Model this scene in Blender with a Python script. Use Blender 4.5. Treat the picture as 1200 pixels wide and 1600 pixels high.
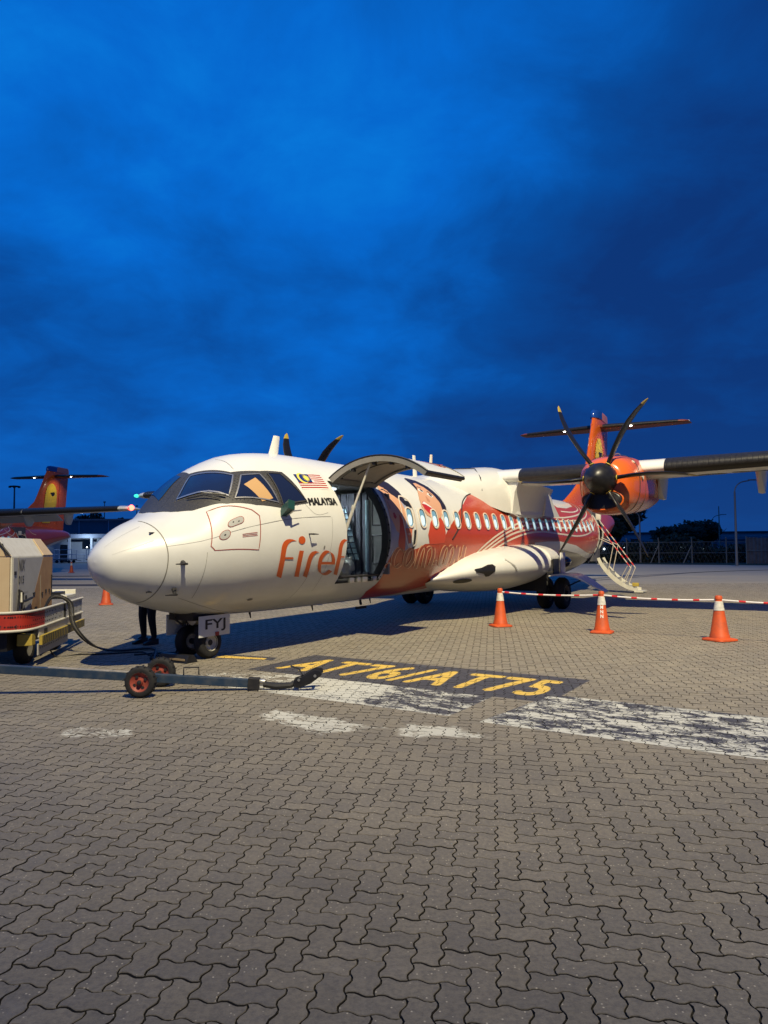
import bpy, bmesh, math, random
import numpy as np
from mathutils import Vector, Matrix, geometry, noise
random.seed(7); np.random.seed(7)
for o in list(bpy.data.objects): bpy.data.objects.remove(o, do_unlink=True)
scene = bpy.context.scene
C = scene.collection
R = math.radians

# ------------------------------------------------------------------ camera
CAM_H = 1.6465
cd = bpy.data.cameras.new("camera"); cam = bpy.data.objects.new("camera", cd); C.objects.link(cam)
scene.camera = cam
cd.sensor_fit = 'HORIZONTAL'; cd.sensor_width = 36.0; cd.lens = 36.0 * 1126.3 / 1200.0
cd.clip_start = 0.1; cd.clip_end = 3000
cam.matrix_world = Matrix.Translation((0, 0, CAM_H)) @ Matrix.Rotation(R(90) + 0.0494, 4, 'X') @ Matrix.Rotation(-0.0076, 4, 'Z')

# ------------------------------------------------------------------ dusk sky
world = bpy.data.worlds.new("World"); scene.world = world; world.use_nodes = True
wn = world.node_tree; wn.nodes.clear(); wl = wn.links
def wnode(t, **k):
    n = wn.nodes.new(t)
    for a, b in k.items(): setattr(n, a, b)
    return n
w_out = wnode('ShaderNodeOutputWorld'); w_bg = wnode('ShaderNodeBackground'); wl.new(w_bg.outputs[0], w_out.inputs[0])
w_tc = wnode('ShaderNodeTexCoord')
w_sep = wnode('ShaderNodeSeparateXYZ'); wl.new(w_tc.outputs['Generated'], w_sep.inputs[0])
# project the view direction on a cloud deck so that clouds flatten towards the horizon
def wmath(op, a, b=None, clamp=False):
    n = wnode('ShaderNodeMath', operation=op); n.use_clamp = clamp
    for i, v in enumerate((a, b)):
        if v is None: continue
        if isinstance(v, (int, float)): n.inputs[i].default_value = v
        else: wl.new(v, n.inputs[i])
    return n.outputs[0]
zc_ = wmath('MAXIMUM', w_sep.outputs[2], 0.0)
den = wmath('ADD', zc_, 0.28)
px_ = wmath('DIVIDE', w_sep.outputs[0], den); py_ = wmath('DIVIDE', w_sep.outputs[1], den)
w_cmb = wnode('ShaderNodeCombineXYZ'); wl.new(px_, w_cmb.inputs[0]); wl.new(py_, w_cmb.inputs[1])
def wnoise(scale, detail, loc=(0, 0, 0), rough=.5, dist=0.0):
    mp = wnode('ShaderNodeMapping'); mp.inputs['Location'].default_value = loc; wl.new(w_cmb.outputs[0], mp.inputs[0])
    n = wnode('ShaderNodeTexNoise'); n.inputs['Scale'].default_value = scale; n.inputs['Detail'].default_value = detail
    n.inputs['Roughness'].default_value = rough; n.inputs['Distortion'].default_value = dist
    wl.new(mp.outputs[0], n.inputs[0]); return n.outputs[0]
n1 = wnoise(1.15, 5, (3.1, 1.7, 0), .5, .25); n2 = wnoise(4.2, 9, (7.3, 2.2, 0), .62, .35); n3 = wnoise(0.45, 2, (1.0, 5.0, 0))
cl = wmath('ADD', wmath('MULTIPLY', n1, .62), wmath('MULTIPLY', n2, .25))
cl = wmath('ADD', cl, wmath('MULTIPLY', n3, .25))
# the afterglow side of the sky (left, -x) is brighter than the right
cl = wmath('ADD', cl, wmath('MULTIPLY', w_sep.outputs[0], -0.25))
# ... and the glow lies ahead of the camera, the sky behind it is deeper
cl = wmath('ADD', cl, wmath('SUBTRACT', wmath('MULTIPLY', w_sep.outputs[1], 0.13), 0.146))
cl = wmath('ADD', cl, wmath('MULTIPLY', wmath('MINIMUM', zc_, 0.62), 0.30))
ramp = wnode('ShaderNodeValToRGB'); wl.new(cl, ramp.inputs[0])
E_ = ramp.color_ramp.elements
E_[0].position = .46; E_[0].color = (.0040, .036, .185, 1)
E_[1].position = .93; E_[1].color = (.004, .27, .85, 1)
e = E_.new(.60); e.color = (.0024, .070, .33, 1)
e = E_.new(.74); e.color = (.0020, .140, .62, 1)
# low sky: dull blue above the ground line
hz = wmath('POWER', wmath('SUBTRACT', 1.0, zc_, True), 7.0, True)
mix = wnode('ShaderNodeMixRGB'); wl.new(wmath('MULTIPLY', hz, .85), mix.inputs[0]); wl.new(ramp.outputs[0], mix.inputs[1])
mix.inputs[2].default_value = (.008, .055, .235, 1)
wl.new(mix.outputs[0], w_bg.inputs[0]); w_bg.inputs[1].default_value = 1.0

# ------------------------------------------------------------------ apron floodlight (the place's own lamp mast, behind the photographer)
LAMP = Vector((7.7, -13.9, 36.0))
def floodlight(name, loc, target, watts, angle, blend, radius, col):
    ld = bpy.data.lights.new(name, 'SPOT'); ld.energy = watts; ld.spot_size = R(angle); ld.spot_blend = blend
    ld.shadow_soft_size = radius; ld.color = col
    lo = bpy.data.objects.new(name, ld); C.objects.link(lo); lo.location = loc
    lo.rotation_euler = (Vector(target) - Vector(loc)).to_track_quat('-Z', 'Y').to_euler(); return lo
floodlight("floodlight", LAMP, (4.0, 26.5, 0), 160000, 58.5, 1.0, 0.28, (1.0, .87, .58))

scene.view_settings.view_transform = 'Standard'; scene.view_settings.look = 'None'
scene.view_settings.gamma = 1.0; scene.view_settings.exposure = 0.0; scene.view_settings.use_curve_mapping = False
scene.cycles.max_bounces = 6; scene.cycles.use_denoising = True

# ------------------------------------------------------------------ helpers
def tag(o, label=None, cat=None, group=None, kind=None):
    if label: o['label'] = label
    if cat: o['category'] = cat
    if group: o['group'] = group
    if kind: o['kind'] = kind
    return o
def thing(name, label, cat, loc=(0, 0, 0), rz=0.0, group=None):
    o = bpy.data.objects.new(name, None); C.objects.link(o); o.location = loc; o.rotation_euler = (0, 0, rz)
    o.empty_display_size = .3
    return tag(o, label, cat, group)
def link(name, me, mats=None, parent=None, smooth=True, angle=35):
    if mats is not None:
        for m in (mats if isinstance(mats, (list, tuple)) else [mats]): me.materials.append(m)
    o = bpy.data.objects.new(name, me); C.objects.link(o)
    if parent is not None: o.parent = parent
    if smooth and len(me.polygons):
        me.polygons.foreach_set('use_smooth', [True] * len(me.polygons))
        me.update()
        try: me.set_sharp_from_angle(angle=R(angle))
        except Exception: pass
    return o
class MB:
    """collects shapes into one mesh; lists of (x, y, z)"""
    def __init__(s): s.v = []; s.f = []; s.mi = []; s.m = 0
    def add(s, vs, fs):
        b = len(s.v); s.v += [tuple(p) for p in vs]; s.f += [tuple(b + i for i in f) for f in fs]; s.mi += [s.m] * len(fs); return s
    def box(s, c, d, rot=None):
        hx, hy, hz_ = d[0] / 2, d[1] / 2, d[2] / 2
        vs = [Vector((x * hx, y * hy, z * hz_)) for x in (-1, 1) for y in (-1, 1) for z in (-1, 1)]
        if rot is not None: vs = [rot @ v for v in vs]
        vs = [v + Vector(c) for v in vs]
        return s.add(vs, [(0, 1, 3, 2), (4, 6, 7, 5), (0, 4, 5, 1), (2, 3, 7, 6), (0, 2, 6, 4), (1, 5, 7, 3)])
    def rings(s, rings, closed=True, caps=True):
        n = len(rings[0]); vs = [p for r in rings for p in r]; fs = []
        for i in range(len(rings) - 1):
            for j in range(n if closed else n - 1):
                k = (j + 1) % n; fs.append((i * n + j, i * n + k, (i + 1) * n + k, (i + 1) * n + j))
        if caps and closed:
            fs.append(tuple(reversed(range(n)))); fs.append(tuple((len(rings) - 1) * n + j for j in range(n)))
        return s.add(vs, fs)
    def tube(s, pts, r, n=8, caps=True):
        pts = [Vector(p) for p in pts]; rs = r if isinstance(r, (list, tuple)) else [r] * len(pts)
        rings = []; up = None
        for i, p in enumerate(pts):
            t = (pts[min(i + 1, len(pts) - 1)] - pts[max(i - 1, 0)]).normalized()
            if up is None:
                up = Vector((0, 0, 1)) if abs(t.z) < .9 else Vector((1, 0, 0))
            a = t.cross(up).normalized(); b = a.cross(t).normalized(); up = b
            rings.append([p + (a * math.cos(2 * math.pi * k / n) + b * math.sin(2 * math.pi * k / n)) * rs[i] for k in range(n)])
        return s.rings(rings, True, caps)
    def lathe(s, prof, o=(0, 0, 0), ax=(0, 0, 1), n=24, caps=True):
        """prof: (radius, distance along the axis)"""
        ax = Vector(ax).normalized(); a = ax.orthogonal().normalized(); b = ax.cross(a); o = Vector(o)
        rings = [[o + ax * h_ + (a * math.cos(2 * math.pi * k / n) + b * math.sin(2 * math.pi * k / n)) * max(r_, 1e-4) for k in range(n)] for r_, h_ in prof]
        return s.rings(rings, True, caps)
    def prism(s, poly, a, b, ext):
        """poly: list of 3D points; extruded by vector ext"""
        n = len(poly); e_ = Vector(ext); p = [Vector(q) for q in poly]
        vs = p + [q + e_ for q in p]
        fs = [tuple(reversed(range(n))), tuple(range(n, 2 * n))] + [(i, (i + 1) % n, n + (i + 1) % n, n + i) for i in range(n)]
        return s.add(vs, fs)
    def build(s, name, mats, parent=None, smooth=True, angle=35, recalc=True, bevel=0):
        me = bpy.data.meshes.new(name); me.from_pydata(s.v, [], s.f)
        if any(s.mi): me.polygons.foreach_set('material_index', s.mi)
        if recalc or bevel:
            bm = bmesh.new(); bm.from_mesh(me); bmesh.ops.recalc_face_normals(bm, faces=bm.faces)
            if bevel:
                es = [e for e in bm.edges if len(e.link_faces) == 2 and e.calc_face_angle(0) > .6]
                bmesh.ops.bevel(bm, geom=es, offset=bevel, segments=2, profile=.6, affect='EDGES')
            bm.to_mesh(me); bm.free()
        me.update()
        return link(name, me, mats, parent, smooth, angle)
def copy_tree(o, parent=None, skip=()):
    c = o.copy(); C.objects.link(c); c.parent = parent
    for ch in list(o.children):
        if ch.get('label') not in skip and not any(ch.name.startswith(s_) for s_ in skip): copy_tree(ch, c, skip)
    return c

# ------------------------------------------------------------------ materials
def mat(name, col, rough=.5, metal=0.0, noise_amt=0.0, nscale=8.0, coat=0.0, bump=0.0, bscale=60.0, emit=None, estr=0.0, spec=.5, tint=None):
    m = bpy.data.materials.new(name); m.use_nodes = True; nt = m.node_tree; b = nt.nodes['Principled BSDF']
    b.inputs['Base Color'].default_value = (*col, 1); b.inputs['Roughness'].default_value = rough; b.inputs['Metallic'].default_value = metal
    b.inputs['Coat Weight'].default_value = coat; b.inputs['Coat Roughness'].default_value = .12; b.inputs['Specular IOR Level'].default_value = spec
    tc = nt.nodes.new('ShaderNodeTexCoord')
    if noise_amt:
        n = nt.nodes.new('ShaderNodeTexNoise'); n.inputs['Scale'].default_value = nscale; n.inputs['Detail'].default_value = 6; n.inputs['Roughness'].default_value = .65
        nt.links.new(tc.outputs['Object'], n.inputs[0])
        mx = nt.nodes.new('ShaderNodeMixRGB'); r_ = nt.nodes.new('ShaderNodeMapRange'); r_.inputs[1].default_value = .42; r_.inputs[2].default_value = .78
        nt.links.new(n.outputs[0], r_.inputs[0])
        ml = nt.nodes.new('ShaderNodeMath'); ml.operation = 'MULTIPLY'; ml.inputs[1].default_value = noise_amt; nt.links.new(r_.outputs[0], ml.inputs[0])
        nt.links.new(ml.outputs[0], mx.inputs[0]); mx.inputs[1].default_value = (*col, 1)
        t = tint or tuple(c * .45 for c in col); mx.inputs[2].default_value = (*t, 1)
        nt.links.new(mx.outputs[0], b.inputs['Base Color'])
        rr = nt.nodes.new('ShaderNodeMapRange'); rr.inputs[3].default_value = max(rough - .08, .02); rr.inputs[4].default_value = min(rough + .15, 1)
        nt.links.new(n.outputs[0], rr.inputs[0]); nt.links.new(rr.outputs[0], b.inputs['Roughness'])
    if bump:
        n2_ = nt.nodes.new('ShaderNodeTexNoise'); n2_.inputs['Scale'].default_value = bscale; n2_.inputs['Detail'].default_value = 4
        nt.links.new(tc.outputs['Object'], n2_.inputs[0])
        bp = nt.nodes.new('ShaderNodeBump'); bp.inputs['Strength'].default_value = bump; bp.inputs['Distance'].default_value = .01
        nt.links.new(n2_.outputs[0], bp.inputs['Height']); nt.links.new(bp.outputs[0], b.inputs['Normal'])
    if emit: b.inputs['Emission Color'].default_value = (*emit, 1); b.inputs['Emission Strength'].default_value = estr
    return m
M = {}
M['white'] = mat('aircraft_white', (.74, .74, .70), .30, noise_amt=.42, nscale=1.4, coat=.35, tint=(.56, .555, .51), bump=.05, bscale=2.2)
M['radome'] = mat('radome_white', (.74, .74, .70), .26, coat=.4, noise_amt=.15, nscale=2, tint=(.62, .61, .57))
M['red'] = mat('livery_red', (.52, .062, .018), .28, noise_amt=.25, nscale=1.6, coat=.4, tint=(.36, .04, .018))
M['red_dark'] = mat('livery_dark_red', (.20, .022, .012), .3, coat=.3, noise_amt=.2, nscale=2)
M['orange'] = mat('livery_orange', (.70, .125, .012), .24, coat=.5, noise_amt=.12, nscale=3)
M['orange_line'] = mat('livery_orange_line', (.88, .50, .28), .4)
M['letter'] = mat('letter_orange', (.62, .10, .014), .35, coat=.2)
M['livery_line'] = mat('livery_white_line', (.76, .66, .55), .35, coat=.2)
M['yellow'] = mat('fin_yellow', (.72, .50, .02), .3, coat=.4)
M['black'] = mat('black_paint', (.012, .012, .014), .38, noise_amt=.3, nscale=9, tint=(.035, .035, .035))
M['boot'] = mat('deicing_boot_rubber', (.016, .015, .014), .34, noise_amt=.35, nscale=14, tint=(.05, .048, .045), bump=.08, bscale=40)
M['spinner'] = mat('spinner_black', (.010, .010, .012), .36, noise_amt=.5, nscale=10, tint=(.022, .022, .026))
M['rubber'] = mat('tyre_rubber', (.014, .014, .015), .75, noise_amt=.5, nscale=18, tint=(.04, .038, .034), bump=.15, bscale=50)
M['dark'] = mat('dark_metal', (.03, .03, .032), .5, .3, noise_amt=.4, nscale=20, tint=(.08, .07, .06))
M['grey'] = mat('grey_panel', (.22, .21, .19), .55, noise_amt=.35, nscale=7)
M['greyl'] = mat('light_grey_panel', (.42, .42, .40), .5, noise_amt=.35, nscale=9)
M['seam'] = mat('panel_seam', (.22, .21, .18), .6)
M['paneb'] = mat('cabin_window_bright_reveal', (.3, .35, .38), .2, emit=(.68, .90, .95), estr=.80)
M['frame'] = mat('windscreen_frame', (.035, .034, .034), .45, noise_amt=.6, nscale=60, tint=(.12, .11, .09))
M['metal'] = mat('bare_metal', (.55, .54, .50), .3, .85, noise_amt=.3, nscale=20)
M['glass'] = mat('cockpit_glass', (.012, .018, .045), .06, coat=.6, spec=.8)
M['pane'] = mat('cabin_window_pane', (.10, .16, .20), .12, emit=(.22, .50, .62), estr=.50)
M['blade'] = mat('propeller_blade', (.010, .010, .011), .32, noise_amt=.3, nscale=12)
M['skin'] = mat('printed_skin_tone', (.66, .36, .22), .4); M['hair'] = mat('printed_hair', (.022, .018, .032), .4)
M['lip'] = mat('printed_lips', (.50, .03, .03), .4); M['scarf'] = mat('printed_scarf', (.60, .07, .03), .4)
M['shade_print'] = mat('printed_pale_blue', (.36, .36, .46), .4)
M['flagblue'] = mat('flag_blue', (.012, .03, .16), .4); M['flagred'] = mat('flag_red', (.42, .035, .02), .4); M['flagyellow'] = mat('flag_yellow', (.80, .68, .12), .4)
M['printwhite'] = mat('print_white', (.78, .78, .74), .4)
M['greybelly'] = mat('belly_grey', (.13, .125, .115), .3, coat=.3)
M['tan'] = mat('paper_tan', (.50, .30, .13), .7)
M['net'] = mat('cargo_net', (.02, .03, .045), .8); M['liner'] = mat('cargo_liner_blue', (.30, .42, .46), .6, noise_amt=.4, nscale=10)
M['curtain'] = mat('cargo_curtain', (.10, .10, .12), .8, noise_amt=.5, nscale=9)
M['bag'] = mat('plastic_wrapped_bag', (.55, .52, .42), .35, noise_amt=.6, nscale=14, bump=.6, bscale=18)
M['cone'] = mat('cone_orange', (.60, .090, .016), .5, noise_amt=.75, nscale=7, tint=(.26, .055, .028))
M['cone_white'] = mat('cone_white_band', (.68, .66, .60), .45, noise_amt=.7, nscale=20)
M['tapered'] = mat('tape_red', (.62, .03, .03), .4); M['tapewhite'] = mat('tape_white', (.78, .74, .70), .4)
M['beige'] = mat('cart_beige', (.60, .46, .28), .5, noise_amt=.35, nscale=3.5, tint=(.42, .28, .15))
M['cartgrey'] = mat('cart_grey_white', (.46, .45, .43), .5, noise_amt=.5, nscale=4, tint=(.34, .32, .30))
M['cartwhite'] = mat('cart_white', (.70, .68, .58), .45, noise_amt=.5, nscale=7, tint=(.40, .36, .28))
M['cartbrown'] = mat('cart_tan_side', (.42, .25, .12), .55, noise_amt=.6, nscale=4, tint=(.24, .12, .06))
M['cartred'] = mat('cart_red', (.45, .035, .02), .45, noise_amt=.5, nscale=9, tint=(.2, .02, .02))
M['hazy'] = mat('hazard_yellow', (.50, .37, .06), .6, noise_amt=.6, nscale=12)
M['bluebar'] = mat('towbar_blue', (.022, .045, .085), .4, noise_amt=.7, nscale=9, tint=(.10, .11, .12))
M['wheelred'] = mat('wheel_red', (.36, .07, .045), .55, noise_amt=.6, nscale=16, tint=(.12, .04, .03))
M['wood'] = mat('chock_wood', (.26, .19, .11), .8)
M['cloth'] = mat('dark_trousers', (.012, .012, .016), .85, noise_amt=.4, nscale=20); M['shirt'] = mat('work_shirt', (.05, .06, .10), .8)
M['face'] = mat('person_skin', (.32, .19, .12), .55)
M['hidden_hair'] = mat('black_hair', (.01, .009, .008), .6)
M['redlamp'] = mat('red_nav_lamp', (.4, .01, .01), .3, emit=(1.0, .10, .06), estr=8)
M['redglass'] = mat('red_lamp_glass', (.4, .01, .01), .3, emit=(1.0, .05, .04), estr=4.0)
M['greenlamp'] = mat('green_nav_lamp', (.02, .4, .3), .3, emit=(.05, 1.0, .62), estr=1.3)
M['cabinlamp'] = mat('cabin_lamp', (.8, .8, .8), .3, emit=(.80, .94, 1.0), estr=4)
M['whitelamp'] = mat('white_lamp', (.8, .8, .8), .3, emit=(1.0, .90, .74), estr=12)
M['farlamp'] = mat('far_lamp', (.8, .8, .8), .3, emit=(.75, .9, 1.0), estr=7)
for k_ in ('whitelamp', 'farlamp', 'redlamp', 'redglass', 'greenlamp', 'pane', 'paneb'): M[k_].cycles.emission_sampling = 'NONE'
FU=[-.05,-.035,.01,.13,.3,.5,.75,1.0,1.2,1.45,1.7,2.0,2.4,2.9,3.4,4.0,17.0,18.0,19.0,20.0,21.0,22.0,23.0,24.0,25.0,26.0,26.8,27.17]
FT=[1.48,1.575,1.655,1.775,1.895,2.01,2.105,2.205,2.38,2.665,2.85,3.01,3.16,3.24,3.275,3.285,3.285,3.285,3.285,3.285,3.28,3.27,3.26,3.22,3.16,3.06,2.92,2.72]
FB=[1.48,1.37,1.27,1.13,1.04,.94,.85,.78,.73,.685,.65,.63,.61,.60,.592,.59,.59,.62,.70,.84,1.03,1.26,1.50,1.74,1.98,2.22,2.42,2.56]
FW=[0.002,.135,.23,.36,.50,.64,.79,.915,.995,1.08,1.16,1.23,1.31,1.37,1.395,1.40,1.40,1.395,1.37,1.31,1.22,1.10,.95,.78,.59,.40,.22,.05]
FC=[1.48,1.48,1.48,1.49,1.50,1.53,1.57,1.62,1.66,1.72,1.77,1.82,1.88,1.92,1.945,1.955,1.955,1.965,2.0,2.06,2.14,2.25,2.36,2.47,2.56,2.64,2.67,2.64]
def _cr(xs,ys,x):
    n=len(xs)
    if x<=xs[0]: return ys[0]
    if x>=xs[-1]: return ys[-1]
    i=0
    while xs[i+1]<x: i+=1
    h=xs[i+1]-xs[i]; t=(x-xs[i])/h
    d=(ys[i+1]-ys[i])/h
    dl=(ys[i]-ys[i-1])/(xs[i]-xs[i-1]) if i>0 else d
    dr=(ys[i+2]-ys[i+1])/(xs[i+2]-xs[i+1]) if i+2<n else d
    m0=0 if dl*d<=0 else 2*dl*d/(dl+d)
    m1=0 if dr*d<=0 else 2*dr*d/(dr+d)
    if i==0: m0=d*1.5
    t2=t*t;t3=t2*t
    return (2*t3-3*t2+1)*ys[i]+(t3-2*t2+t)*h*m0+(-2*t3+3*t2)*ys[i+1]+(t3-t2)*h*m1
_cache={}
def fsec(u):
    k=round(u,4)
    if k not in _cache: _cache[k]=(_cr(FU,FT,u),_cr(FU,FB,u),_cr(FU,FW,u),_cr(FU,FC,u))
    return _cache[k]
def fpt(u,ph,off=0.0):
    """(u, v, z) on the fuselage skin; ph in degrees from the port waist upwards"""
    zt,zb,w,zc=fsec(u); a=math.radians(ph); c,s=math.cos(a),math.sin(a)
    hz=(zt-zc) if s>=0 else (zc-zb)
    v=w*c; z=zc+hz*s
    if off:
        nx,nz=c*hz,s*w; l=math.hypot(nx,nz) or 1
        v+=off*nx/l; z+=off*nz/l
        if u<3.5:
            e=.01; zt2,zb2,w2,zc2=fsec(u+e); sl=((w2-w)*abs(c)+((zt2-zt) if s>=0 else (zb-zb2))*abs(s))/e
            u-=off*min(sl,2)/math.hypot(1,min(sl,2))
    return (u,v,z)
FIRE= [[[2.44,-4.5,2.54,-6.1],[2.422,-4.4,2.524,-6.1],[2.399,-4.2,2.499,-5.9],[2.371,-4.1,2.471,-5.8],[2.349,-4.1,2.446,-5.8],[2.327,-4.2,2.427,-6.0],[2.308,-4.5,2.406,-6.3],[2.292,-4.9,2.389,-6.7],[2.276,-5.4,2.374,-7.2],[2.266,-5.9,2.361,-7.8],[2.257,-6.6,2.354,-8.5],[2.25,-7.4,2.347,-9.2],[2.246,-8.3,2.343,-10.2],[2.242,-9.3,2.341,-11.2],[2.243,-10.5,2.342,-12.4],[2.244,-11.8,2.343,-13.7],[2.245,-13.2,2.346,-15.0],[2.248,-14.5,2.349,-16.3],[2.249,-15.8,2.354,-17.7],[2.253,-17.3,2.358,-19.2],[2.256,-19.2,2.363,-21.1],[2.262,-21.8,2.373,-23.8],[2.275,-25.1,2.387,-27.0],[2.289,-28.3,2.406,-30.2],[2.303,-30.5,2.423,-32.6]],[[2.336,-16.5,2.36,-17.9],[2.394,-16.7,2.418,-18.2],[2.453,-16.9,2.476,-18.4],[2.511,-17.1,2.535,-18.6]],[[2.619,-12.8,2.716,-13.3],[2.618,-13.4,2.715,-14.0],[2.618,-14.3,2.715,-14.9],[2.618,-15.7,2.717,-16.3],[2.621,-17.6,2.72,-18.2],[2.628,-20.8,2.729,-21.4],[2.648,-25.0,2.749,-25.6],[2.673,-29.2,2.778,-29.9],[2.699,-32.3,2.806,-32.9]],[[2.996,-14.0,3.099,-15.3],[2.981,-14.0,3.085,-15.3],[2.963,-14.1,3.066,-15.4],[2.942,-14.2,3.043,-15.4],[2.924,-14.4,3.025,-15.7],[2.906,-14.7,3.009,-16.0],[2.89,-15.2,2.992,-16.5],[2.876,-15.7,2.979,-17.1],[2.865,-16.4,2.968,-17.8],[2.857,-17.2,2.959,-18.6],[2.853,-18.2,2.956,-19.5],[2.852,-19.3,2.955,-20.6],[2.851,-20.4,2.956,-21.7],[2.853,-21.5,2.959,-22.9],[2.856,-22.8,2.965,-24.2],[2.862,-24.1,2.97,-25.5],[2.867,-25.5,2.977,-27.0],[2.874,-27.3,2.985,-28.8],[2.881,-29.3,2.995,-30.8],[2.889,-31.1,3.006,-32.7],[2.896,-32.4,3.014,-34.0]],[[3.201,-22.3,3.238,-24.3],[3.308,-22.5,3.345,-24.5],[3.417,-22.7,3.459,-24.7],[3.531,-22.9,3.573,-24.9]],[[3.499,-23.6,3.611,-25.3],[3.494,-22.9,3.606,-24.6],[3.489,-22.0,3.599,-23.6],[3.482,-21.0,3.59,-22.6],[3.469,-19.9,3.577,-21.5],[3.452,-18.9,3.558,-20.4],[3.43,-17.8,3.534,-19.3],[3.405,-16.7,3.509,-18.2],[3.379,-15.8,3.481,-17.3],[3.351,-15.2,3.451,-16.6],[3.318,-14.6,3.418,-16.1],[3.284,-14.3,3.382,-15.8],[3.255,-14.2,3.353,-15.7],[3.228,-14.3,3.326,-15.9],[3.204,-14.7,3.299,-16.3],[3.182,-15.3,3.277,-16.8],[3.163,-16.0,3.26,-17.5],[3.149,-16.7,3.244,-18.2],[3.137,-17.5,3.234,-19.0],[3.129,-18.3,3.226,-19.9],[3.125,-19.4,3.222,-20.9],[3.126,-20.5,3.225,-22.2],[3.13,-21.9,3.23,-23.5],[3.138,-23.2,3.239,-24.9],[3.149,-24.5,3.252,-26.2],[3.161,-25.7,3.268,-27.4],[3.178,-26.9,3.285,-28.6],[3.198,-28.0,3.307,-29.8],[3.219,-29.0,3.33,-30.7],[3.24,-29.7,3.354,-31.5],[3.265,-30.4,3.381,-32.2],[3.291,-30.9,3.408,-32.8],[3.318,-31.3,3.435,-33.1],[3.345,-31.5,3.465,-33.3],[3.374,-31.5,3.494,-33.3],[3.401,-31.3,3.521,-33.2],[3.426,-31.1,3.546,-32.9],[3.449,-30.6,3.569,-32.4],[3.471,-29.9,3.591,-31.7],[3.489,-29.2,3.607,-31.0],[3.501,-28.7,3.621,-30.5]],[[3.715,-6.6,3.82,-7.4],[3.7,-6.8,3.803,-7.6],[3.677,-7.1,3.78,-7.9],[3.651,-7.5,3.756,-8.3],[3.631,-8.0,3.736,-8.9],[3.618,-8.7,3.721,-9.5],[3.606,-9.4,3.709,-10.3],[3.597,-10.3,3.702,-11.2],[3.592,-11.4,3.697,-12.3],[3.59,-12.6,3.697,-13.5],[3.596,-13.9,3.702,-14.9],[3.601,-15.4,3.708,-16.3],[3.608,-16.9,3.715,-17.8],[3.612,-18.3,3.721,-19.3],[3.616,-19.7,3.727,-20.7],[3.621,-21.3,3.732,-22.3],[3.628,-23.0,3.743,-24.1],[3.643,-25.4,3.757,-26.5],[3.662,-28.2,3.781,-29.4],[3.685,-30.9,3.806,-32.1],[3.706,-32.9,3.827,-34.1]],[[3.648,-18.8,3.678,-20.0],[3.7,-18.8,3.733,-20.0],[3.754,-18.9,3.787,-20.1],[3.811,-19.0,3.841,-20.1]]]
FDOT= [(2.719,-5.9),(2.718,-6.8),(2.709,-7.5),(2.695,-8.1),(2.674,-8.4),(2.652,-8.5),(2.628,-8.2),(2.607,-7.8),(2.588,-7.1),(2.574,-6.3),(2.57,-5.5),(2.571,-4.7),(2.58,-3.9),(2.595,-3.4),(2.616,-3.1),(2.638,-3.0),(2.662,-3.2),(2.684,-3.7),(2.7,-4.3),(2.713,-5.1)]
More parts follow.
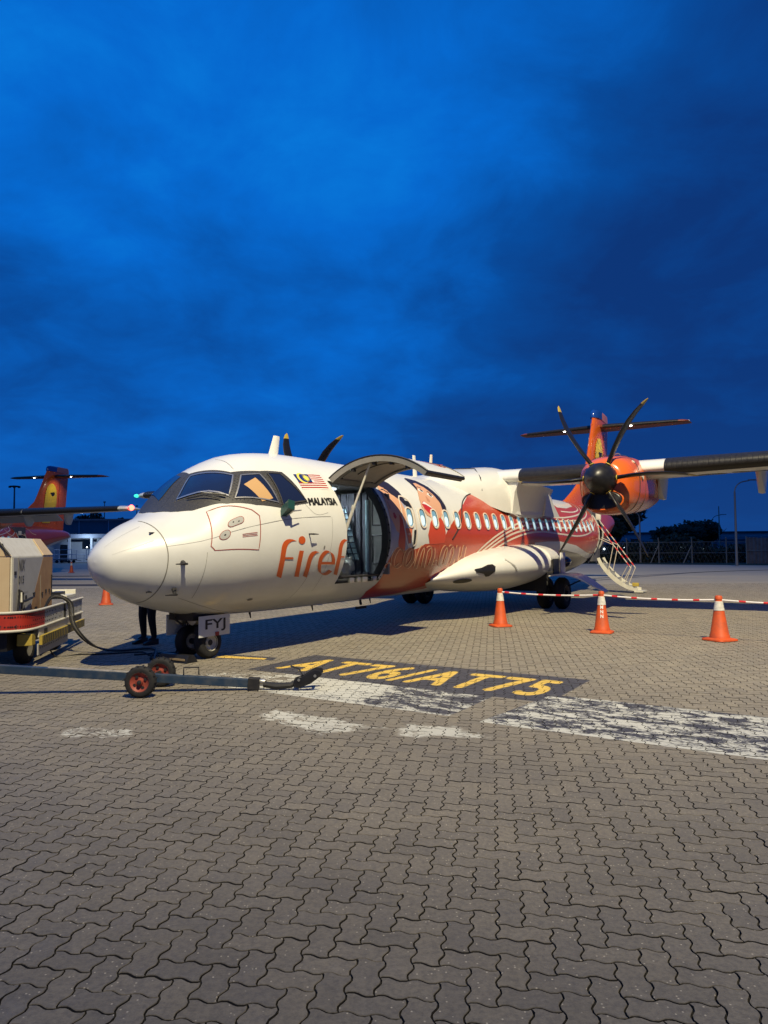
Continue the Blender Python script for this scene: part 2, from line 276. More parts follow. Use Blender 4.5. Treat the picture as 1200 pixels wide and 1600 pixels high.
COMO= [[[5.66,-15.8,5.825,-17.4],[5.642,-15.1,5.806,-16.7],[5.616,-14.2,5.778,-15.8],[5.586,-13.3,5.748,-14.9],[5.559,-12.7,5.719,-14.3],[5.533,-12.5,5.691,-14.1],[5.505,-12.6,5.664,-14.1],[5.479,-12.8,5.636,-14.3],[5.452,-13.3,5.611,-14.8],[5.43,-14.1,5.587,-15.6],[5.408,-15.1,5.566,-16.7],[5.388,-16.3,5.548,-17.9],[5.375,-17.5,5.536,-19.1],[5.366,-18.7,5.529,-20.3],[5.362,-19.9,5.529,-21.6],[5.365,-21.2,5.532,-22.9],[5.374,-22.5,5.543,-24.2],[5.391,-23.8,5.562,-25.6],[5.415,-25.3,5.591,-27.1],[5.445,-26.7,5.623,-28.5],[5.478,-27.8,5.658,-29.7],[5.511,-28.5,5.694,-30.5],[5.548,-29.1,5.733,-31.0],[5.584,-29.3,5.769,-31.3],[5.618,-29.3,5.803,-31.2],[5.648,-28.7,5.835,-30.7],[5.679,-27.7,5.864,-29.7],[5.705,-26.7,5.888,-28.6],[5.725,-26.0,5.906,-27.9]],[[5.949,-13.1,6.117,-14.7],[5.926,-13.5,6.093,-15.1],[5.89,-14.1,6.06,-15.7],[5.857,-14.9,6.027,-16.5],[5.832,-15.8,6.001,-17.5],[5.819,-17.1,5.991,-18.7],[5.815,-18.5,5.986,-20.2],[5.815,-20.1,5.991,-21.8],[5.821,-21.5,5.998,-23.3],[5.829,-22.9,6.009,-24.7],[5.842,-24.4,6.024,-26.2],[5.861,-25.7,6.045,-27.6],[5.883,-26.9,6.07,-28.8],[5.912,-27.9,6.103,-29.9],[5.947,-28.8,6.14,-30.8],[5.983,-29.5,6.178,-31.5],[6.012,-29.8,6.21,-31.8],[6.037,-29.5,6.235,-31.6],[6.057,-28.9,6.253,-30.9],[6.076,-28.0,6.27,-30.0],[6.091,-27.1,6.285,-29.0],[6.108,-26.1,6.3,-28.0],[6.125,-25.0,6.315,-26.8],[6.137,-23.7,6.325,-25.6],[6.142,-22.4,6.328,-24.2],[6.14,-21.0,6.323,-22.7],[6.129,-19.4,6.311,-21.1],[6.117,-17.9,6.296,-19.6],[6.104,-16.6,6.281,-18.2],[6.092,-15.5,6.267,-17.2],[6.077,-14.7,6.25,-16.3],[6.059,-13.9,6.23,-15.5],[6.04,-13.4,6.211,-15.0],[6.018,-13.1,6.188,-14.7],[5.99,-13.0,6.16,-14.6],[5.967,-13.1,6.135,-14.7],[5.949,-13.1,6.117,-14.7]],[[6.39,-30.6,6.598,-32.7],[6.371,-28.5,6.573,-30.5],[6.35,-25.5,6.546,-27.4],[6.336,-22.4,6.525,-24.2],[6.33,-19.9,6.517,-21.7],[6.33,-18.1,6.513,-19.8],[6.332,-16.5,6.513,-18.2],[6.339,-15.2,6.517,-16.9],[6.35,-14.1,6.529,-15.7],[6.369,-13.1,6.546,-14.7],[6.394,-12.2,6.57,-13.8],[6.42,-11.5,6.595,-13.1],[6.447,-11.3,6.624,-12.9],[6.476,-11.4,6.655,-13.0],[6.509,-11.9,6.688,-13.5],[6.539,-12.6,6.718,-14.2],[6.562,-13.5,6.744,-15.2],[6.575,-14.5,6.759,-16.1],[6.581,-15.6,6.767,-17.3],[6.585,-16.9,6.774,-18.7],[6.594,-18.7,6.784,-20.5],[6.609,-21.4,6.804,-23.2],[6.634,-24.7,6.836,-26.6],[6.666,-27.9,6.876,-30.0],[6.694,-30.3,6.909,-32.4]],[[6.584,-15.4,6.768,-17.1],[6.597,-14.8,6.783,-16.5],[6.619,-13.9,6.803,-15.5],[6.647,-12.9,6.829,-14.6],[6.677,-12.2,6.859,-13.9],[6.714,-11.8,6.897,-13.5],[6.758,-11.6,6.941,-13.2],[6.8,-11.6,6.986,-13.3],[6.837,-11.9,7.022,-13.6],[6.861,-12.7,7.049,-14.3],[6.882,-13.7,7.072,-15.4],[6.899,-15.0,7.091,-16.7],[6.916,-16.2,7.108,-17.9],[6.927,-17.3,7.124,-19.1],[6.938,-18.3,7.134,-20.1],[6.945,-19.5,7.144,-21.3],[6.951,-21.0,7.152,-22.8],[6.954,-23.0,7.162,-24.9],[6.962,-25.5,7.174,-27.5],[6.972,-27.8,7.19,-29.9],[6.984,-29.5,7.205,-31.7]],[[7.433,-30.0,7.667,-32.3],[7.405,-28.0,7.635,-30.2],[7.374,-25.2,7.595,-27.2],[7.348,-22.2,7.562,-24.2],[7.335,-19.8,7.545,-21.7],[7.333,-17.9,7.538,-19.7],[7.335,-16.3,7.538,-18.1],[7.342,-14.8,7.543,-16.6],[7.357,-13.6,7.558,-15.4],[7.381,-12.6,7.58,-14.3],[7.409,-11.8,7.608,-13.5],[7.441,-11.2,7.638,-12.9],[7.47,-11.0,7.67,-12.7],[7.501,-11.2,7.701,-12.9],[7.534,-11.8,7.734,-13.5],[7.564,-12.7,7.766,-14.4],[7.585,-13.7,7.792,-15.4],[7.602,-14.8,7.809,-16.6],[7.611,-16.0,7.822,-17.8],[7.618,-17.5,7.831,-19.3],[7.623,-19.2,7.841,-21.1],[7.628,-21.6,7.848,-23.5],[7.635,-24.5,7.861,-26.5],[7.644,-27.2,7.877,-29.3],[7.658,-29.2,7.895,-31.4]],[[7.594,-14.4,7.801,-16.2],[7.614,-13.6,7.82,-15.3],[7.644,-12.4,7.849,-14.1],[7.68,-11.3,7.883,-13.0],[7.716,-10.6,7.921,-12.4],[7.759,-10.6,7.962,-12.3],[7.804,-10.9,8.009,-12.6],[7.846,-11.5,8.054,-13.2],[7.879,-12.4,8.089,-14.1],[7.902,-13.5,8.115,-15.3],[7.919,-15.0,8.134,-16.8],[7.931,-16.7,8.151,-18.6],[7.942,-18.7,8.164,-20.6],[7.947,-21.1,8.175,-23.1],[7.951,-24.0,8.186,-26.1],[7.96,-26.8,8.202,-28.9],[7.972,-28.7,8.218,-31.0]],[[8.032,-11.0,8.244,-12.7],[8.033,-12.1,8.247,-13.9],[8.036,-13.7,8.251,-15.5],[8.04,-15.6,8.26,-17.4],[8.05,-17.3,8.274,-19.2],[8.061,-19.0,8.288,-20.9],[8.077,-20.8,8.308,-22.8],[8.098,-22.5,8.332,-24.5],[8.126,-23.9,8.364,-26.0],[8.169,-25.2,8.411,-27.3],[8.22,-26.3,8.468,-28.5],[8.27,-27.0,8.52,-29.2],[8.309,-27.1,8.559,-29.3],[8.328,-26.3,8.579,-28.5],[8.339,-24.7,8.583,-26.8],[8.345,-23.0,8.589,-25.1],[8.353,-21.8,8.592,-23.9]],[[8.355,-11.0,8.575,-12.8],[8.352,-12.8,8.576,-14.6],[8.355,-15.4,8.581,-17.3],[8.363,-18.4,8.596,-20.3],[8.378,-21.1,8.616,-23.1],[8.396,-23.6,8.643,-25.7],[8.421,-26.1,8.674,-28.3],[8.448,-28.4,8.705,-30.7],[8.466,-30.5,8.731,-32.9],[8.47,-32.2,8.741,-34.7],[8.463,-33.6,8.738,-36.1],[8.453,-34.7,8.73,-37.3],[8.447,-35.5,8.726,-38.1]]]
COMI= [[[5.693,-16.3,5.792,-16.8],[5.672,-15.7,5.771,-16.2],[5.646,-14.7,5.745,-15.2],[5.617,-13.8,5.715,-14.3],[5.59,-13.2,5.686,-13.7],[5.564,-13.0,5.66,-13.5],[5.536,-13.1,5.632,-13.6],[5.509,-13.3,5.605,-13.8],[5.485,-13.8,5.579,-14.3],[5.461,-14.6,5.556,-15.1],[5.438,-15.7,5.534,-16.2],[5.42,-16.9,5.516,-17.4],[5.408,-18.1,5.503,-18.6],[5.398,-19.2,5.496,-19.8],[5.396,-20.5,5.494,-21.0],[5.4,-21.8,5.497,-22.3],[5.409,-23.0,5.508,-23.6],[5.427,-24.4,5.525,-25.0],[5.452,-25.9,5.554,-26.5],[5.484,-27.3,5.584,-27.9],[5.515,-28.4,5.619,-29.0],[5.55,-29.1,5.655,-29.8],[5.587,-29.7,5.692,-30.4],[5.623,-29.9,5.73,-30.6],[5.657,-29.9,5.762,-30.6],[5.687,-29.3,5.794,-30.0],[5.718,-28.4,5.823,-29.0],[5.744,-27.3,5.849,-28.0],[5.762,-26.6,5.867,-27.3]],[[5.982,-13.6,6.084,-14.1],[5.959,-14.1,6.06,-14.6],[5.923,-14.6,6.025,-15.2],[5.89,-15.4,5.991,-15.9],[5.865,-16.4,5.966,-16.9],[5.852,-17.6,5.956,-18.2],[5.85,-19.1,5.951,-19.6],[5.85,-20.6,5.953,-21.2],[5.858,-22.1,5.961,-22.7],[5.866,-23.5,5.972,-24.1],[5.879,-25.0,5.985,-25.6],[5.898,-26.3,6.006,-26.9],[5.923,-27.5,6.03,-28.1],[5.951,-28.5,6.061,-29.2],[5.988,-29.5,6.098,-30.2],[6.024,-30.1,6.134,-30.8],[6.054,-30.4,6.166,-31.1],[6.078,-30.2,6.191,-30.9],[6.099,-29.6,6.212,-30.3],[6.116,-28.7,6.229,-29.4],[6.133,-27.7,6.243,-28.4],[6.147,-26.7,6.258,-27.4],[6.164,-25.6,6.273,-26.2],[6.176,-24.3,6.285,-24.9],[6.18,-23.0,6.289,-23.6],[6.177,-21.6,6.284,-22.1],[6.166,-20.0,6.273,-20.5],[6.152,-18.4,6.259,-19.0],[6.139,-17.1,6.246,-17.7],[6.125,-16.1,6.23,-16.6],[6.11,-15.2,6.215,-15.7],[6.092,-14.5,6.196,-15.0],[6.073,-13.9,6.178,-14.5],[6.051,-13.7,6.153,-14.2],[6.023,-13.6,6.127,-14.1],[6.0,-13.6,6.101,-14.1],[5.982,-13.6,6.084,-14.1]],[[6.434,-31.3,6.552,-32.0],[6.413,-29.1,6.529,-29.8],[6.39,-26.1,6.504,-26.8],[6.374,-23.0,6.485,-23.6],[6.368,-20.5,6.479,-21.1],[6.368,-18.7,6.475,-19.2],[6.368,-17.1,6.477,-17.7],[6.374,-15.8,6.481,-16.3],[6.386,-14.7,6.493,-15.2],[6.403,-13.6,6.51,-14.1],[6.427,-12.7,6.535,-13.2],[6.454,-12.1,6.561,-12.6],[6.48,-11.8,6.588,-12.3],[6.511,-11.9,6.619,-12.4],[6.545,-12.4,6.652,-12.9],[6.575,-13.2,6.682,-13.7],[6.598,-14.1,6.706,-14.6],[6.611,-15.0,6.721,-15.6],[6.619,-16.1,6.729,-16.7],[6.624,-17.5,6.736,-18.1],[6.632,-19.3,6.744,-19.9],[6.647,-22.0,6.762,-22.6],[6.674,-25.3,6.791,-26.0],[6.71,-28.6,6.829,-29.3],[6.739,-31.0,6.862,-31.7]],[[6.619,-16.0,6.73,-16.6],[6.635,-15.4,6.745,-15.9],[6.655,-14.4,6.765,-14.9],[6.682,-13.5,6.793,-14.0],[6.713,-12.8,6.823,-13.3],[6.75,-12.4,6.861,-12.9],[6.794,-12.2,6.904,-12.7],[6.837,-12.2,6.947,-12.7],[6.873,-12.5,6.984,-13.0],[6.898,-13.2,7.011,-13.7],[6.92,-14.3,7.034,-14.9],[6.938,-15.6,7.053,-16.1],[6.954,-16.8,7.069,-17.4],[6.965,-17.9,7.083,-18.4],[6.976,-18.9,7.094,-19.5],[6.985,-20.1,7.103,-20.7],[6.991,-21.6,7.109,-22.2],[6.997,-23.6,7.117,-24.2],[7.007,-26.1,7.129,-26.8],[7.019,-28.5,7.143,-29.2],[7.029,-30.2,7.156,-31.0]],[[7.482,-30.8,7.615,-31.5],[7.455,-28.7,7.585,-29.5],[7.42,-25.9,7.547,-26.6],[7.391,-22.9,7.517,-23.5],[7.379,-20.4,7.502,-21.0],[7.374,-18.5,7.495,-19.1],[7.374,-16.9,7.497,-17.4],[7.383,-15.4,7.502,-16.0],[7.395,-14.2,7.517,-14.8],[7.42,-13.2,7.539,-13.7],[7.447,-12.3,7.567,-12.9],[7.48,-11.8,7.599,-12.3],[7.509,-11.5,7.63,-12.1],[7.54,-11.8,7.662,-12.3],[7.573,-12.4,7.695,-12.9],[7.603,-13.3,7.725,-13.8],[7.626,-14.3,7.75,-14.8],[7.641,-15.4,7.767,-16.0],[7.654,-16.6,7.778,-17.2],[7.661,-18.1,7.788,-18.7],[7.667,-19.9,7.795,-20.5],[7.674,-22.2,7.802,-22.9],[7.681,-25.1,7.811,-25.8],[7.694,-27.9,7.827,-28.6],[7.708,-29.9,7.843,-30.6]],[[7.633,-15.0,7.758,-15.5],[7.655,-14.2,7.777,-14.7],[7.683,-13.0,7.808,-13.5],[7.719,-11.9,7.842,-12.4],[7.755,-11.2,7.88,-11.8],[7.798,-11.2,7.922,-11.7],[7.843,-11.5,7.968,-12.0],[7.885,-12.1,8.012,-12.6],[7.92,-13.0,8.048,-13.5],[7.944,-14.1,8.071,-14.7],[7.962,-15.6,8.09,-16.2],[7.975,-17.4,8.107,-18.0],[7.986,-19.3,8.117,-19.9],[7.993,-21.8,8.127,-22.4],[8.0,-24.7,8.136,-25.4],[8.011,-27.5,8.149,-28.2],[8.024,-29.5,8.163,-30.2]],[[8.074,-11.6,8.202,-12.1],[8.075,-12.7,8.203,-13.3],[8.077,-14.3,8.207,-14.9],[8.084,-16.2,8.216,-16.8],[8.096,-17.9,8.228,-18.5],[8.107,-19.6,8.242,-20.3],[8.123,-21.4,8.26,-22.1],[8.147,-23.2,8.283,-23.8],[8.177,-24.6,8.314,-25.3],[8.219,-25.9,8.358,-26.6],[8.273,-27.0,8.414,-27.7],[8.323,-27.7,8.467,-28.5],[8.36,-27.8,8.504,-28.6],[8.379,-27.0,8.523,-27.7],[8.39,-25.4,8.532,-26.1],[8.396,-23.6,8.535,-24.3],[8.401,-22.5,8.541,-23.2]],[[8.397,-11.6,8.53,-12.2],[8.396,-13.4,8.53,-14.0],[8.399,-16.1,8.534,-16.7],[8.409,-19.0,8.547,-19.7],[8.427,-21.8,8.567,-22.4],[8.447,-24.3,8.589,-25.0],[8.474,-26.8,8.619,-27.5],[8.501,-29.2,8.647,-29.9],[8.522,-31.2,8.671,-32.1],[8.528,-33.0,8.679,-33.8],[8.523,-34.4,8.676,-35.3],[8.514,-35.5,8.668,-36.4],[8.509,-36.3,8.664,-37.3]]]

# ================================================================== the airliner
TH = 0.5460
def to_world(u, v, z=0.0, x0=-3.7825, y0=9.5311, th=TH):
    return Vector((x0 + u * math.sin(th) + v * math.cos(th), y0 + u * math.cos(th) - v * math.sin(th), z))
def AC(p): return (p[0], -p[1], p[2])
plane = thing('airliner', 'white and orange-red twin-propeller airliner with its front cargo door open, parked nose to the left', 'airliner', (-3.7825, 9.5311, 0), R(90) - TH)
RS = 1.37
def edge_warp(u, ph):
    k = max(0.0, 1 - abs(u - 4.5) / 1.6); k = min(1.0, k * 1.6)
    return u - .0042 * ph * k
def DOORX(u, ph): return 3.78 < u < 5.20 and -42.5 < ph < 38.5
PAXU = (20.0, 20.78)
def fuselage():
    us = [-.05, -.048, -.043, -.035, -.022, -.005, .015, .04, .07, .12, .18, .25, .33, .42, .5, .58, .68, .8, .92, 1.04, 1.16, 1.28, 1.4, 1.52, 1.66, 1.8, 1.95, 2.1, 2.3, 2.5, 2.7, 2.9, 3.1, 3.3, 3.5, 3.65, 3.78, 4.1, 4.5, 4.9, 5.20, 5.4, 5.7, 6, 6.5]
    us += [7 + i for i in range(10)] + [17.3, 17.7] + [18 + .4 * i for i in range(5)] + [20.0, 20.39, 20.78, 21.2, 21.6, 22, 22.5, 23, 23.5, 24, 24.5, 25, 25.4, 25.8, 26.1, 26.4, 26.7, 26.9, 27.05, 27.17]
    phs = [-90, -84, -78, -72, -66, -60, -54, -48, -42.5, -37, -32, -27, -22, -17, -12, -7, -2, 3, 8, 13, 18, 23, 28, 33, 38.5, 44, 50, 56, 62, 68, 74, 80, 86, 92] + list(range(98, 270, 6))
    n = len(phs); vs = []; fs = []
    for u in us:
        for ph in phs: vs.append(AC(fpt(edge_warp(u, ph) if abs(((ph + 180) % 360) - 180) < 60 else u, ph)))
    for i in range(len(us) - 1):
        for j in range(n):
            um = (us[i] + us[i + 1]) / 2; pm = phs[j] + 2.5
            if 3.78 < um < 5.20 and phs[j] >= -42.5 and phs[j] < 38.5: continue
            if PAXU[0] < um < PAXU[1] and -37 <= phs[j] < 44: continue
            k = (j + 1) % n; fs.append((i * n + j, i * n + k, (i + 1) * n + k, (i + 1) * n + j))
    return us, phs, vs, fs
us, phs, vs, fs = fuselage()
m_ = MB(); m_.add(vs, fs)
fus = m_.build('fuselage', M['white'], plane, angle=60)
def dmap(u, s, off): return AC(fpt(u, math.degrees(s / RS), off))
def decal_bm(polys, off, step_u=None):
    bm = bmesh.new()
    for poly in polys:
        p2 = [(u, R(ph) * RS) for u, ph in poly]
        tris = geometry.tessellate_polygon([[Vector((a, b, 0)) for a, b in p2]])
        vv = [bm.verts.new((a, b, 0)) for a, b in p2]
        for t in tris:
            try: bm.faces.new([vv[i] for i in t])
            except ValueError: pass
    us_ = [v.co.x for v in bm.verts]; ss = [v.co.y for v in bm.verts]
    u0, u1, s0, s1 = min(us_), max(us_), min(ss), max(ss)
    su = step_u or (.06 if u0 < 2.6 else (.5 if u1 < 17 else .3)); sv = .06 if u0 < 2.6 else .085
    x = u0 + su
    while x < u1:
        bmesh.ops.bisect_plane(bm, geom=bm.verts[:] + bm.edges[:] + bm.faces[:], plane_co=(x, 0, 0), plane_no=(1, 0, 0)); x += su
    y = s0 + sv
    while y < s1:
        bmesh.ops.bisect_plane(bm, geom=bm.verts[:] + bm.edges[:] + bm.faces[:], plane_co=(0, y, 0), plane_no=(0, 1, 0)); y += sv
    for v in bm.verts: v.co = Vector(dmap(v.co.x, v.co.y, off))
    bmesh.ops.recalc_face_normals(bm, faces=bm.faces)
    return bm
def decal(name, polys, off, m, parent=None, label=None, mirror=False, **k):
    bm = decal_bm(polys, off, **k)
    if mirror:
        g = bmesh.ops.duplicate(bm, geom=bm.verts[:] + bm.edges[:] + bm.faces[:])['geom']
        for v in g:
            if isinstance(v, bmesh.types.BMVert): v.co.y = -v.co.y
    # outward facing
    for f in bm.faces:
        c = f.calc_center_median()
        if f.normal.dot(Vector((0, c.y, c.z - 1.95))) < 0: f.normal_flip()
    me = bpy.data.meshes.new(name); bm.to_mesh(me); bm.free()
    o = link(name, me, m, parent or plane, True, 60)
    if label: o['label'] = label
    return o
def crom(pts, n=6, closed=False):
    P = [Vector(p) for p in pts]; N = len(P); out = []
    if N < 3: return [P[0].lerp(P[1], i / n) for i in range(n + 1)]
    for i in range(N if closed else N - 1):
        if closed: a, b, c, d = P[(i - 1) % N], P[i], P[(i + 1) % N], P[(i + 2) % N]
        else: a, b, c, d = P[max(i - 1, 0)], P[i], P[i + 1], P[min(i + 2, N - 1)]
        for k in range(n):
            t = k / n; out.append(.5 * ((2 * b) + (c - a) * t + (2 * a - 5 * b + 4 * c - d) * t * t + (3 * b - a - 3 * c + d) * t ** 3))
    if not closed: out.append(P[-1])
    return out
def line(path, w, off, mb, n=6, closed=False, smooth=True):
    """constant-width line on the skin; path [(u, ph)]"""
    p2 = [Vector((u, R(ph) * RS)) for u, ph in path]
    p2 = crom(p2, n, closed) if smooth else [q for i in range(len(p2) - (0 if closed else 1)) for q in [p2[i].lerp(p2[(i + 1) % len(p2)], k / n) for k in range(n)]] + ([] if closed else [p2[-1]])
    N = len(p2); L = []; Q = []
    for i, p in enumerate(p2):
        a = p2[(i - 1) % N] if closed else p2[max(i - 1, 0)]; b = p2[(i + 1) % N] if closed else p2[min(i + 1, N - 1)]
        t = (b - a).normalized(); nn = Vector((-t.y, t.x)) * (w / 2)
        L.append(dmap((p + nn).x, (p + nn).y, off)); Q.append(dmap((p - nn).x, (p - nn).y, off))
    fs = [(i, i + 1, N + i + 1, N + i) for i in range(N - 1)]
    if closed: fs.append((N - 1, 0, N, 2 * N - 1))
    mb.add(L + Q, fs); return mb
def strips(name, lst, off, m, label=None, parent=None):
    mb = MB()
    for st in lst:
        N = len(st)
        L = [AC(fpt(a, b, off)) for a, b, c, d in st]; Q = [AC(fpt(c, d, off)) for a, b, c, d in st]
        mb.add(L + Q, [(i, i + 1, N + i + 1, N + i) for i in range(N - 1)])
    o = mb.build(name, m, parent or plane, recalc=False)
    if label: o['label'] = label
    return o
def rrect(cu, cs, w, h_, r, n=4, shear=0.0):
    pts = []
    for qx, qy, a0 in ((1, 1, 0), (-1, 1, 90), (-1, -1, 180), (1, -1, 270)):
        for k in range(n + 1):
            a = R(a0 + 90 * k / n); x = qx * (w / 2 - r) + r * math.cos(a); y = qy * (h_ / 2 - r) + r * math.sin(a)
            pts.append((cu + x + shear * y, math.degrees((cs + y) / RS)))
    return pts

# ---- cockpit
BAND = [(1.60, 89.9), (1.865, 60.5), (2.259, 50.7), (2.655, 46.3), (2.70, 40.9), (2.861, 19.4), (2.314, 17.6), (1.875, 25.1), (1.593, 32.9), (1.488, 35.8), (1.131, 54.8), (.99, 72.0), (.93, 89.9)]
decal('windscreen_surround', [BAND], .005, M['frame'], mirror=True, label='black windscreen surround and anti-glare panel')
PANES = [[(1.53, 87.5), (1.839, 56), (1.55, 41), (1.10, 79.0), (1.03, 88.0)], [(1.931, 52.7), (2.211, 47.6), (2.256, 22.2), (1.619, 36.6)], [(2.348, 46.8), (2.58, 44.5), (2.622, 38.7), (2.83, 21.0), (2.323, 19.8)]]
PANES[0] = [(1.535, 84.5), (1.835, 56.0), (1.56, 41.0), (1.19, 79.0)]
for i, pn in enumerate(PANES):
    for mir in (False, True):
        bm = decal_bm([pn], .012)
        if mir:
            for v in bm.verts: v.co.y = -v.co.y
        for f in bm.faces:
            c = f.calc_center_median()
            if f.normal.dot(Vector((0, c.y, c.z - 1.95))) < 0: f.normal_flip()
        me = bpy.data.meshes.new('cockpit_window'); bm.to_mesh(me); bm.free()
        w_ = link('cockpit_window', me, M['glass'], plane, True, 60)
        if not mir:
            fr = MB(); line(pn, .022, .020, fr, n=5, closed=True, smooth=False)
            fr.build('frame', M['metal'] if i < 2 else M['frame'], w_, recalc=False)
            bo = MB()
            P = [Vector((u, R(ph) * RS)) for u, ph in pn]
            cen = sum(P, Vector((0, 0))) / len(P)
            for a in range(len(P)):
                p, q = P[a], P[(a + 1) % len(P)]; k = max(2, int((q - p).length / .055))
                for t in range(k):
                    r_ = p.lerp(q, t / k); d = (r_ - cen).normalized() * .04; r_ = r_ + d
                    bo.box(dmap(r_.x, r_.y, .008), (.014, .014, .008))
            bo.build('bolt', M['metal'], w_, recalc=False)['kind'] = 'stuff'
# tan sunshade and crew glimpse lie behind the side pane: printed as the things one sees in it
decal('sunshade', [[(1.86, 44), (2.10, 46), (2.19, 26), (1.99, 26)]], .0135, M['tan'], label='tan paper sunshade in the side cockpit window')
wp = MB(); wp.tube([AC(fpt(1.44, 42, .03)), AC(fpt(1.33, 55, .05)), AC(fpt(1.22, 68, .03))], .011, 6); wp.tube([AC(fpt(1.52, 41.5, .05)), AC(fpt(1.40, 50, .05))], .012, 6)
wp.build('wiper', M['black'], plane)
wp = MB(); wp.tube([AC(fpt(1.52, 42, .045)), AC(fpt(1.34, 60, .045))], .007, 6); wp.build('wiper_arm', M['metal'], plane)
# ---- panel seams, hatches and probes
def seam(path, w=.007, n=6):
    sm = MB(); line(path, w, .003, sm, n=n); sm.build('panel_seam', M['seam'], plane, recalc=False)
seam([(.578, a) for a in range(-85, 90, 8)], .012, 2); seam([(.58, 16.5), (1.6, 10.5), (3.35, 9.2)], .008)
for u in (7.75, 10.0, 13.2, 16.8): seam([(u, a) for a in range(-60, 90, 10)], .007, 2)
seam([(2.95, -75), (3.0, -55), (3.02, -30)], .006); seam([(1.05, -2), (1.05, -30), (1.08, -50)], .005); seam([(2.60, 30), (2.95, 12), (3.3, 12)], .004); seam([(3.38, 9), (3.38, -20), (3.42, -48)], .005); seam([(1.95, 62), (2.05, 76), (2.1, 88)], .006); seam([(.9, -52), (1.8, -68), (2.6, -80)], .008)
for (a, b) in (((.036, 27.1), (.466, 30.5)), ((.034, 69.3), (.468, 65.7))):
    q = MB(); line([a, ((a[0] + b[0]) / 2, (a[1] + b[1]) / 2), b], .008, .006, q); q.build('lightning_strip', M['seam'], plane, recalc=False)
for ph in (44, -50):
    q = MB(); q.box(AC(fpt(.50, ph, .006)), (.09, .02, .02)); q.build('radome_latch', M['dark'], plane)
hp = [(1.227, 43.0), (1.50, 33.5), (1.782, 22.5), (1.875, 16.5), (1.86, 5), (1.829, -8.1), (1.50, -5.2), (1.152, -1.5), (1.10, 4), (1.14, 22)]
hb = MB(); line([hp[0], hp[2], hp[3], hp[5], hp[7], hp[8]], .014, .004, hb, n=8, closed=True, smooth=False)
hat = hb.build('service_panel_outline', M['wheelred'], plane, recalc=False)
def disc(cu, cph, ru, rs, off, m, name, parent=None, n=20, sq=0):
    cs = R(cph) * RS
    if sq: pts = rrect(cu, cs, ru * 2, rs * 2, min(ru, rs) * .95, 5)
    else: pts = [(cu + ru * math.cos(2 * math.pi * k / n), math.degrees((cs + rs * math.sin(2 * math.pi * k / n)) / RS)) for k in range(n)]
    return decal(name, [pts], off, m, parent)
disc(1.50, 18.0, .125, .075, .006, M['wheelred'], 'service_port', sq=1); disc(1.50, 18.0, .115, .065, .0075, M['greyl'], 'service_port_plate', sq=1)
disc(1.46, 18.5, .012, .012, .010, M['black'], 'port_hole'); disc(1.54, 17.5, .012, .012, .010, M['black'], 'port_hole')
disc(1.31, 10.8, .085, .105, .006, M['wheelred'], 'gauge_port'); disc(1.31, 10.8, .075, .094, .0075, M['greyl'], 'gauge_port_plate'); disc(1.31, 10.8, .015, .018, .010, M['black'], 'port_hole')
for k in range(3):
    q = MB(); line([(1.56, 6.2 - k * 1.1), (1.80, 4.8 - k * 1.1)], .010, .004, q, n=3); q.build('stencil_line', M['wheelred'], plane, recalc=False)
for u, ph in ((.75, -8.4), (.76, -40.5)):
    q = MB(); p = Vector(AC(fpt(u, ph, 0))); o_ = Vector(AC(fpt(u, ph, .10)))
    q.tube([p, o_], [.035, .02], 8); q.tube([o_ + Vector((.04, 0, 0)), o_, o_ + Vector((-.16, 0, 0))], [.016, .014, .007], 8)
    q.build('pitot_probe', M['dark'], plane)
q = MB(); p = Vector(AC(fpt(2.30, 14, 0))); o_ = Vector(AC(fpt(2.30, 14, .20)))
q.prism([p + Vector((-.06, 0, -.05)), p + Vector((.06, 0, -.05)), o_ + Vector((.08, 0, 0)), o_ + Vector((-.07, 0, .02))], 0, 0, (0, 0, .13))
q.build('ice_detector_paddle', mat('teal_paint', (.02, .09, .08), .4), plane)
q = MB(); q.tube([p + Vector((.05, 0, -.05)), o_ + Vector((.05, .0, -.02)), o_ + Vector((.24, 0, 0))], [.014, .012, .008], 8); q.build('angle_probe', M['metal'], plane)
q = MB(); p = Vector(AC(fpt(2.80, -2.0, 0))); o_ = Vector(AC(fpt(2.80, -2.0, .09))); q.tube([p, o_], .012, 8); q.tube([o_, o_ + Vector((.13, 0, 0))], [.014, .006], 8); q.build('temperature_probe', M['dark'], plane)
for u, ph, a in ((2.1, -52, .05), (3.2, -12, .02)): disc(u, ph, a, .03, .004, M['grey'], 'drain_port')
for u in (2.9, 4.6, 6.6):
    q = MB(); p = Vector(AC(fpt(u, -88, 0))); q.tube([p, p + Vector((.03, 0, -.10))], [.02, .01], 6); q.build('drain_mast', M['dark'], plane)
# ---- antennas
def blade_ant(u, h_, c, lean, m):
    z = fsec(u)[0] - .02; q = MB()
    rings = []
    for t in (0, .5, 1):
        cc = c * (1 - .35 * t); x = u + lean * t; rings.append([AC((x + cc * a, b * .035 * (1 - .5 * t), z + h_ * t)) for a, b in ((-.5, 0), (-.2, 1), (.2, 1), (.5, 0), (.2, -1), (-.2, -1))])
    q.rings(rings); q.build('antenna', m, plane, angle=30)
blade_ant(3.55, .37, .26, .10, M['white']); blade_ant(8.72, .55, .22, -.06, M['white']); blade_ant(9.45, .66, .20, .10, M['livery_line'])
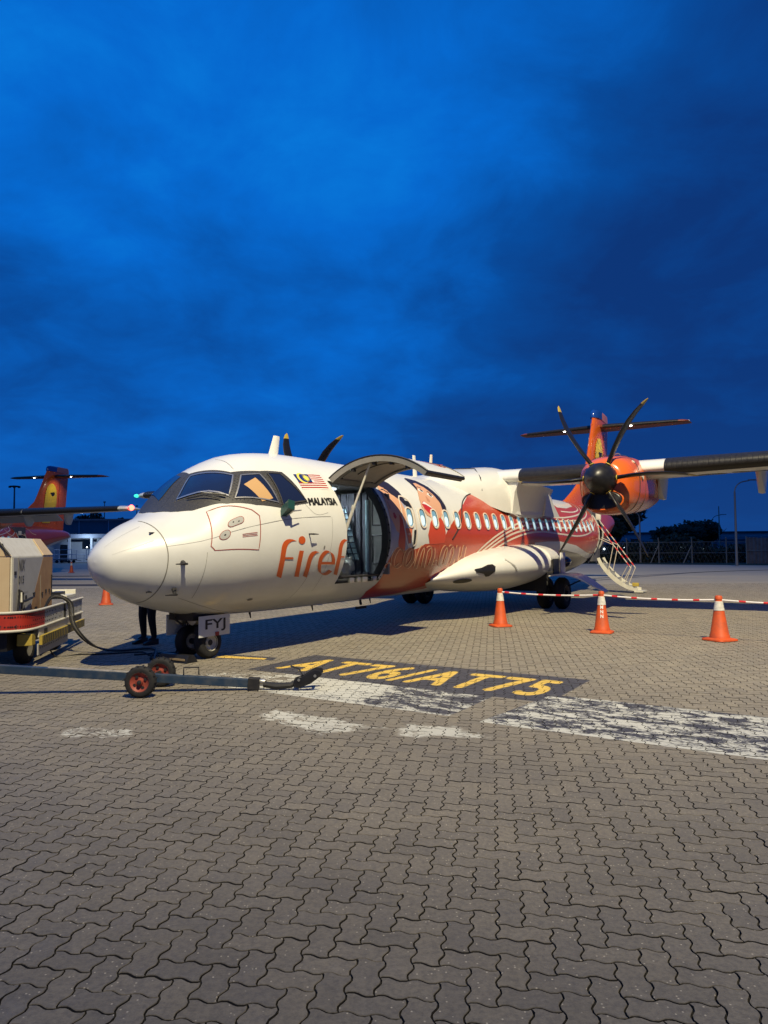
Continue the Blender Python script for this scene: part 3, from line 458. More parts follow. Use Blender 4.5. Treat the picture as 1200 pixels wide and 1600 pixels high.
# ---- livery
MR = [(5.624, -73.0), (5.318, -55.9), (5.392, -46.2), (5.37, -33.5), (5.30, -23.2), (5.40, -15.8), (5.70, -15), (6.014, -16.1), (6.374, -13.4), (6.586, -10.2), (7.315, -9.0), (7.593, 3.1), (8.292, 20.6), (9.30, 41), (9.60, 45.5), (9.85, 47.1), (10.115, 46.0), (10.479, 41.4), (10.801, 35.3), (11.292, 31), (11.933, 29), (13.629, 28.7), (14.6, 29), (15.2, 40), (16.0, 58), (17.0, 80), (17.4, 90), (20.0, 90), (20.0, -33), (19.082, -29.7), (16.984, -13.6), (15.252, -8.4), (13.157, -10.1), (12.024, -11.5), (10.953, -15.7), (9.853, -22.2), (9.345, -37.8), (9.017, -48.4), (8.664, -52.4), (7.843, -63.1), (6.908, -67.9), (6.2, -71)]
decal('livery_swoosh', [MR], .003, M['red'], label='orange-red livery swoosh over the cabin side')
decal('livery_tail_red', [[(17.4, 90), (17.0, 98), (17.5, 130), (18, 180), (20, 200), (27.0, 200), (27.0, 90)], [(20.78, -36), (20.78, 90), (27.0, 90), (27.0, -30), (24.5, -30), (22.3, -45)], [(20.0, 44.2), (20.0, 90), (20.78, 90), (20.78, 44.2)]], .003, M['red'], label='red rear fuselage and tail cone')
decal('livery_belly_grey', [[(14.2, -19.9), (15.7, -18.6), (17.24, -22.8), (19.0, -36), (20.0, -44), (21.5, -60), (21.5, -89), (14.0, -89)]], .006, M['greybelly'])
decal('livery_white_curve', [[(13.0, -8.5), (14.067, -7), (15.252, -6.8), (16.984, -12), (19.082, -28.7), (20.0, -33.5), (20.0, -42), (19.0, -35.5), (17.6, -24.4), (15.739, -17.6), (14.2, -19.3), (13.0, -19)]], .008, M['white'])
for q in ([(16.184, 43.9), (17.2, 44.5), (18.336, 52), (18.6, 62), (18.2, 74), (17.2, 80), (16.6, 76), (16.0, 60)],): decal('livery_swirl', [q], .006, M['white'])
LN = MB()
for pth in ([(8.485, -56.1), (8.692, -39.1), (9.104, -21.7), (9.841, -6.9), (10.856, 4.9), (12.103, 14.8), (14.202, 24.0), (16.146, 26.3), (18.029, 34.4), (18.9, 45), (19.1, 60), (18.8, 80)],
            [(8.559, -56.3), (8.826, -40.2), (9.241, -23.1), (9.976, -9.5), (10.974, 2.2), (12.286, 11.2), (13.974, 17.8), (16.268, 21.5), (18.3, 27), (19.5, 42), (19.8, 60)],
            [(8.694, -58.0), (8.958, -42.1), (9.375, -26.0), (10.081, -12.1), (11.141, -.5), (12.327, 6.0), (13.832, 10.3), (16.315, 11.5), (18.2, 14), (19.4, 24), (19.9, 36)],
            [(8.833, -59.8), (9.097, -44.1), (9.542, -28.3), (10.275, -14.8), (11.281, -4.6), (12.502, 2.4), (13.773, 4.7), (15.54, 2.4), (17.246, 1.0), (18.74, 6.5), (19.739, 20.2)],
            [(16.2, 36.5), (17.6, 38.0), (18.6, 46), (18.75, 60), (18.4, 78)]): line(pth, .05, .009, LN)
LN.build('livery_line', M['livery_line'], plane, recalc=False)
LN2 = MB(); line([(7.0, -66), (7.9, -56), (8.7, -40), (9.3, -27)], .10, .006, LN2); line([(6.6, -70), (7.6, -60), (8.4, -50)], .05, .006, LN2); LN2.build('livery_lower_line', mat('livery_dull_line', (.42, .27, .20), .4), plane, recalc=False)
# portraits printed on the side (plain stand-in faces)
por = decal('printed_portrait', [[(5.21, 44), (5.50, 44), (5.80, 34), (5.98, 22), (5.95, 4), (5.9, -15), (5.40, -15.8), (5.30, -24), (5.37, -40), (5.26, -40), (5.22, 0)]], .0065, M['shade_print'], label='printed portrait of a dark-haired face beside the cargo door')  # pale blue ground paints the open door's shade on the portrait
decal('hair', [[(5.22, 46), (5.55, 52), (5.80, 45), (5.95, 36), (6.02, 26), (5.92, 22), (5.80, 27), (5.581, 31.5), (5.42, 37.5), (5.22, 41.5)]], .008, M['hair'], por)
decal('face', [[(5.22, 41.2), (5.44, 37.8), (5.62, 31), (5.80, 27), (5.86, 18), (5.80, 8), (5.72, 0), (5.58, -3), (5.42, 0), (5.32, 6), (5.22, 12)]], .008, M['skin'], por)
decal('lips', [[(5.36, 14.5), (5.42, 15), (5.47, 11.5), (5.42, 9.5), (5.36, 11)]], .0095, M['lip'], por)
decal('eye', [[(5.29, 31.0), (5.37, 32.6), (5.47, 29.5), (5.43, 27.0), (5.34, 28.0)]], .0095, M['hair'], por)
decal('nose', [[(5.27, 25), (5.31, 24), (5.34, 18.5), (5.27, 17.5)]], .0095, mat('printed_nose_shade', (.50, .24, .15), .4), por)
decal('brow', [[(5.26, 35.2), (5.36, 36.8), (5.50, 33.6), (5.49, 32.2), (5.36, 35.2)]], .0095, M['hair'], por)
decal('scarf', [[(5.58, 14), (5.68, 9), (5.74, -2), (5.80, -15), (5.56, -15.5), (5.50, -8)]], .0095, M['scarf'], por)
por2 = decal('printed_portrait', [[(6.84, 47), (6.86, 57.5), (7.0, 60), (7.32, 57), (7.56, 48), (7.70, 36), (7.74, 25), (7.64, 15), (7.50, 20), (7.1, 22), (6.80, 22), (6.84, 33)]], .0065, M['hair'], label='printed portrait of a laughing face with black hair')
decal('face', [[(6.98, 50.5), (7.12, 51.5), (7.30, 46.5), (7.45, 38), (7.54, 28), (7.50, 20), (7.36, 14), (7.12, 11.5), (6.95, 12), (6.72, 15), (6.60, 22), (6.66, 30), (6.80, 38), (6.93, 44)]], .008, M['skin'], por2)
decal('mouth', [[(6.66, 25.5), (6.80, 28.5), (7.02, 24.0), (7.10, 19.5), (7.02, 14.6), (6.84, 16.4), (6.70, 20.5)]], .0095, M['lip'], por2)
decal('teeth', [[(6.68, 25.6), (6.80, 28.0), (7.02, 23.6), (7.05, 21.6), (6.82, 25.0)]], .011, M['printwhite'], por2)
for q in ([(6.88, 40.6), (6.98, 43.2), (7.12, 40.4), (7.02, 38.4)], [(7.16, 37.0), (7.26, 38.6), (7.40, 34.8), (7.28, 33.4)]): decal('eye', [q], .0095, M['printwhite'], por2)
for q in ([(6.97, 42.0), (7.04, 42.2), (7.09, 40.0), (7.01, 39.2)], [(7.24, 37.6), (7.30, 37.6), (7.36, 35.0), (7.28, 34.4)]): decal('pupil', [q], .011, M['hair'], por2)
for q in ([(6.92, 44.5), (7.02, 46.2), (7.12, 44.3), (7.10, 43.5), (7.02, 45.1)], [(7.24, 40.5), (7.32, 40.8), (7.41, 37.0), (7.38, 36.8), (7.31, 39.4)]): decal('brow', [q], .0095, M['hair'], por2)
decal('nose', [[(7.02, 34), (7.06, 34), (7.12, 29.5), (7.06, 27.6), (6.98, 29)]], .0095, mat('printed_skin_shade', (.52, .24, .14), .4), por2)
decal('scarf', [[(6.98, 13.5), (7.12, 11.5), (7.30, 14.0), (7.40, 10), (7.47, 0), (7.44, -9.4), (6.78, -10.6), (6.68, -2), (6.80, 8)]], .0075, M['scarf'], por2)
decal('collar', [[(7.02, 11), (7.10, 12), (7.20, 8.5), (7.12, 4.5), (7.04, 7)]], .009, M['livery_line'], por2)
# emergency door outline and its print
ed = MB(); line([(5.82, 30.0), (6.08, 29.0), (6.19, 21.5), (6.19, 8.5), (6.21, -3.8), (6.18, -10.6), (5.88, -10.8), (5.72, 2.6), (5.70, 16.0)], .035, .012, ed, closed=True); ed.build('emergency_exit_outline', M['livery_line'], plane, recalc=False)
decal('emergency_exit_print', [[(5.74, 2.6), (6.02, 2.4), (6.0, -9.6), (5.90, -9.8)]], .0095, mat('exit_salmon', (.62, .16, .08), .4))
decal('emergency_exit_print_dark', [[(6.03, 27), (6.13, 26), (6.17, 20.5), (5.98, 20.5), (5.88, 25)]], .0095, M['black'])
decal('emergency_exit_print_dark', [[(6.10, 1.5), (6.18, 1.4), (6.16, -16), (6.08, -14)]], .0095, M['black'])
# wording
M['letter_fill'] = mat('letter_fill_red', (.36, .040, .016), .3, coat=.3)
fire = strips('livery_lettering', FIRE, .006, M['letter'], 'orange livery lettering ahead of the cargo door')
decal('letter_dot', [FDOT], .006, M['letter'])
como = strips('web_address_lettering', COMO, .0105, M['orange_line'], 'outlined web address lettering on the red swoosh')
strips('letter_fill', COMI, .0135, M['letter_fill'], parent=como)
for c_, r_ in (((5.353, -27.8), .105), ((7.25, -27.0), .10)):
    disc(c_[0], c_[1], r_, .062, .0105, M['orange_line'], 'letter_dot', como); disc(c_[0], c_[1], r_ - .022, .046, .0135, M['letter_fill'], 'letter_dot', como)
def text_mesh(body, size=1.0, bold=0.0, xs=1.0, align='LEFT', gap=1.0):
    cu = bpy.data.curves.new('t', 'FONT'); cu.body = body; cu.size = size; cu.offset = bold; cu.align_x = align; cu.space_character = gap
    o = bpy.data.objects.new('t', cu); C.objects.link(o)
    dg = bpy.context.evaluated_depsgraph_get(); me = bpy.data.meshes.new_from_object(o.evaluated_get(dg))
    bpy.data.objects.remove(o, do_unlink=True)
    vs = [v.co.copy() for v in me.vertices]; fs = []
    me.calc_loop_triangles(); fs = [tuple(t.vertices) for t in me.loop_triangles]
    x0 = min(v.x for v in vs); x1 = max(v.x for v in vs); y0 = min(v.y for v in vs); y1 = max(v.y for v in vs)
    return [((v.x - x0) / (x1 - x0), (v.y - y0) / (y1 - y0)) for v in vs], fs
def skin_text(body, u0, u1, p0, p1, off, m, name, bold=.02, label=None):
    vs, fs = text_mesh(body, bold=bold); mb = MB()
    for k_ in ((0, 0), (.010, 0), (-.010, 0), (0, .18), (0, -.18)) if 'country' in name else ((0, 0),): mb.add([AC(fpt(u0 + (u1 - u0) * a + k_[0], p0 + (p1 - p0) * b + k_[1], off + abs(k_[0]) * .05 + abs(k_[1]) * .001)) for a, b in vs], fs)
    o = mb.build(name, m, plane, smooth=False, recalc=False)
    if label: o['label'] = label
    return o
skin_text('MALAYSIA', 2.89, 3.60, 17.6, 23.0, .006, M['black'], 'country_lettering', 0, 'black country name below the flag')
skin_text('EMERGENCY', 5.84, 6.0, -3.0, -1.4, .012, M['livery_line'], 'stencil_lettering', 0)
u0, u1, p0, p1 = 2.86, 3.54, 30.0, 43.4; h14 = (p1 - p0) / 14
flg = decal('flag', [[(u0, p0), (u1, p0), (u1, p1), (u0, p1)]], .004, M['printwhite'], label='striped flag with a crescent and star on a blue canton')
for k in range(7): decal('stripe', [[(u0, p1 - (2 * k + 1) * h14), (u1, p1 - (2 * k + 1) * h14), (u1, p1 - 2 * k * h14), (u0, p1 - 2 * k * h14)]], .006, M['flagred'], flg)
decal('canton', [[(u0, p1 - 8 * h14), (u0 + .34, p1 - 8 * h14), (u0 + .34, p1), (u0, p1)]], .008, M['flagblue'], flg)
cc = (u0 + .15, p1 - 4 * h14); ro = .115; pts = []
for k in range(17):
    a = R(45 + 270 * k / 16); pts.append((cc[0] + ro * math.cos(a), cc[1] + math.degrees(ro * math.sin(a) / RS)))
for k in range(17):
    a = R(315 - 270 * k / 16) ; pts.append((cc[0] + .03 + .095 * math.cos(a), cc[1] + math.degrees(.095 * math.sin(a) / RS)))
decal('crescent', [pts], .010, M['flagyellow'], flg)
st = [(cc[0] + .09 + (.085 if k % 2 == 0 else .045) * math.cos(math.pi * k / 14), cc[1] + math.degrees((.085 if k % 2 == 0 else .045) * math.sin(math.pi * k / 14) / RS)) for k in range(28)]
decal('star', [st], .010, M['flagyellow'], flg)
# ---- cabin windows (port side), each a pane in a raised frame
WU = [5.975, 6.503, 7.031, 7.564, 8.098, 8.64, 9.19, 9.73, 10.25, 10.80, 11.351, 11.90, 12.46, 13.02, 13.58, 14.14, 14.71, 15.27, 15.84, 16.39, 16.93, 17.47, 18.01, 18.55, 19.07]
for i, u in enumerate(WU):
    ph = 11.9 + .16 * i; cs = R(ph) * RS
    outer = rrect(u, cs, .275, .43, .12, 5); inner = rrect(u, cs, .222, .37, .102, 5)
    fr = MB(); n_ = len(outer)
    rings = [[AC(fpt(a, b, o_)) for a, b in pth] for pth, o_ in ((outer, .010), (outer, .022), (inner, .022), (inner, .008))]
    fr.rings(rings, True, False)
    w_ = fr.build('window', M['livery_line'], plane, angle=30, recalc=False)
    bm = decal_bm([rrect(u, cs, .225, .37, .105, 5)], .011, step_u=1)
    me = bpy.data.meshes.new('pane'); 
    for f in bm.faces:
        if f.normal.y > 0: f.normal_flip()
    bm.to_mesh(me); bm.free(); link('pane', me, M['pane'], w_, True, 60)
    bm = decal_bm([[(a_, b_) for a_, b_ in rrect(u - .018, cs - .055, .165, .22, .08, 5, .10)]], .0125, step_u=1); me = bpy.data.meshes.new('lit_reveal'); bm.to_mesh(me); bm.free(); link('lit_reveal', me, M['paneb'], w_, True, 60)  # glowing patch paints the brighter light low in each pane
    # shade in the window recess, painted as dark top and aft strips
    bl = MB(); line([(u - .09, ph + 6.6), (u - .03, ph + 7.7), (u + .04, ph + 7.8), (u + .09, ph + 6.8)], .05, .0135, bl); line([(u + .085, ph + 6), (u + .098, ph), (u + .085, ph - 5)], .025, .0135, bl)
    bl.build('reveal', M['frame'], w_, recalc=False)

# ---- cargo hold seen through the door
hold = MB()
for (c, d) in (((4.7, -.15, 1.05), (1.9, 2.1, .05)),): hold.box(AC(c), d)
fl = hold.build('cargo_floor', M['dark'], plane)
q = MB(); q.box(AC((4.7, -1.0, 2.0)), (2.2, .04, 1.6)); q.build('cargo_wall', M['liner'], plane)
q = MB(); q.box(AC((4.7, -.05, 2.80)), (2.0, 1.7, .04)); q.build('cargo_ceiling', M['greyl'], plane)
q = MB(); q.box(AC((3.66, -.15, 2.0)), (.04, 2.0, 1.9)); q.build('cargo_bulkhead', M['curtain'], plane)
bk = MB(); bk.box(AC((5.36, 1.06, 1.9)), (.05, .42, 1.5)); bkh = bk.build('cargo_bulkhead', M['grey'], plane)
for zc2 in (1.62, 2.33):
    q = MB(); y0_, y1_, z0_, z1_ = .93, 1.14, zc2 - .26, zc2 + .26
    for (a, b) in (((y0_, z0_), (y1_, z0_)), ((y1_, z0_), (y1_, z1_)), ((y1_, z1_), (y0_, z1_)), ((y0_, z1_), (y0_, z0_))): q.tube([AC((5.33, a[0], a[1])), AC((5.33, b[0], b[1]))], .012, 6)
    q.build('bulkhead_trim', M['black'], bkh)
q = MB(); q.tube([AC((5.31, .82, 1.2)), AC((5.31, .82, 2.55))], .035, 8); q.build('bulkhead_post', M['liner'], bkh)
cu_ = MB(); pts = []
for k in range(25):
    t = k / 24; pts.append((5.45 + .05 * math.sin(k * 1.9), -.35 + 1.16 * t))
for a, b in zip(pts[:-1], pts[1:]): cu_.box(AC(((a[0] + b[0]) / 2, (a[1] + b[1]) / 2, 1.90)), (.03 + abs(a[0] - b[0]), .008 + abs(a[1] - b[1]), 1.6))
cu_.build('cargo_curtain', M['curtain'], plane)
# bulging cargo net over pale liner
nt_ = MB(); nv = []; NU, NZ = 6, 9
def netp(i, j):
    a = i / NU; b = j / NZ; return (5.32 - .16 * math.sin(math.pi * a) * math.sin(math.pi * b), .02 + .60 * a * (1.05 - .5 * b), 1.42 + 1.0 * b)
sheet = MB(); sheet.add([AC(netp(i, j)) for i in range(NU + 1) for j in range(NZ + 1)], [(i * (NZ + 1) + j, i * (NZ + 1) + j + 1, (i + 1) * (NZ + 1) + j + 1, (i + 1) * (NZ + 1) + j) for i in range(NU) for j in range(NZ)])
cn = sheet.build('cargo_liner', M['liner'], plane, recalc=False)
for i in range(0, NU + 1, 1): nt_.tube([AC((netp(i, j)[0] - .02, netp(i, j)[1], netp(i, j)[2])) for j in range(NZ + 1)], .012, 5)
for j in range(0, NZ + 1): nt_.tube([AC((netp(i, j)[0] - .02, netp(i, j)[1], netp(i, j)[2])) for i in range(NU + 1)], .012, 5)
nt_.build('cargo_net', M['net'], cn)['kind'] = 'stuff'
# plastic-wrapped bag by the sill
bm = bmesh.new(); bmesh.ops.create_icosphere(bm, subdivisions=3, radius=1)
for v in bm.verts:
    n_ = noise.noise(v.co * 2.3) * .35 + noise.noise(v.co * 5) * .15
    v.co = Vector(AC((4.98, .50, 1.30))) + Vector((v.co.x * .20, v.co.y * .19, v.co.z * .22)) * (1 + n_)
me = bpy.data.meshes.new('wrapped_bag'); bm.to_mesh(me); bm.free(); link('wrapped_bag', me, M['bag'], None, True, 25)
bpy.data.objects['wrapped_bag'].matrix_world = Matrix.Translation(plane.location) @ Matrix.Rotation(R(90) - TH, 4, 'Z')
tag(bpy.data.objects['wrapped_bag'], 'pale crumpled plastic-wrapped bundle lying inside the open cargo door', 'bag')
# door frame around the opening
df = MB()
for (ua, ub) in ((3.78, 3.86), (5.12, 5.20)):
    N = 15; a_ = []; b_ = []
    for k in range(N):
        ph = -42.5 + 81 * k / (N - 1); a_.append(AC(fpt(edge_warp(ua, ph), ph, -.004))); b_.append(AC(fpt(edge_warp(ub, ph), ph, -.13 if ua < 4 else -.01)))
    df.add(a_ + b_, [(i, i + 1, N + i + 1, N + i) for i in range(N - 1)])
    c_ = [AC(fpt(edge_warp(ub if ua < 4 else ua, -42.5 + 81 * k / (N - 1)), -42.5 + 81 * k / (N - 1), -.14)) for k in range(N)]
    e_ = [AC(fpt(edge_warp(ua if ua < 4 else ua, -42.5 + 81 * k / (N - 1)), -42.5 + 81 * k / (N - 1), 0)) for k in range(N)]
    df.add(c_ + (b_ if ua < 4 else a_), [(i, i + 1, N + i + 1, N + i) for i in range(N - 1)])
df.build('cargo_door_frame', M['black'], plane, recalc=False)
dm = MB()
for k in range(13):
    ph = -38 + 6.1 * k; dm.box(AC(fpt(edge_warp(5.165, ph), ph, -.005)), (.03, .03, .03))
dm.build('latch_fitting', M['dark'], plane)['kind'] = 'stuff'
sl = MB()
for ph in (-42.5, -37): sl.tube([AC(fpt(edge_warp(3.82, ph), ph, -.03)), AC(fpt(edge_warp(5.18, ph), ph, -.03))], .022, 6)
sl.box(AC((4.68, .78, 1.075)), (1.10, .30, .02)); sl.build('door_sill', M['dark'], plane)
for k, (u, sx) in enumerate(((4.20, .14), (4.42, .10), (4.62, .16), (4.95, .12))):
    q = MB(); q.box(AC(fpt(edge_warp(u, -39), -39.5, .012)), (sx, .05, .09)); q.build('sill_fitting', M['metal'], plane, bevel=.01)

q = MB(); q.box(AC((4.75, .25, 2.765)), (.55, .12, .03)); q.build('hold_lamp', M['cabinlamp'], plane)  # glowing bar and area light added to brighten the hold
ld = bpy.data.lights.new('hold_lamp_light', 'AREA'); ld.shape = 'RECTANGLE'; ld.size = .5; ld.size_y = .1; ld.energy = 20; ld.color = (.74, .90, 1.0)
lo = bpy.data.objects.new('hold_lamp_light', ld); C.objects.link(lo); lo.parent = plane; lo.location = AC((4.75, .25, 2.74))
# ---- the raised cargo door
HV, HZ = fpt(4.5, 38.5)[1:]; ANG = R(93)
def raised(v, z):
    x, y = v - HV, z - HZ; c, s = math.cos(ANG), math.sin(ANG); return (HV + x * c - y * s + .03, HZ + x * s + y * c + .03)
def door_pt(u, ph, off):
    p = fpt(u, ph, off); v, z = raised(p[1], p[2]); return AC((edge_warp(u, ph), v, z))
PH = [38.5 - 79 * k / 20 for k in range(21)]; UU = [3.80, 4.0, 4.3, 4.7, 5.0, 5.18]
def grid(off, us_, phs_, fn=door_pt):
    n = len(phs_); vs = [fn(u, p, off) for u in us_ for p in phs_]
    return vs, [(i * n + j, i * n + j + 1, (i + 1) * n + j + 1, (i + 1) * n + j) for i in range(len(us_) - 1) for j in range(n - 1)]
cdoor = MB()
o_v, o_f = grid(0, UU, PH); i_v, i_f = grid(-.10, UU, PH)
cdoor.add(o_v, o_f); cdo = cdoor.build('cargo_door', M['white'], plane, angle=60, recalc=False); cdo['label'] = 'raised front cargo door, white outside and grey inside'
rim = MB(); n_ = len(PH)
for ua, ub in ((3.80, 3.92), (5.06, 5.18)):
    a_ = [door_pt(ua if ua < 4 else ub, p, .0) for p in PH]; b_ = [door_pt(ua if ua < 4 else ub, p, -.10) for p in PH]; c_ = [door_pt(ub if ua < 4 else ua, p, -.10) for p in PH]; d_ = [door_pt(ub if ua < 4 else ua, p, -.07) for p in PH]
    for s1, s2 in ((a_, b_), (b_, c_), (c_, d_)): rim.add(s1 + s2, [(i, i + 1, n_ + i + 1, n_ + i) for i in range(n_ - 1)])
for pa, pb in ((-40.5, -35.5), (38.5, 34)):
    a_ = [door_pt(u, pa, 0) for u in UU]; b_ = [door_pt(u, pa, -.10) for u in UU]; c_ = [door_pt(u, pb, -.10) for u in UU]; m0 = len(UU)
    for s1, s2 in ((a_, b_), (b_, c_)): rim.add(s1 + s2, [(i, i + 1, m0 + i + 1, m0 + i) for i in range(m0 - 1)])
rim.build('door_rim', M['grey'], cdo, recalc=False)
pn = MB(); pn.add(*grid(-.075, [3.92, 4.2, 4.5, 4.8, 5.06], PH)); pn.build('door_lining', mat('door_lining', (.40, .37, .33), .55, noise_amt=.3, nscale=5), cdo, recalc=False)
sq_ = MB()
sq_.tube([door_pt(3.80, p, .004) for p in PH], .012, 6); sq_.tube([door_pt(5.18, p, .004) for p in PH], .012, 6); sq_.tube([door_pt(3.95, p, -.085) for p in PH], .012, 6)
sq_.tube([door_pt(u, -40.5, -.03) for u in UU], .035, 6)
sq_.tube([door_pt(4.25, p, -.085) for p in PH[3:12]] + [door_pt(4.5, PH[13], -.085), door_pt(4.8, PH[13], -.085)], .008, 5)
sq_.build('door_seal', M['black'], cdo)
for k, p in enumerate((20, 2, -12, -25)):
    q = MB(); a = Vector(door_pt(3.87, p, -.12)); q.box(a, (.08, .05, .05)); q.build('door_latch', M['dark'], cdo)
q = MB()
for k in range(5): q.box(Vector(door_pt(4.6 + .1 * k, -22 - 2 * k, -.12)), (.05, .06, .05))
q.build('latch_mechanism', M['metal'], cdo)
# hinge arms
for u in (4.0, 4.95):
    q = MB(); p0_ = fpt(u, 40); q.tube([AC((edge_warp(u, 38), p0_[1] - .02, p0_[2] + .03)), door_pt(u, 33, -.06)], .035, 8); q.build('hinge_arm', M['dark'], cdo)
q = MB(); q.tube([AC((3.90, 1.25, 1.84)), AC((3.90, 1.46, 2.33))], .028, 8); q.tube([AC((3.90, 1.44, 2.28)), AC((3.90, 1.80, 3.06))], .018, 8)
q.lathe([(.035, -.03), (.035, .03)], AC((3.90, 1.455, 2.33)), (0, -.4, .9), 10); q.build('door_strut', M['cartwhite'], cdo)
# door print (tail of the lettering)
q = MB()
for st_ in ([(4.35, -12), (4.5, -20), (4.8, -26), (5.05, -27)], [(4.95, 18), (4.85, 0), (4.9, -16), (5.05, -20)]):
    pp = crom([Vector((a, b)) for a, b in st_], 6); L = [door_pt(p.x - .02, p.y - 1, .006) for p in pp]; Q = [door_pt(p.x + .02, p.y + 1, .006) for p in pp]; N = len(L)
    q.add(L + Q, [(i, i + 1, N + i + 1, N + i) for i in range(N - 1)])
q.lathe([(.001, 0), (.06, 0), (.06, .004), (.001, .004)], door_pt(5.04, -22, .004), (0, 0, 1), 12)
q.build('door_print', M['letter'], cdo, recalc=False)

# ---------------------------------------------------------------- wings
M['blade_tip'] = mat('blade_tip_yellow', (.42, .30, .04), .35); M['red_dark_under'] = mat('tailplane_red', (.20, .045, .025), .4, noise_amt=.2, nscale=3); M['rail'] = mat('stair_rail', (.62, .55, .45), .4)
AF = [(0, 0), (.004, .016), (.015, .032), (.04, .052), (.08, .069), (.13, .082), (.20, .092), (.30, .099), (.40, .098), (.52, .087), (.65, .068), (.78, .045), (.90, .021), (1, .002),
      (.90, -.014), (.78, -.028), (.65, -.042), (.52, -.055), (.40, -.064), (.30, -.068), (.20, -.066), (.13, -.060), (.08, -.051), (.04, -.037), (.015, -.022), (.004, -.011)]
def wing_at(v):
    """leading edge u, chord, reference z, thickness factor"""
    a = abs(v)
    if a < 4.3: return 11.22, 2.57, 3.42, 1.10
    t = (a - 4.3) / 9.2; return 11.22 + .45 * t, 2.57 - 1.05 * t, 3.43 + .20 * t, 1.10 - .05 * t
def wing_ring(v, k=1.0, sub=None, grow=0.0):
    le, c, z, th = wing_at(v); r = []
    for (x, y) in (AF if sub is None else sub):
        r.append((le + (x * c) - (grow if x < .1 else 0) , v, z + y * c * th * k + (grow if y > 0 else -grow) * (1 if x > 0 else 0)))
    return r
for sg in (1, -1):
    name = 'wing'
    w = MB(); vs_ = [0.0, 1.3, 2.6, 3.9, 4.3, 5.5, 7.5, 9.5, 11.5, 13.0]
    rings = [[AC(p) for p in wing_ring(sg * v)] for v in vs_]
    # rounded tip
    for v, k in ((13.3, .8), (13.45, .45), (13.52, .1)):
        le, c, z, th = wing_at(v); kk = 1 - (v - 13.0) * .55
        rings.append([AC((le + c * (1 - kk) * .4 + x * c * kk, sg * v, z + y * c * th * k)) for x, y in AF])
    w.rings(rings); wing = w.build(name, M['white'] if sg > 0 else M['white'], plane, angle=50)
    # de-icing boots on the leading edge
    sub = [(.14, .085), (.10, .076), (.06, .062), (.03, .046), (.012, .029), (.003, .014), (0, 0), (.003, -.010), (.012, -.020), (.03, -.033), (.06, -.046), (.085, -.052)]
    for a, b in ((1.62, 3.42), (5.12, 7.9), (7.93, 12.9)):
        q = MB(); rr = [[AC(p) for p in wing_ring(sg * (a + (b - a) * t), 1.0, sub, .014)] for t in (0, .25, .5, .75, 1)]
        q.rings(rr, False, False); bo = q.build('deicing_boot', M['boot'], wing, angle=60)
        if b > 3.5:
            q = MB(); k = int((b - a) / .11)
            for i in range(k):
                v_ = sg * (a + .06 + .11 * i); ps = [AC(p) for p in wing_ring(v_, 1.0, sub[1:9], .017)]; q.tube(ps, .004, 4, False)
            # stitched seams on the boot belong to its surface relief
            q.build('boot_tube', M['boot'], wing)['kind'] = 'stuff'
    # flap split line, flap fairings, registration
    q = MB()
    for v0, v1 in ((4.9, 8.4), (8.5, 12.6)):
        pa = [(lambda L_: AC((L_[0] + .74 * L_[1], sg * v, L_[2] - .030 * L_[1] - .004)))(wing_at(v)) for v in (v0, (v0 + v1) / 2, v1)]; q.tube(pa, .009, 5)
    q.build('flap_gap', M['dark'], wing)
    for v in (4.70, 6.98, 9.3):
        le, c, z, th = wing_at(v); q = MB(); rr = []
        for t, d, hw in ((0, .10, .03), (.12, .36, .10), (.35, .54, .13), (.7, .56, .13), (1.0, .34, .07)):
            u_ = le + .66 * c + t * c * .34; zt_ = z - .035 * c * (1 - t * .8) - .0
            rr.append([AC((u_, sg * v + a, zt_ + b)) for a, b in ((-hw, 0), (hw, 0), (hw * .55, -d), (0, -d - .02), (-hw * .55, -d))])
        q.rings(rr); q.build('flap_fairing', M['white'], wing, angle=40)
    if sg > 0:
        vs0, fs0 = text_mesh('9M-FYJ', bold=.02); q = MB()
        def under(a, b):
            v = 5.6 + 4.6 * a; le, c, z, th = wing_at(v); x = .66 - .40 * b
            y = np.interp(x, [.13, .2, .3, .4, .52, .65, .78], [-.060, -.066, -.068, -.064, -.055, -.042, -.028]); return AC((le + x * c, v, z + y * c * th - .008))
        q.add([under(a, b) for a, b in vs0], fs0); q.build('registration_lettering', M['black'], wing, smooth=False, recalc=False)['label'] = 'black registration letters under the wing'
    # nav lamp
    q = MB(); le, c, z, th = wing_at(13.3); q.lathe([(.001, -.10), (.05, -.06), (.07, 0), (.05, .06), (.001, .10)], AC((le + .12, sg * 13.42, z)), (1, 0, 0), 12)
    q.build('nav_lamp', M['redglass'] if sg > 0 else M['greenlamp'], wing)
    if sg < 0:
        q = MB(); rr = [AC((le + .30 - .30 * math.cos(a_), sg * (13.28 + .24 * math.sin(a_)), z)) for a_ in [R(9 * k) for k in range(0, 11)]]; q.tube(rr, [.015] + [.05] * 9 + [.015], 8); q.build('lamp_strip', M['greenlamp'], wing)
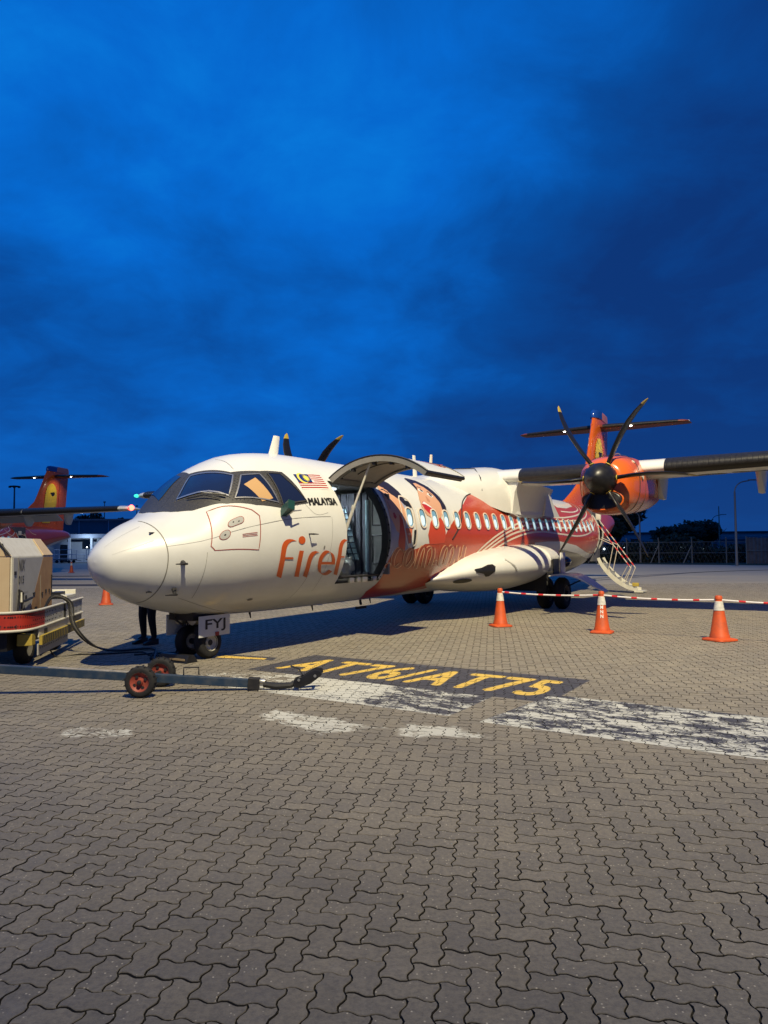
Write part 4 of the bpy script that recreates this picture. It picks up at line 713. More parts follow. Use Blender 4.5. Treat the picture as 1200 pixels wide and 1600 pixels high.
# wing-to-body fairing: centre hump
hump = MB(); rr = []
HU = [(8.7, .30, 3.26, 3.05), (9.0, .62, 3.34, 2.98), (9.6, .95, 3.44, 2.86), (10.3, 1.18, 3.56, 2.66), (11.0, 1.34, 3.70, 2.52), (11.8, 1.42, 3.80, 2.48), (12.8, 1.43, 3.80, 2.50), (13.8, 1.40, 3.70, 2.58), (14.8, 1.28, 3.55, 2.72), (15.8, 1.0, 3.42, 2.92), (16.6, .5, 3.33, 3.05)]
for u, hw, zt_, zb_ in HU:
    ring = []
    for k in range(28):
        a = math.pi * k / 27; c, s = math.cos(a), math.sin(a)
        ex = .62; ring.append(AC((u, hw * math.copysign(abs(c) ** ex, c), zb_ + (zt_ - zb_) * abs(s) ** ex)))
    rr.append(ring)
hump.rings(rr, False, False); hump.build('wing_fairing', M['white'], plane, angle=60)
hs = MB()
for u0_, pts in ((0, [(10.3, 1.0), (10.3, .5), (10.3, 0)]),): pass
sm2 = MB(); sm2.tube([AC(fpt(a_.x, a_.y, .006)) for a_ in crom([Vector(p_) for p_ in ((9.75, 47), (9.3, 42), (8.85, 34), (8.55, 25), (8.35, 14), (8.1, 4), (7.8, -6))], 8)], .016, 6)
sm2.tube([AC((10.1, 1.10, 3.02)), AC((10.25, 1.0, 3.36)), AC((10.8, .6, 3.66)), AC((10.9, 0, 3.70))], .012, 5); sm2.build('fairing_seam', M['dark'], plane)
# wing strut-like side fairing seen under the inner wing
q = MB(); rr = []
for u, a, b, c_ in ((11.35, 1.36, 1.46, 2.50), (11.8, 1.36, 1.52, 2.42), (13.0, 1.36, 1.52, 2.42), (13.9, 1.34, 1.44, 2.52), (14.5, 1.25, 1.33, 2.62)):
    rr.append([AC((u, a - .2, 3.3)), AC((u, b + .12, 3.3)), AC((u, b, 3.05)), AC((u, a + .03, c_)), AC((u, a - .2, c_))])
q.rings(rr); q.build('root_fairing', M['white'], plane, angle=60)
q = MB(); q.prism([AC((13.9, 1.46, 3.25)), AC((15.1, 1.44, 2.52)), AC((14.7, 1.42, 2.50)), AC((13.7, 1.45, 2.52))], 0, 0, (0, .05, 0)); q.build('flap_end_fairing', M['white'], plane)

# ---------------------------------------------------------------- nacelles and propellers
def nacelle_ring(u, cz, hw, ht, hb, ex, v0, n=32):
    r = []
    for k in range(n):
        a = 2 * math.pi * k / n; c, s = math.cos(a), math.sin(a)
        r.append(AC((u, v0 + hw * math.copysign(abs(c) ** ex, c), cz + (ht if s > 0 else hb) * math.copysign(abs(s) ** ex, s))))
    return r
UH, ZH, VH = 9.7637, 3.1315, 4.05
for sg in (1, -1):
    v0 = sg * VH; q = MB()
    ST = [(9.92, 3.06, .40, .42, .56, .95), (9.97, 3.05, .47, .48, .66, .90), (10.12, 3.06, .55, .55, .70, .82), (10.45, 3.07, .615, .61, .72, .76), (10.9, 3.08, .64, .66, .72, .74), (11.6, 3.10, .65, .68, .70, .74), (12.4, 3.12, .64, .68, .66, .76), (13.2, 3.14, .60, .62, .60, .8), (14.0, 3.16, .52, .50, .50, .85), (14.8, 3.18, .38, .36, .38, .9), (15.5, 3.2, .2, .22, .24, 1), (15.9, 3.22, .03, .05, .05, 1)]
    q.rings([nacelle_ring(*s_, v0) for s_ in ST]); nac = q.build('nacelle', M['orange'], plane, angle=45)
    q = MB(); rr = []
    for u, k in ((9.90, 1.0), (9.905, .97), (9.89, .9)):
        rr.append([AC((u, v0 + .43 * k * math.copysign(abs(math.cos(a)) ** .8, math.cos(a)), 2.67 + .20 * k * math.sin(a) - .01)) for a in [2 * math.pi * i / 24 for i in range(24)]])
    q.rings(rr, True, True); q.build('air_intake', M['black'], nac, angle=30)
    q = MB(); rr = [AC((9.91, v0 + .45 * math.copysign(abs(math.cos(a)) ** .8, math.cos(a)), 2.66 + .215 * math.sin(a))) for a in [2 * math.pi * i / 24 for i in range(25)]]
    q.tube(rr, .02, 8); q.build('intake_lip', M['orange'], nac)
    q = MB()
    for u in (10.75, 11.35): 
        rg = nacelle_ring(u, 3.085, .645, .665, .722, .74, v0); q.tube(rg + [rg[0]], .007, 5)
    q.build('nacelle_seam', M['dark'], nac)
    q = MB(); q.lathe([(.001, -.01), (.05, 0), (.05, .02), (.001, .03)], AC((10.75, v0 + .50 , 3.55)), (0, -.7, .7), 10); q.lathe([(.09, 0), (.09, .02), (.001, .03)], AC((11.0, v0 + .64, 3.25)), (0, -1, .1), 12); q.build('oil_access_cover', M['cartwhite'], nac)
    q = MB(); q.tube([AC((10.95, v0 + .10 + .07 * math.cos(a), 3.75 + .05 * math.sin(a))) for a in [math.pi * i / 6 for i in range(7)]], .012, 6); q.build('lifting_eye', M['metal'], nac)
    # propeller: hub with spinner carries the six blades
    q = MB(); q.lathe([(.34, .20), (.35, .10), (.345, 0), (.325, -.12), (.28, -.26), (.21, -.38), (.12, -.46), (.04, -.495), (.001, -.50)], (0, 0, 0), (1, 0, 0), 32)
    prop = q.build('propeller', M['spinner'], plane, angle=50); prop.location = AC((UH, v0, ZH))
    ph0 = R(179.2) if sg > 0 else R(54)
    blade_me = None
    for k in range(6):
        if blade_me is None:
            bm_ = MB(); rr = []
            prof = [(.30, .050, .050, 0, 89), (.38, .046, .046, 0, 89), (.50, .10, .044, -.01, 89), (.75, .15, .040, -.04, 88), (1.05, .17, .032, -.06, 87), (1.35, .165, .024, -.05, 86), (1.6, .14, .018, .0, 85), (1.8, .105, .013, .07, 84), (1.92, .06, .009, .12, 83), (1.97, .015, .005, .15, 83)]
            for r_, hc, ht_, sw, pa in prof:
                p_ = R(pa); ring = []
                for a in [2 * math.pi * i / 12 for i in range(12)]:
                    cx = hc * math.cos(a) + sw; ty = ht_ * math.sin(a)
                    # chord mostly along the shaft (feathered); sweep curves the tip
                    ring.append((cx * math.sin(p_) - ty * math.cos(p_), -cx * math.cos(p_) - ty * math.sin(p_) + .055 * math.sin(math.pi * (r_ - .3) / 1.67), r_))
                rr.append(ring)
            bm_.rings(rr); nr = len(rr); bm_.mi = [1 if (f_ // 12 >= 7 and (f_ % 12) < 6 and f_ < (nr - 1) * 12) else 0 for f_ in range(len(bm_.mi))]; bm_.m = 2
            for a_ in (.36,): bm_.lathe([(.058, -.012), (.066, 0), (.058, .012)], (0, 0, a_), (0, 0, 1), 10)
            b_ = bm_.build('blade', [M['blade'], M['blade_tip'], M['hazy']], prop, angle=60); blade_me = b_.data
        else:
            b_ = bpy.data.objects.new('blade', blade_me); C.objects.link(b_); b_.parent = prop
        a = ph0 + k * math.pi / 3   # angle from +v towards +z
        # local z of the blade -> direction (0, -cos a, sin a)
        b_.rotation_euler = (0, 0, 0)
        zdir = Vector((0, -math.cos(a), math.sin(a))); xdir = Vector((1, 0, 0)); ydir = zdir.cross(xdir)
        b_.matrix_local = Matrix((xdir, ydir, zdir)).transposed().to_4x4()
M_dummy = 0

# ---------------------------------------------------------------- tail
def slab(outline, half, v0=0.0, taper=None):
    """thin lens-shaped solid from an outline in the (u, z) plane"""
    mb = MB(); n = len(outline); cu_ = sum(p[0] for p in outline) / n; cz_ = sum(p[1] for p in outline) / n
    rr = []
    for s_, k in ((-1, .55), (-.8, .86), (0, 1.0), (.8, .86), (1, .55)):
        rr.append([AC((cu_ + (p[0] - cu_) * (1 - (1 - k) * .16), v0 + s_ * half, cz_ + (p[1] - cz_) * (1 - (1 - k) * .03))) for p in outline])
    return mb.rings(rr)
def fin_u(z):  # leading and trailing edge
    zs = [3.0, 3.4, 3.8, 4.3, 4.9, 5.4, 6.2, 7.0, 7.22]; le = [18.9, 20.3, 21.3, 22.3, 23.15, 23.45, 23.9, 24.35, 24.48]; te = [26.3, 26.35, 26.4, 26.5, 26.6, 26.65, 26.75, 26.85, 26.88]
    return np.interp(z, zs, le), np.interp(z, zs, te)
q = MB(); rr = []
FA = [(0, 0), (.02, .35), (.08, .7), (.2, .95), (.35, 1), (.55, .8), (.72, .55), (1, .03), (.72, -.55), (.55, -.8), (.35, -1), (.2, -.95), (.08, -.7), (.02, -.35)]
for z in (3.0, 3.4, 3.8, 4.3, 4.9, 5.4, 6.2, 7.0, 7.10):
    a, b = fin_u(z); t = .17 if z < 5 else .15
    rr.append([AC((a + x * (b - a), t * y, z)) for x, y in FA])
q.rings(rr); fin = q.build('tail_fin', M['orange'], plane, angle=60)
q = MB(); rr = []
for z, k, du in ((7.10, 1.0, 0), (7.25, 1.0, 0), (7.38, .95, .05), (7.46, .8, .16), (7.50, .5, .4), (7.51, .1, .9)):
    a, b = fin_u(7.1); a += du; b = b + .03 - du * .5
    rr.append([AC((a + x * (b - a), .17 * y * k, z)) for x, y in FA])
q.rings(rr); q.build('fin_cap', mat('fin_cap_pink', (.62, .22, .15), .35, coat=.3), fin, angle=60)
q = MB(); rr = []
for z, k, du in ((7.11, 1.0, 0), (7.25, 1.0, 0), (7.38, .95, .05), (7.46, .8, .16), (7.49, .5, .35)):
    a, b = fin_u(7.1); a += du - .015; b = a + .9
    rr.append([AC((a + x * (b - a), (.175 * min(1, math.sqrt(x * .9 + .02) * 1.9)) * k * (1 if y_ > 0 else -1), z)) for x, y_ in ((0, 1), (.1, 1), (.3, 1), (.6, 1), (1, 1), (1, -1), (.6, -1), (.3, -1), (.1, -1), (0, -1))])
q.rings(rr); q.build('fin_cap_blue', mat('fin_cap_blue', (.01, .06, .32), .2, coat=.6), fin, angle=60)
for s_ in (1, -1):
    def fside(pts, off): 
        out = []
        for u, z in pts:
            a, b = fin_u(z); x = (u - a) / (b - a); t = (.17 if z < 5 else .15) * np.interp(x, [0, .02, .08, .2, .35, .55, .72, 1], [0, .35, .7, .95, 1, .8, .55, .03]); out.append(AC((u, s_ * (t + off + .01), z)))
        return out
    EL = [(24.85, 6.25), (25.1, 6.1), (25.3, 5.8), (25.36, 5.4), (25.3, 4.9), (25.15, 4.4), (24.9, 3.9), (24.6, 3.5), (23.75, 3.5), (23.85, 4.2), (23.95, 4.9), (24.08, 5.5), (24.25, 5.95), (24.52, 6.2)]
    c0 = Vector((24.55, 4.9)); q = MB(); n_ = len(EL); L_ = []
    for k in (1, .8, .6, .4, .2): L_ += fside([(c0.x + (p[0] - c0.x) * k, c0.y + (p[1] - c0.y) * k) for p in EL], .024)
    L_ += fside([tuple(c0)], .024); q.add(L_, [(r_ * n_ + i, r_ * n_ + (i + 1) % n_, (r_ + 1) * n_ + (i + 1) % n_, (r_ + 1) * n_ + i) for r_ in range(4) for i in range(n_)] + [(4 * n_ + i, 4 * n_ + (i + 1) % n_, 5 * n_) for i in range(n_)]); o = q.build('yellow_oval', M['yellow'], fin, smooth=False, recalc=False)
    q = MB(); q.add(fside([(24.55, 5.62), (25.15, 5.66), (25.05, 5.48), (24.88, 5.36), (24.70, 5.42)], .03), [(0, 1, 2, 3, 4)]); q.build('fin_emblem', M['black'], fin, smooth=False, recalc=False)
    q = MB(); q.tube(fside([(25.50, 3.45), (25.55, 4.5), (25.62, 5.5), (25.70, 6.5)], .004), .012, 5); q.build('rudder_seam', M['red_dark'], fin)
    q = MB(); q.lathe([(.001, -.03), (.03, 0), (.001, .03)], fside([(24.1, 5.55)], .03)[0], (0, 1, 0), 8); q.build('fin_fitting', M['metal'], fin)
q = MB(); rr = []
for v in (-3.65, -3.6, -3.4, -2, -.7, 0, .7, 2, 3.4, 3.6, 3.65):
    a = abs(v) / 3.65; c = 1.75 - .75 * a; le = 24.95 + .42 * a
    k = 1.0 if abs(v) < 3.5 else (.6 if abs(v) < 3.63 else .15); cc_ = c * (1 if k == 1 else .9 if k > .5 else .75)
    rr.append([AC((le + (c - cc_) * .5 + x * cc_, v, 6.78 + y * cc_ * k * .85)) for x, y in AF])
q.rings(rr); stab = q.build('tailplane', M['red_dark_under'], plane, angle=50)
for s_ in (1, -1):
    q = MB(); sub = [(.14, .085), (.06, .062), (.012, .029), (0, 0), (.012, -.020), (.04, -.040)]; rr = []
    for t in (0, .5, 1):
        v = s_ * (.25 + 3.0 * t); a = abs(v) / 3.65; c = 1.75 - .75 * a; le = 24.95 + .42 * a
        rr.append([AC((le + x * c - .012, v, 6.78 + y * c * .85 + (.012 if y > 0 else -.012 if y < 0 else 0))) for x, y in sub])
    q.rings(rr, False, False); q.build('deicing_boot', M['boot'], stab, angle=60)
    q = MB(); q.lathe([(.001, -.035), (.05, -.02), (.055, .01), (.001, .02)], AC((25.05, s_ * 1.42, 6.71)), (0, 0, 1), 12); q.build('logo_lamp', M['whitelamp'], stab)
    ld = bpy.data.lights.new('logo_lamp_beam', 'SPOT'); ld.energy = 60; ld.spot_size = R(95); ld.spot_blend = .9; ld.color = (1, .86, .66); ld.shadow_soft_size = .02
    lo = bpy.data.objects.new('logo_lamp_beam', ld); C.objects.link(lo); lo.parent = plane; lo.location = AC((24.9, s_ * 1.44, 6.52))
    lo.rotation_euler = (Vector(AC((25.1, 0, 5.2))) - lo.location).to_track_quat('-Z', 'Y').to_euler()
    q = MB(); q.box(AC((25.75, s_ * 3.62, 6.79)), (.30, .05, .06)); q.build('tip_cap', M['metal'], stab, bevel=.02)
q = MB(); q.tube([AC((24.5, 0, 6.75)), AC((24.2, 0, 6.78))], [.10, .03], 8); q.build('bullet_fairing', M['orange'], fin)

# ---------------------------------------------------------------- main gear fairing, wheels and doors
for sg in (1, -1):
    q = MB(); rr = []
    G = [(7.55, 1.00, .95, .06, .10), (7.75, 1.22, 1.00, .13, .20), (8.05, 1.46, 1.06, .20, .32), (8.45, 1.70, 1.11, .29, .42), (9.1, 1.94, 1.14, .38, .52), (10.0, 2.10, 1.15, .46, .60), (11.0, 2.19, 1.16, .52, .64), (11.95, 2.19, 1.18, .52, .60)]
    def fair_ring(u, w_, zc_, hu, hd):
        ring = [AC((u, sg * .6, zc_ + hu))]
        for k in range(9):
            a = math.pi / 2 * (1 - k / 8); ring.append(AC((u, sg * (max(.65, w_ - .85) + min(.85, w_ - .65) * math.cos(a) ** .85), zc_ + hu * math.sin(a) ** .9)))
        for k in range(1, 10):
            a = math.pi / 2 * k / 9; ring.append(AC((u, sg * (.55 + (w_ - .55) * math.cos(a) ** .8), zc_ - hd * math.sin(a) ** 1.25)))
        return ring
    for g_ in G: rr.append(fair_ring(*g_))
    q.rings(rr, True, False)
    gf = q.build('gear_fairing', M['white'], plane, angle=60)
    q = MB(); rr = []
    for g_ in [(11.95, 2.19, 1.30, .40, .25), (12.6, 2.17, 1.32, .38, .30), (13.2, 2.10, 1.28, .38, .32), (13.7, 1.98, 1.22, .36, .32), (14.4, 1.75, 1.15, .32, .30), (15.2, 1.45, 1.1, .25, .25), (16.0, 1.12, 1.08, .14, .15)]: rr.append(fair_ring(*g_))
    q.rings(rr, True, True); q.build('gear_fairing_tail', M['white'], plane, angle=60)
    # wheel bay end wall
    q = MB(); q.box(AC((11.97, sg * 1.45, .86)), (.04, 1.2, .75)); q.build('wheel_bay', M['black'], plane)
    if sg > 0:
        def gpt(u, z, off=.012):
            w_, zc_, hu, hd = [np.interp(u, [g[0] for g in G], [g[i_] for g in G]) for i_ in (1, 2, 3, 4)]
            if z > zc_: a = math.asin(min(1, ((z - zc_) / hu)) ** (1 / .9)); v = max(.65, w_ - .85) + min(.85, w_ - .65) * math.cos(a) ** .85
            else: a = math.asin(min(1, ((zc_ - z) / hd)) ** (1 / 1.25)); v = .55 + (w_ - .55) * math.cos(a) ** .8
            return AC((u, sg * v + off, z))
        def patch(nm, pts, m, off):
            P_ = [Vector(p) for p in pts]; c0 = sum(P_, Vector((0, 0))) / len(P_); q = MB(); n_ = len(P_); L_ = []
            for k in (1, .66, .33): L_ += [gpt(c0.x + (p.x - c0.x) * k, c0.y + (p.y - c0.y) * k, off) for p in P_]
            L_.append(gpt(c0.x, c0.y, off)); F_ = [(r_ * n_ + i, r_ * n_ + (i + 1) % n_, (r_ + 1) * n_ + (i + 1) % n_, (r_ + 1) * n_ + i) for r_ in (0, 1) for i in range(n_)] + [(2 * n_ + i, 2 * n_ + (i + 1) % n_, 3 * n_) for i in range(n_)]
            q.add(L_, F_); q.build(nm, m, gf, smooth=False, recalc=False)
        patch('scoop_intake', [(8.36, 1.16), (8.55, 1.19), (8.76, 1.25), (8.90, 1.26), (8.96, 1.21), (8.95, 1.10), (8.84, .99), (8.74, .98), (8.62, 1.05), (8.40, 1.09)], M['black'], .02)
        patch('belly_port', [(8.22 + .22 * math.cos(a), .90 + .05 * math.sin(a)) for a in [2 * math.pi * i / 16 for i in range(16)]], M['black'], .02)
        q = MB(); q.tube([gpt(9.45, 1.36), gpt(9.7, 1.22), gpt(9.85, 1.10)], .03, 6); q.build('scoop_ridge', M['white'], gf)
        q = MB(); q.lathe([(.001, -.2), (.09, -.12), (.15, 0), (.13, .15), (.001, .3)], AC((13.55, 2.06, 1.22)), (1, 0, 0), 14); q.build('landing_lamp_glass', M['glass'], plane)
        # open fairing panel beside the wheel, then a black sheet for bay shade
        q = MB(); q.box(AC((12.75, 2.24, 1.20)), (.38, .03, .56)); q.build('gear_door_panel', M['white'], plane, bevel=.01)
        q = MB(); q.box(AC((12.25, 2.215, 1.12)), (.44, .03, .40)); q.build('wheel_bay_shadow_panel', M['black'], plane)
        q = MB(); top = []; bot = []
        for k in range(11):
            t = k / 10; v = 2.12 + 1.35 * t; z = .90 + .07 * math.sin(math.pi * min(1, t * 1.3)) - .40 * t ** 2.2
            top.append((v, z)); bot.append((v - .01, z - .035))
        ring0 = [AC((11.95 + .25 * (i / 10) ** 2, p[0], p[1])) for i, p in enumerate(top)] + [AC((11.95 + .25 * ((10 - i) / 10) ** 2, p[0], p[1])) for i, p in enumerate(reversed(bot))]
        ring1 = [AC((13.05 - .45 * (i / 10) ** 2, p[0], p[1])) for i, p in enumerate(top)] + [AC((13.05 - .45 * ((10 - i) / 10) ** 2, p[0], p[1])) for i, p in enumerate(reversed(bot))]
        q.rings([ring0, ring1]); gd = q.build('gear_door', M['white'], plane, angle=30); gd['label'] = 'long white curved main gear door hanging open above the wheels'
        q = MB(); q.tube([AC((12.5, 2.9, .82)), AC((12.7, 2.3, .55))], .02, 6); q.build('door_rod', M['dark'], gd)
    # leg and wheels
    gear = MB(); gear.tube([AC((12.1, sg * 1.55, 1.0)), AC((12.54, sg * 2.05, .42))], [.10, .08], 10); gear.tube([AC((12.9, sg * 1.35, .98)), AC((12.54, sg * 2.02, .45))], .05, 8)
    gear.tube([AC((12.54, sg * 1.70, .415)), AC((12.54, sg * 2.45, .415))], .055, 8); gear.tube([AC((12.3, sg * 1.9, .95)), AC((12.45, sg * 2.07, .50))], .045, 8)
    mg = gear.build('main_landing_gear', M['dark'], plane)
    for v in (1.83, 2.28):
        t = MB(); prof = []
        for k in range(17):
            a = math.pi * k / 16 - math.pi / 2; prof.append((.29 + .125 * math.cos(a) ** .6 if math.cos(a) > 0 else .29, .14 * math.sin(a)))
        prof = [(.20, -.12)] + prof + [(.20, .12)]
        t.lathe(prof, AC((12.54, sg * v, .415)), (0, 1, 0), 32, False)
        for g_ in (-.06, 0, .06): t.lathe([(.416, -.004 + g_), (.4175, g_), (.416, .004 + g_)], AC((12.54, sg * v, .415)), (0, 1, 0), 32)
        tb = t.build('wheel', M['rubber'], mg, angle=30)
        t = MB(); t.lathe([(.001, -.06), (.09, -.06), (.10, -.02), (.18, -.05), (.20, -.13), (.215, -.13), (.215, .13), (.20, .13), (.18, .05), (.10, .02), (.09, .06), (.001, .06)], AC((12.54, sg * v, .415)), (0, 1, 0), 24)
        t.build('rim', M['grey'], mg, angle=30)
# nose gear
q = MB(); q.tube([AC((1.95, 0, .95)), AC((1.80, 0, .35))], [.09, .07], 10); q.tube([AC((1.80, -.26, .24)), AC((1.80, .26, .24))], .045, 8)
q.tube([AC((1.30, 0, .85)), AC((1.76, 0, .50))], .04, 8); q.tube([AC((1.86, .08, .6)), AC((2.02, .09, .45)), AC((1.84, .08, .3))], .025, 6)
q.box(AC((1.70, 0, .62)), (.20, .30, .18)); ng = q.build('nose_landing_gear', M['dark'], plane)
for v in (-.20, .20):
    t = MB(); prof = [(.11, -.075)] + [(.165 + .075 * max(0, math.cos(a)) ** .6, .085 * math.sin(a)) for a in [math.pi * k / 14 - math.pi / 2 for k in range(15)]] + [(.11, .075)]
    t.lathe(prof, AC((1.80, v, .24)), (0, 1, 0), 28, False); t.build('wheel', M['rubber'], ng, angle=30)
    t = MB(); t.lathe([(.001, -.05), (.05, -.05), (.06, -.03), (.10, -.04), (.125, -.085), (.125, .085), (.10, .04), (.06, .03), (.05, .05), (.001, .05)], AC((1.80, v, .24)), (0, 1, 0), 20)
    t.build('rim', M['cartwhite'], ng, angle=30)
q = MB(); q.lathe([(.001, -.10), (.10, -.09), (.11, .0), (.001, .01)], AC((1.62, -.14, .62)), (1, 0, 0), 14); q.lathe([(.001, -.10), (.10, -.09), (.11, .0), (.001, .01)], AC((1.62, .14, .62)), (1, 0, 0), 14); q.build('taxi_lamp', M['metal'], ng)
for s_ in (1, -1):
    q = MB(); q.box(AC((1.80, s_ * .34, .50)), (.64, .018, .31)); bd = q.build('nose_gear_door', M['printwhite'], ng, bevel=.004)
    if s_ > 0:
        bd['label'] = 'white nose gear door lettered in black'
        vs0, fs0 = text_mesh('FYJ', bold=.015); q = MB(); q.add([AC((1.60 + .42 * a, .353, .41 + .19 * b)) for a, b in vs0], fs0); q.build('door_lettering', M['black'], ng, smooth=False, recalc=False)
        q = MB(); q.box(AC((1.84, .356, .375)), (.07, .012, .055)); q.build('red_tag', M['flagred'], ng)
for k in range(5):
    q = MB(); a = .12 * k; q.tube([AC((1.35 + a, -.1 + .06 * k, .80)), AC((1.42 + a, -.12 + .07 * k, .62)), AC((1.55 + a, -.05 + .03 * k, .5))], .016, 6); q.build('gear_hose', M['dark'], ng)
q = MB(); q.box(AC((1.78, 0, .66)), (.66, .50, .14)); q.build('nose_gear_bay', M['black'], plane)
# tail prop / belly bits
q = MB(); q.tube([AC((6.9, -.4, .60)), AC((6.95, -.4, .42))], .03, 6); q.box(AC((6.95, -.4, .36)), (.35, .06, .05)); q.build('belly_mast', M['dark'], plane)

# ---------------------------------------------------------------- passenger door with air stairs
q = MB(); q.box(AC((20.39, .3, 2.1)), (.95, 1.6, 2.0)); q.build('cabin_vestibule', M['curtain'], plane)
def sp(t, side, up=0.0):
    """curved stair string from the sill (t=0) down to the ground (t=1)"""
    v = 1.22 + 1.42 * t ** 1.25 ; z = 1.20 - 1.13 * (1 - (1 - t) ** 1.7); return (20.02 + (.68 if side else 0) - .25 * t, v, z + up)
q = MB()
for side in (0, 1):
    top = [Vector(AC(sp(t / 12, side))) for t in range(13)]; rr = []
    for i, p in enumerate(top):
        wd = .10 + .05 * math.sin(math.pi * i / 12); a = Vector((.02, 0, 0)); t_ = (top[min(i + 1, 12)] - top[max(i - 1, 0)]).normalized(); nn = Vector((0, t_.z, -t_.y)) * wd
        rr.append([p - a, p + a, p + a + nn, p - a + nn])
    q.rings(rr)
st_ = q.build('stair_door', M['cartwhite'], plane, angle=30); st_['label'] = 'cream passenger door folded down as stairs at the rear'
for k in range(5):
    t = .18 + .17 * k; a = sp(t, 0); q = MB(); q.box(AC((a[0] + .34, a[1] - .02, a[2] + .12)), (.66, .24, .03)); q.box(AC((a[0] + .34, a[1] + .09, a[2] + .03)), (.66, .02, .17)); q.build('step', M['greyl'], st_)
q = MB(); a = sp(1, 0); q.box(AC((a[0] + .34, a[1] + .05, .06)), (.72, .30, .05)); q.build('foot_plate', M['cartwhite'], st_)
for side in (0, 1):
    q = MB(); A_ = sp(0, side, 1.30); B_ = sp(.80, side, .72); B_ = (B_[0], B_[1] + .15, B_[2])
    q.tube([AC(A_), AC(B_)], .018, 8); q.tube([AC(B_), AC(sp(.72, side))], .014, 6)
    q.tube([AC(((A_[0] + B_[0]) / 2, (A_[1] + B_[1]) / 2, (A_[2] + B_[2]) / 2)), AC(sp(.35, side))], .014, 6); q.tube([AC(sp(0, side, .75)), AC(((A_[0] + B_[0]) / 2 , (A_[1] + B_[1]) / 2, (A_[2] + B_[2]) / 2 ))], .014, 6)
    q.tube([AC((B_[0], B_[1] - .12, B_[2] + .08)), AC(sp(.60, side))], .012, 6); q.build('handrail', M['rail'], st_)
    q = MB()
    for k in range(6): 
        pa = Vector(AC(A_)).lerp(Vector(AC(B_)), .08 + k * .16); pb = Vector(AC(A_)).lerp(Vector(AC(B_)), .15 + k * .16); q.tube([pa, pb], .020, 8)
    q.build('red_band', M['tapered'], st_)
q = MB(); a = sp(.95, 0, .22); q.box(AC((a[0] + .1, a[1] + .02, a[2])), (.10, .22, .13)); q.build('yellow_roller', M['hazy'], st_, bevel=.02)
q = MB(); 
for k in range(8): q.lathe([(.001, 0), (.03, .01), (.001, .02)], AC(fpt(19.93, -30 + 11 * k, .01)), AC((0, 1, 0)), 6)
q.tube([AC(fpt(20.0, -37 + 8.2 * k, .01)) for k in range(11)], .03, 6); q.tube([AC(fpt(20.78, -37 + 8.2 * k, .01)) for k in range(11)], .03, 6); q.build('passenger_door_frame', M['greyl'], plane)
q = MB(); q.box(AC((20.1, 1.28, 2.72)), (.10, .18, .26)); q.build('door_actuator', M['cartwhite'], plane, bevel=.02)

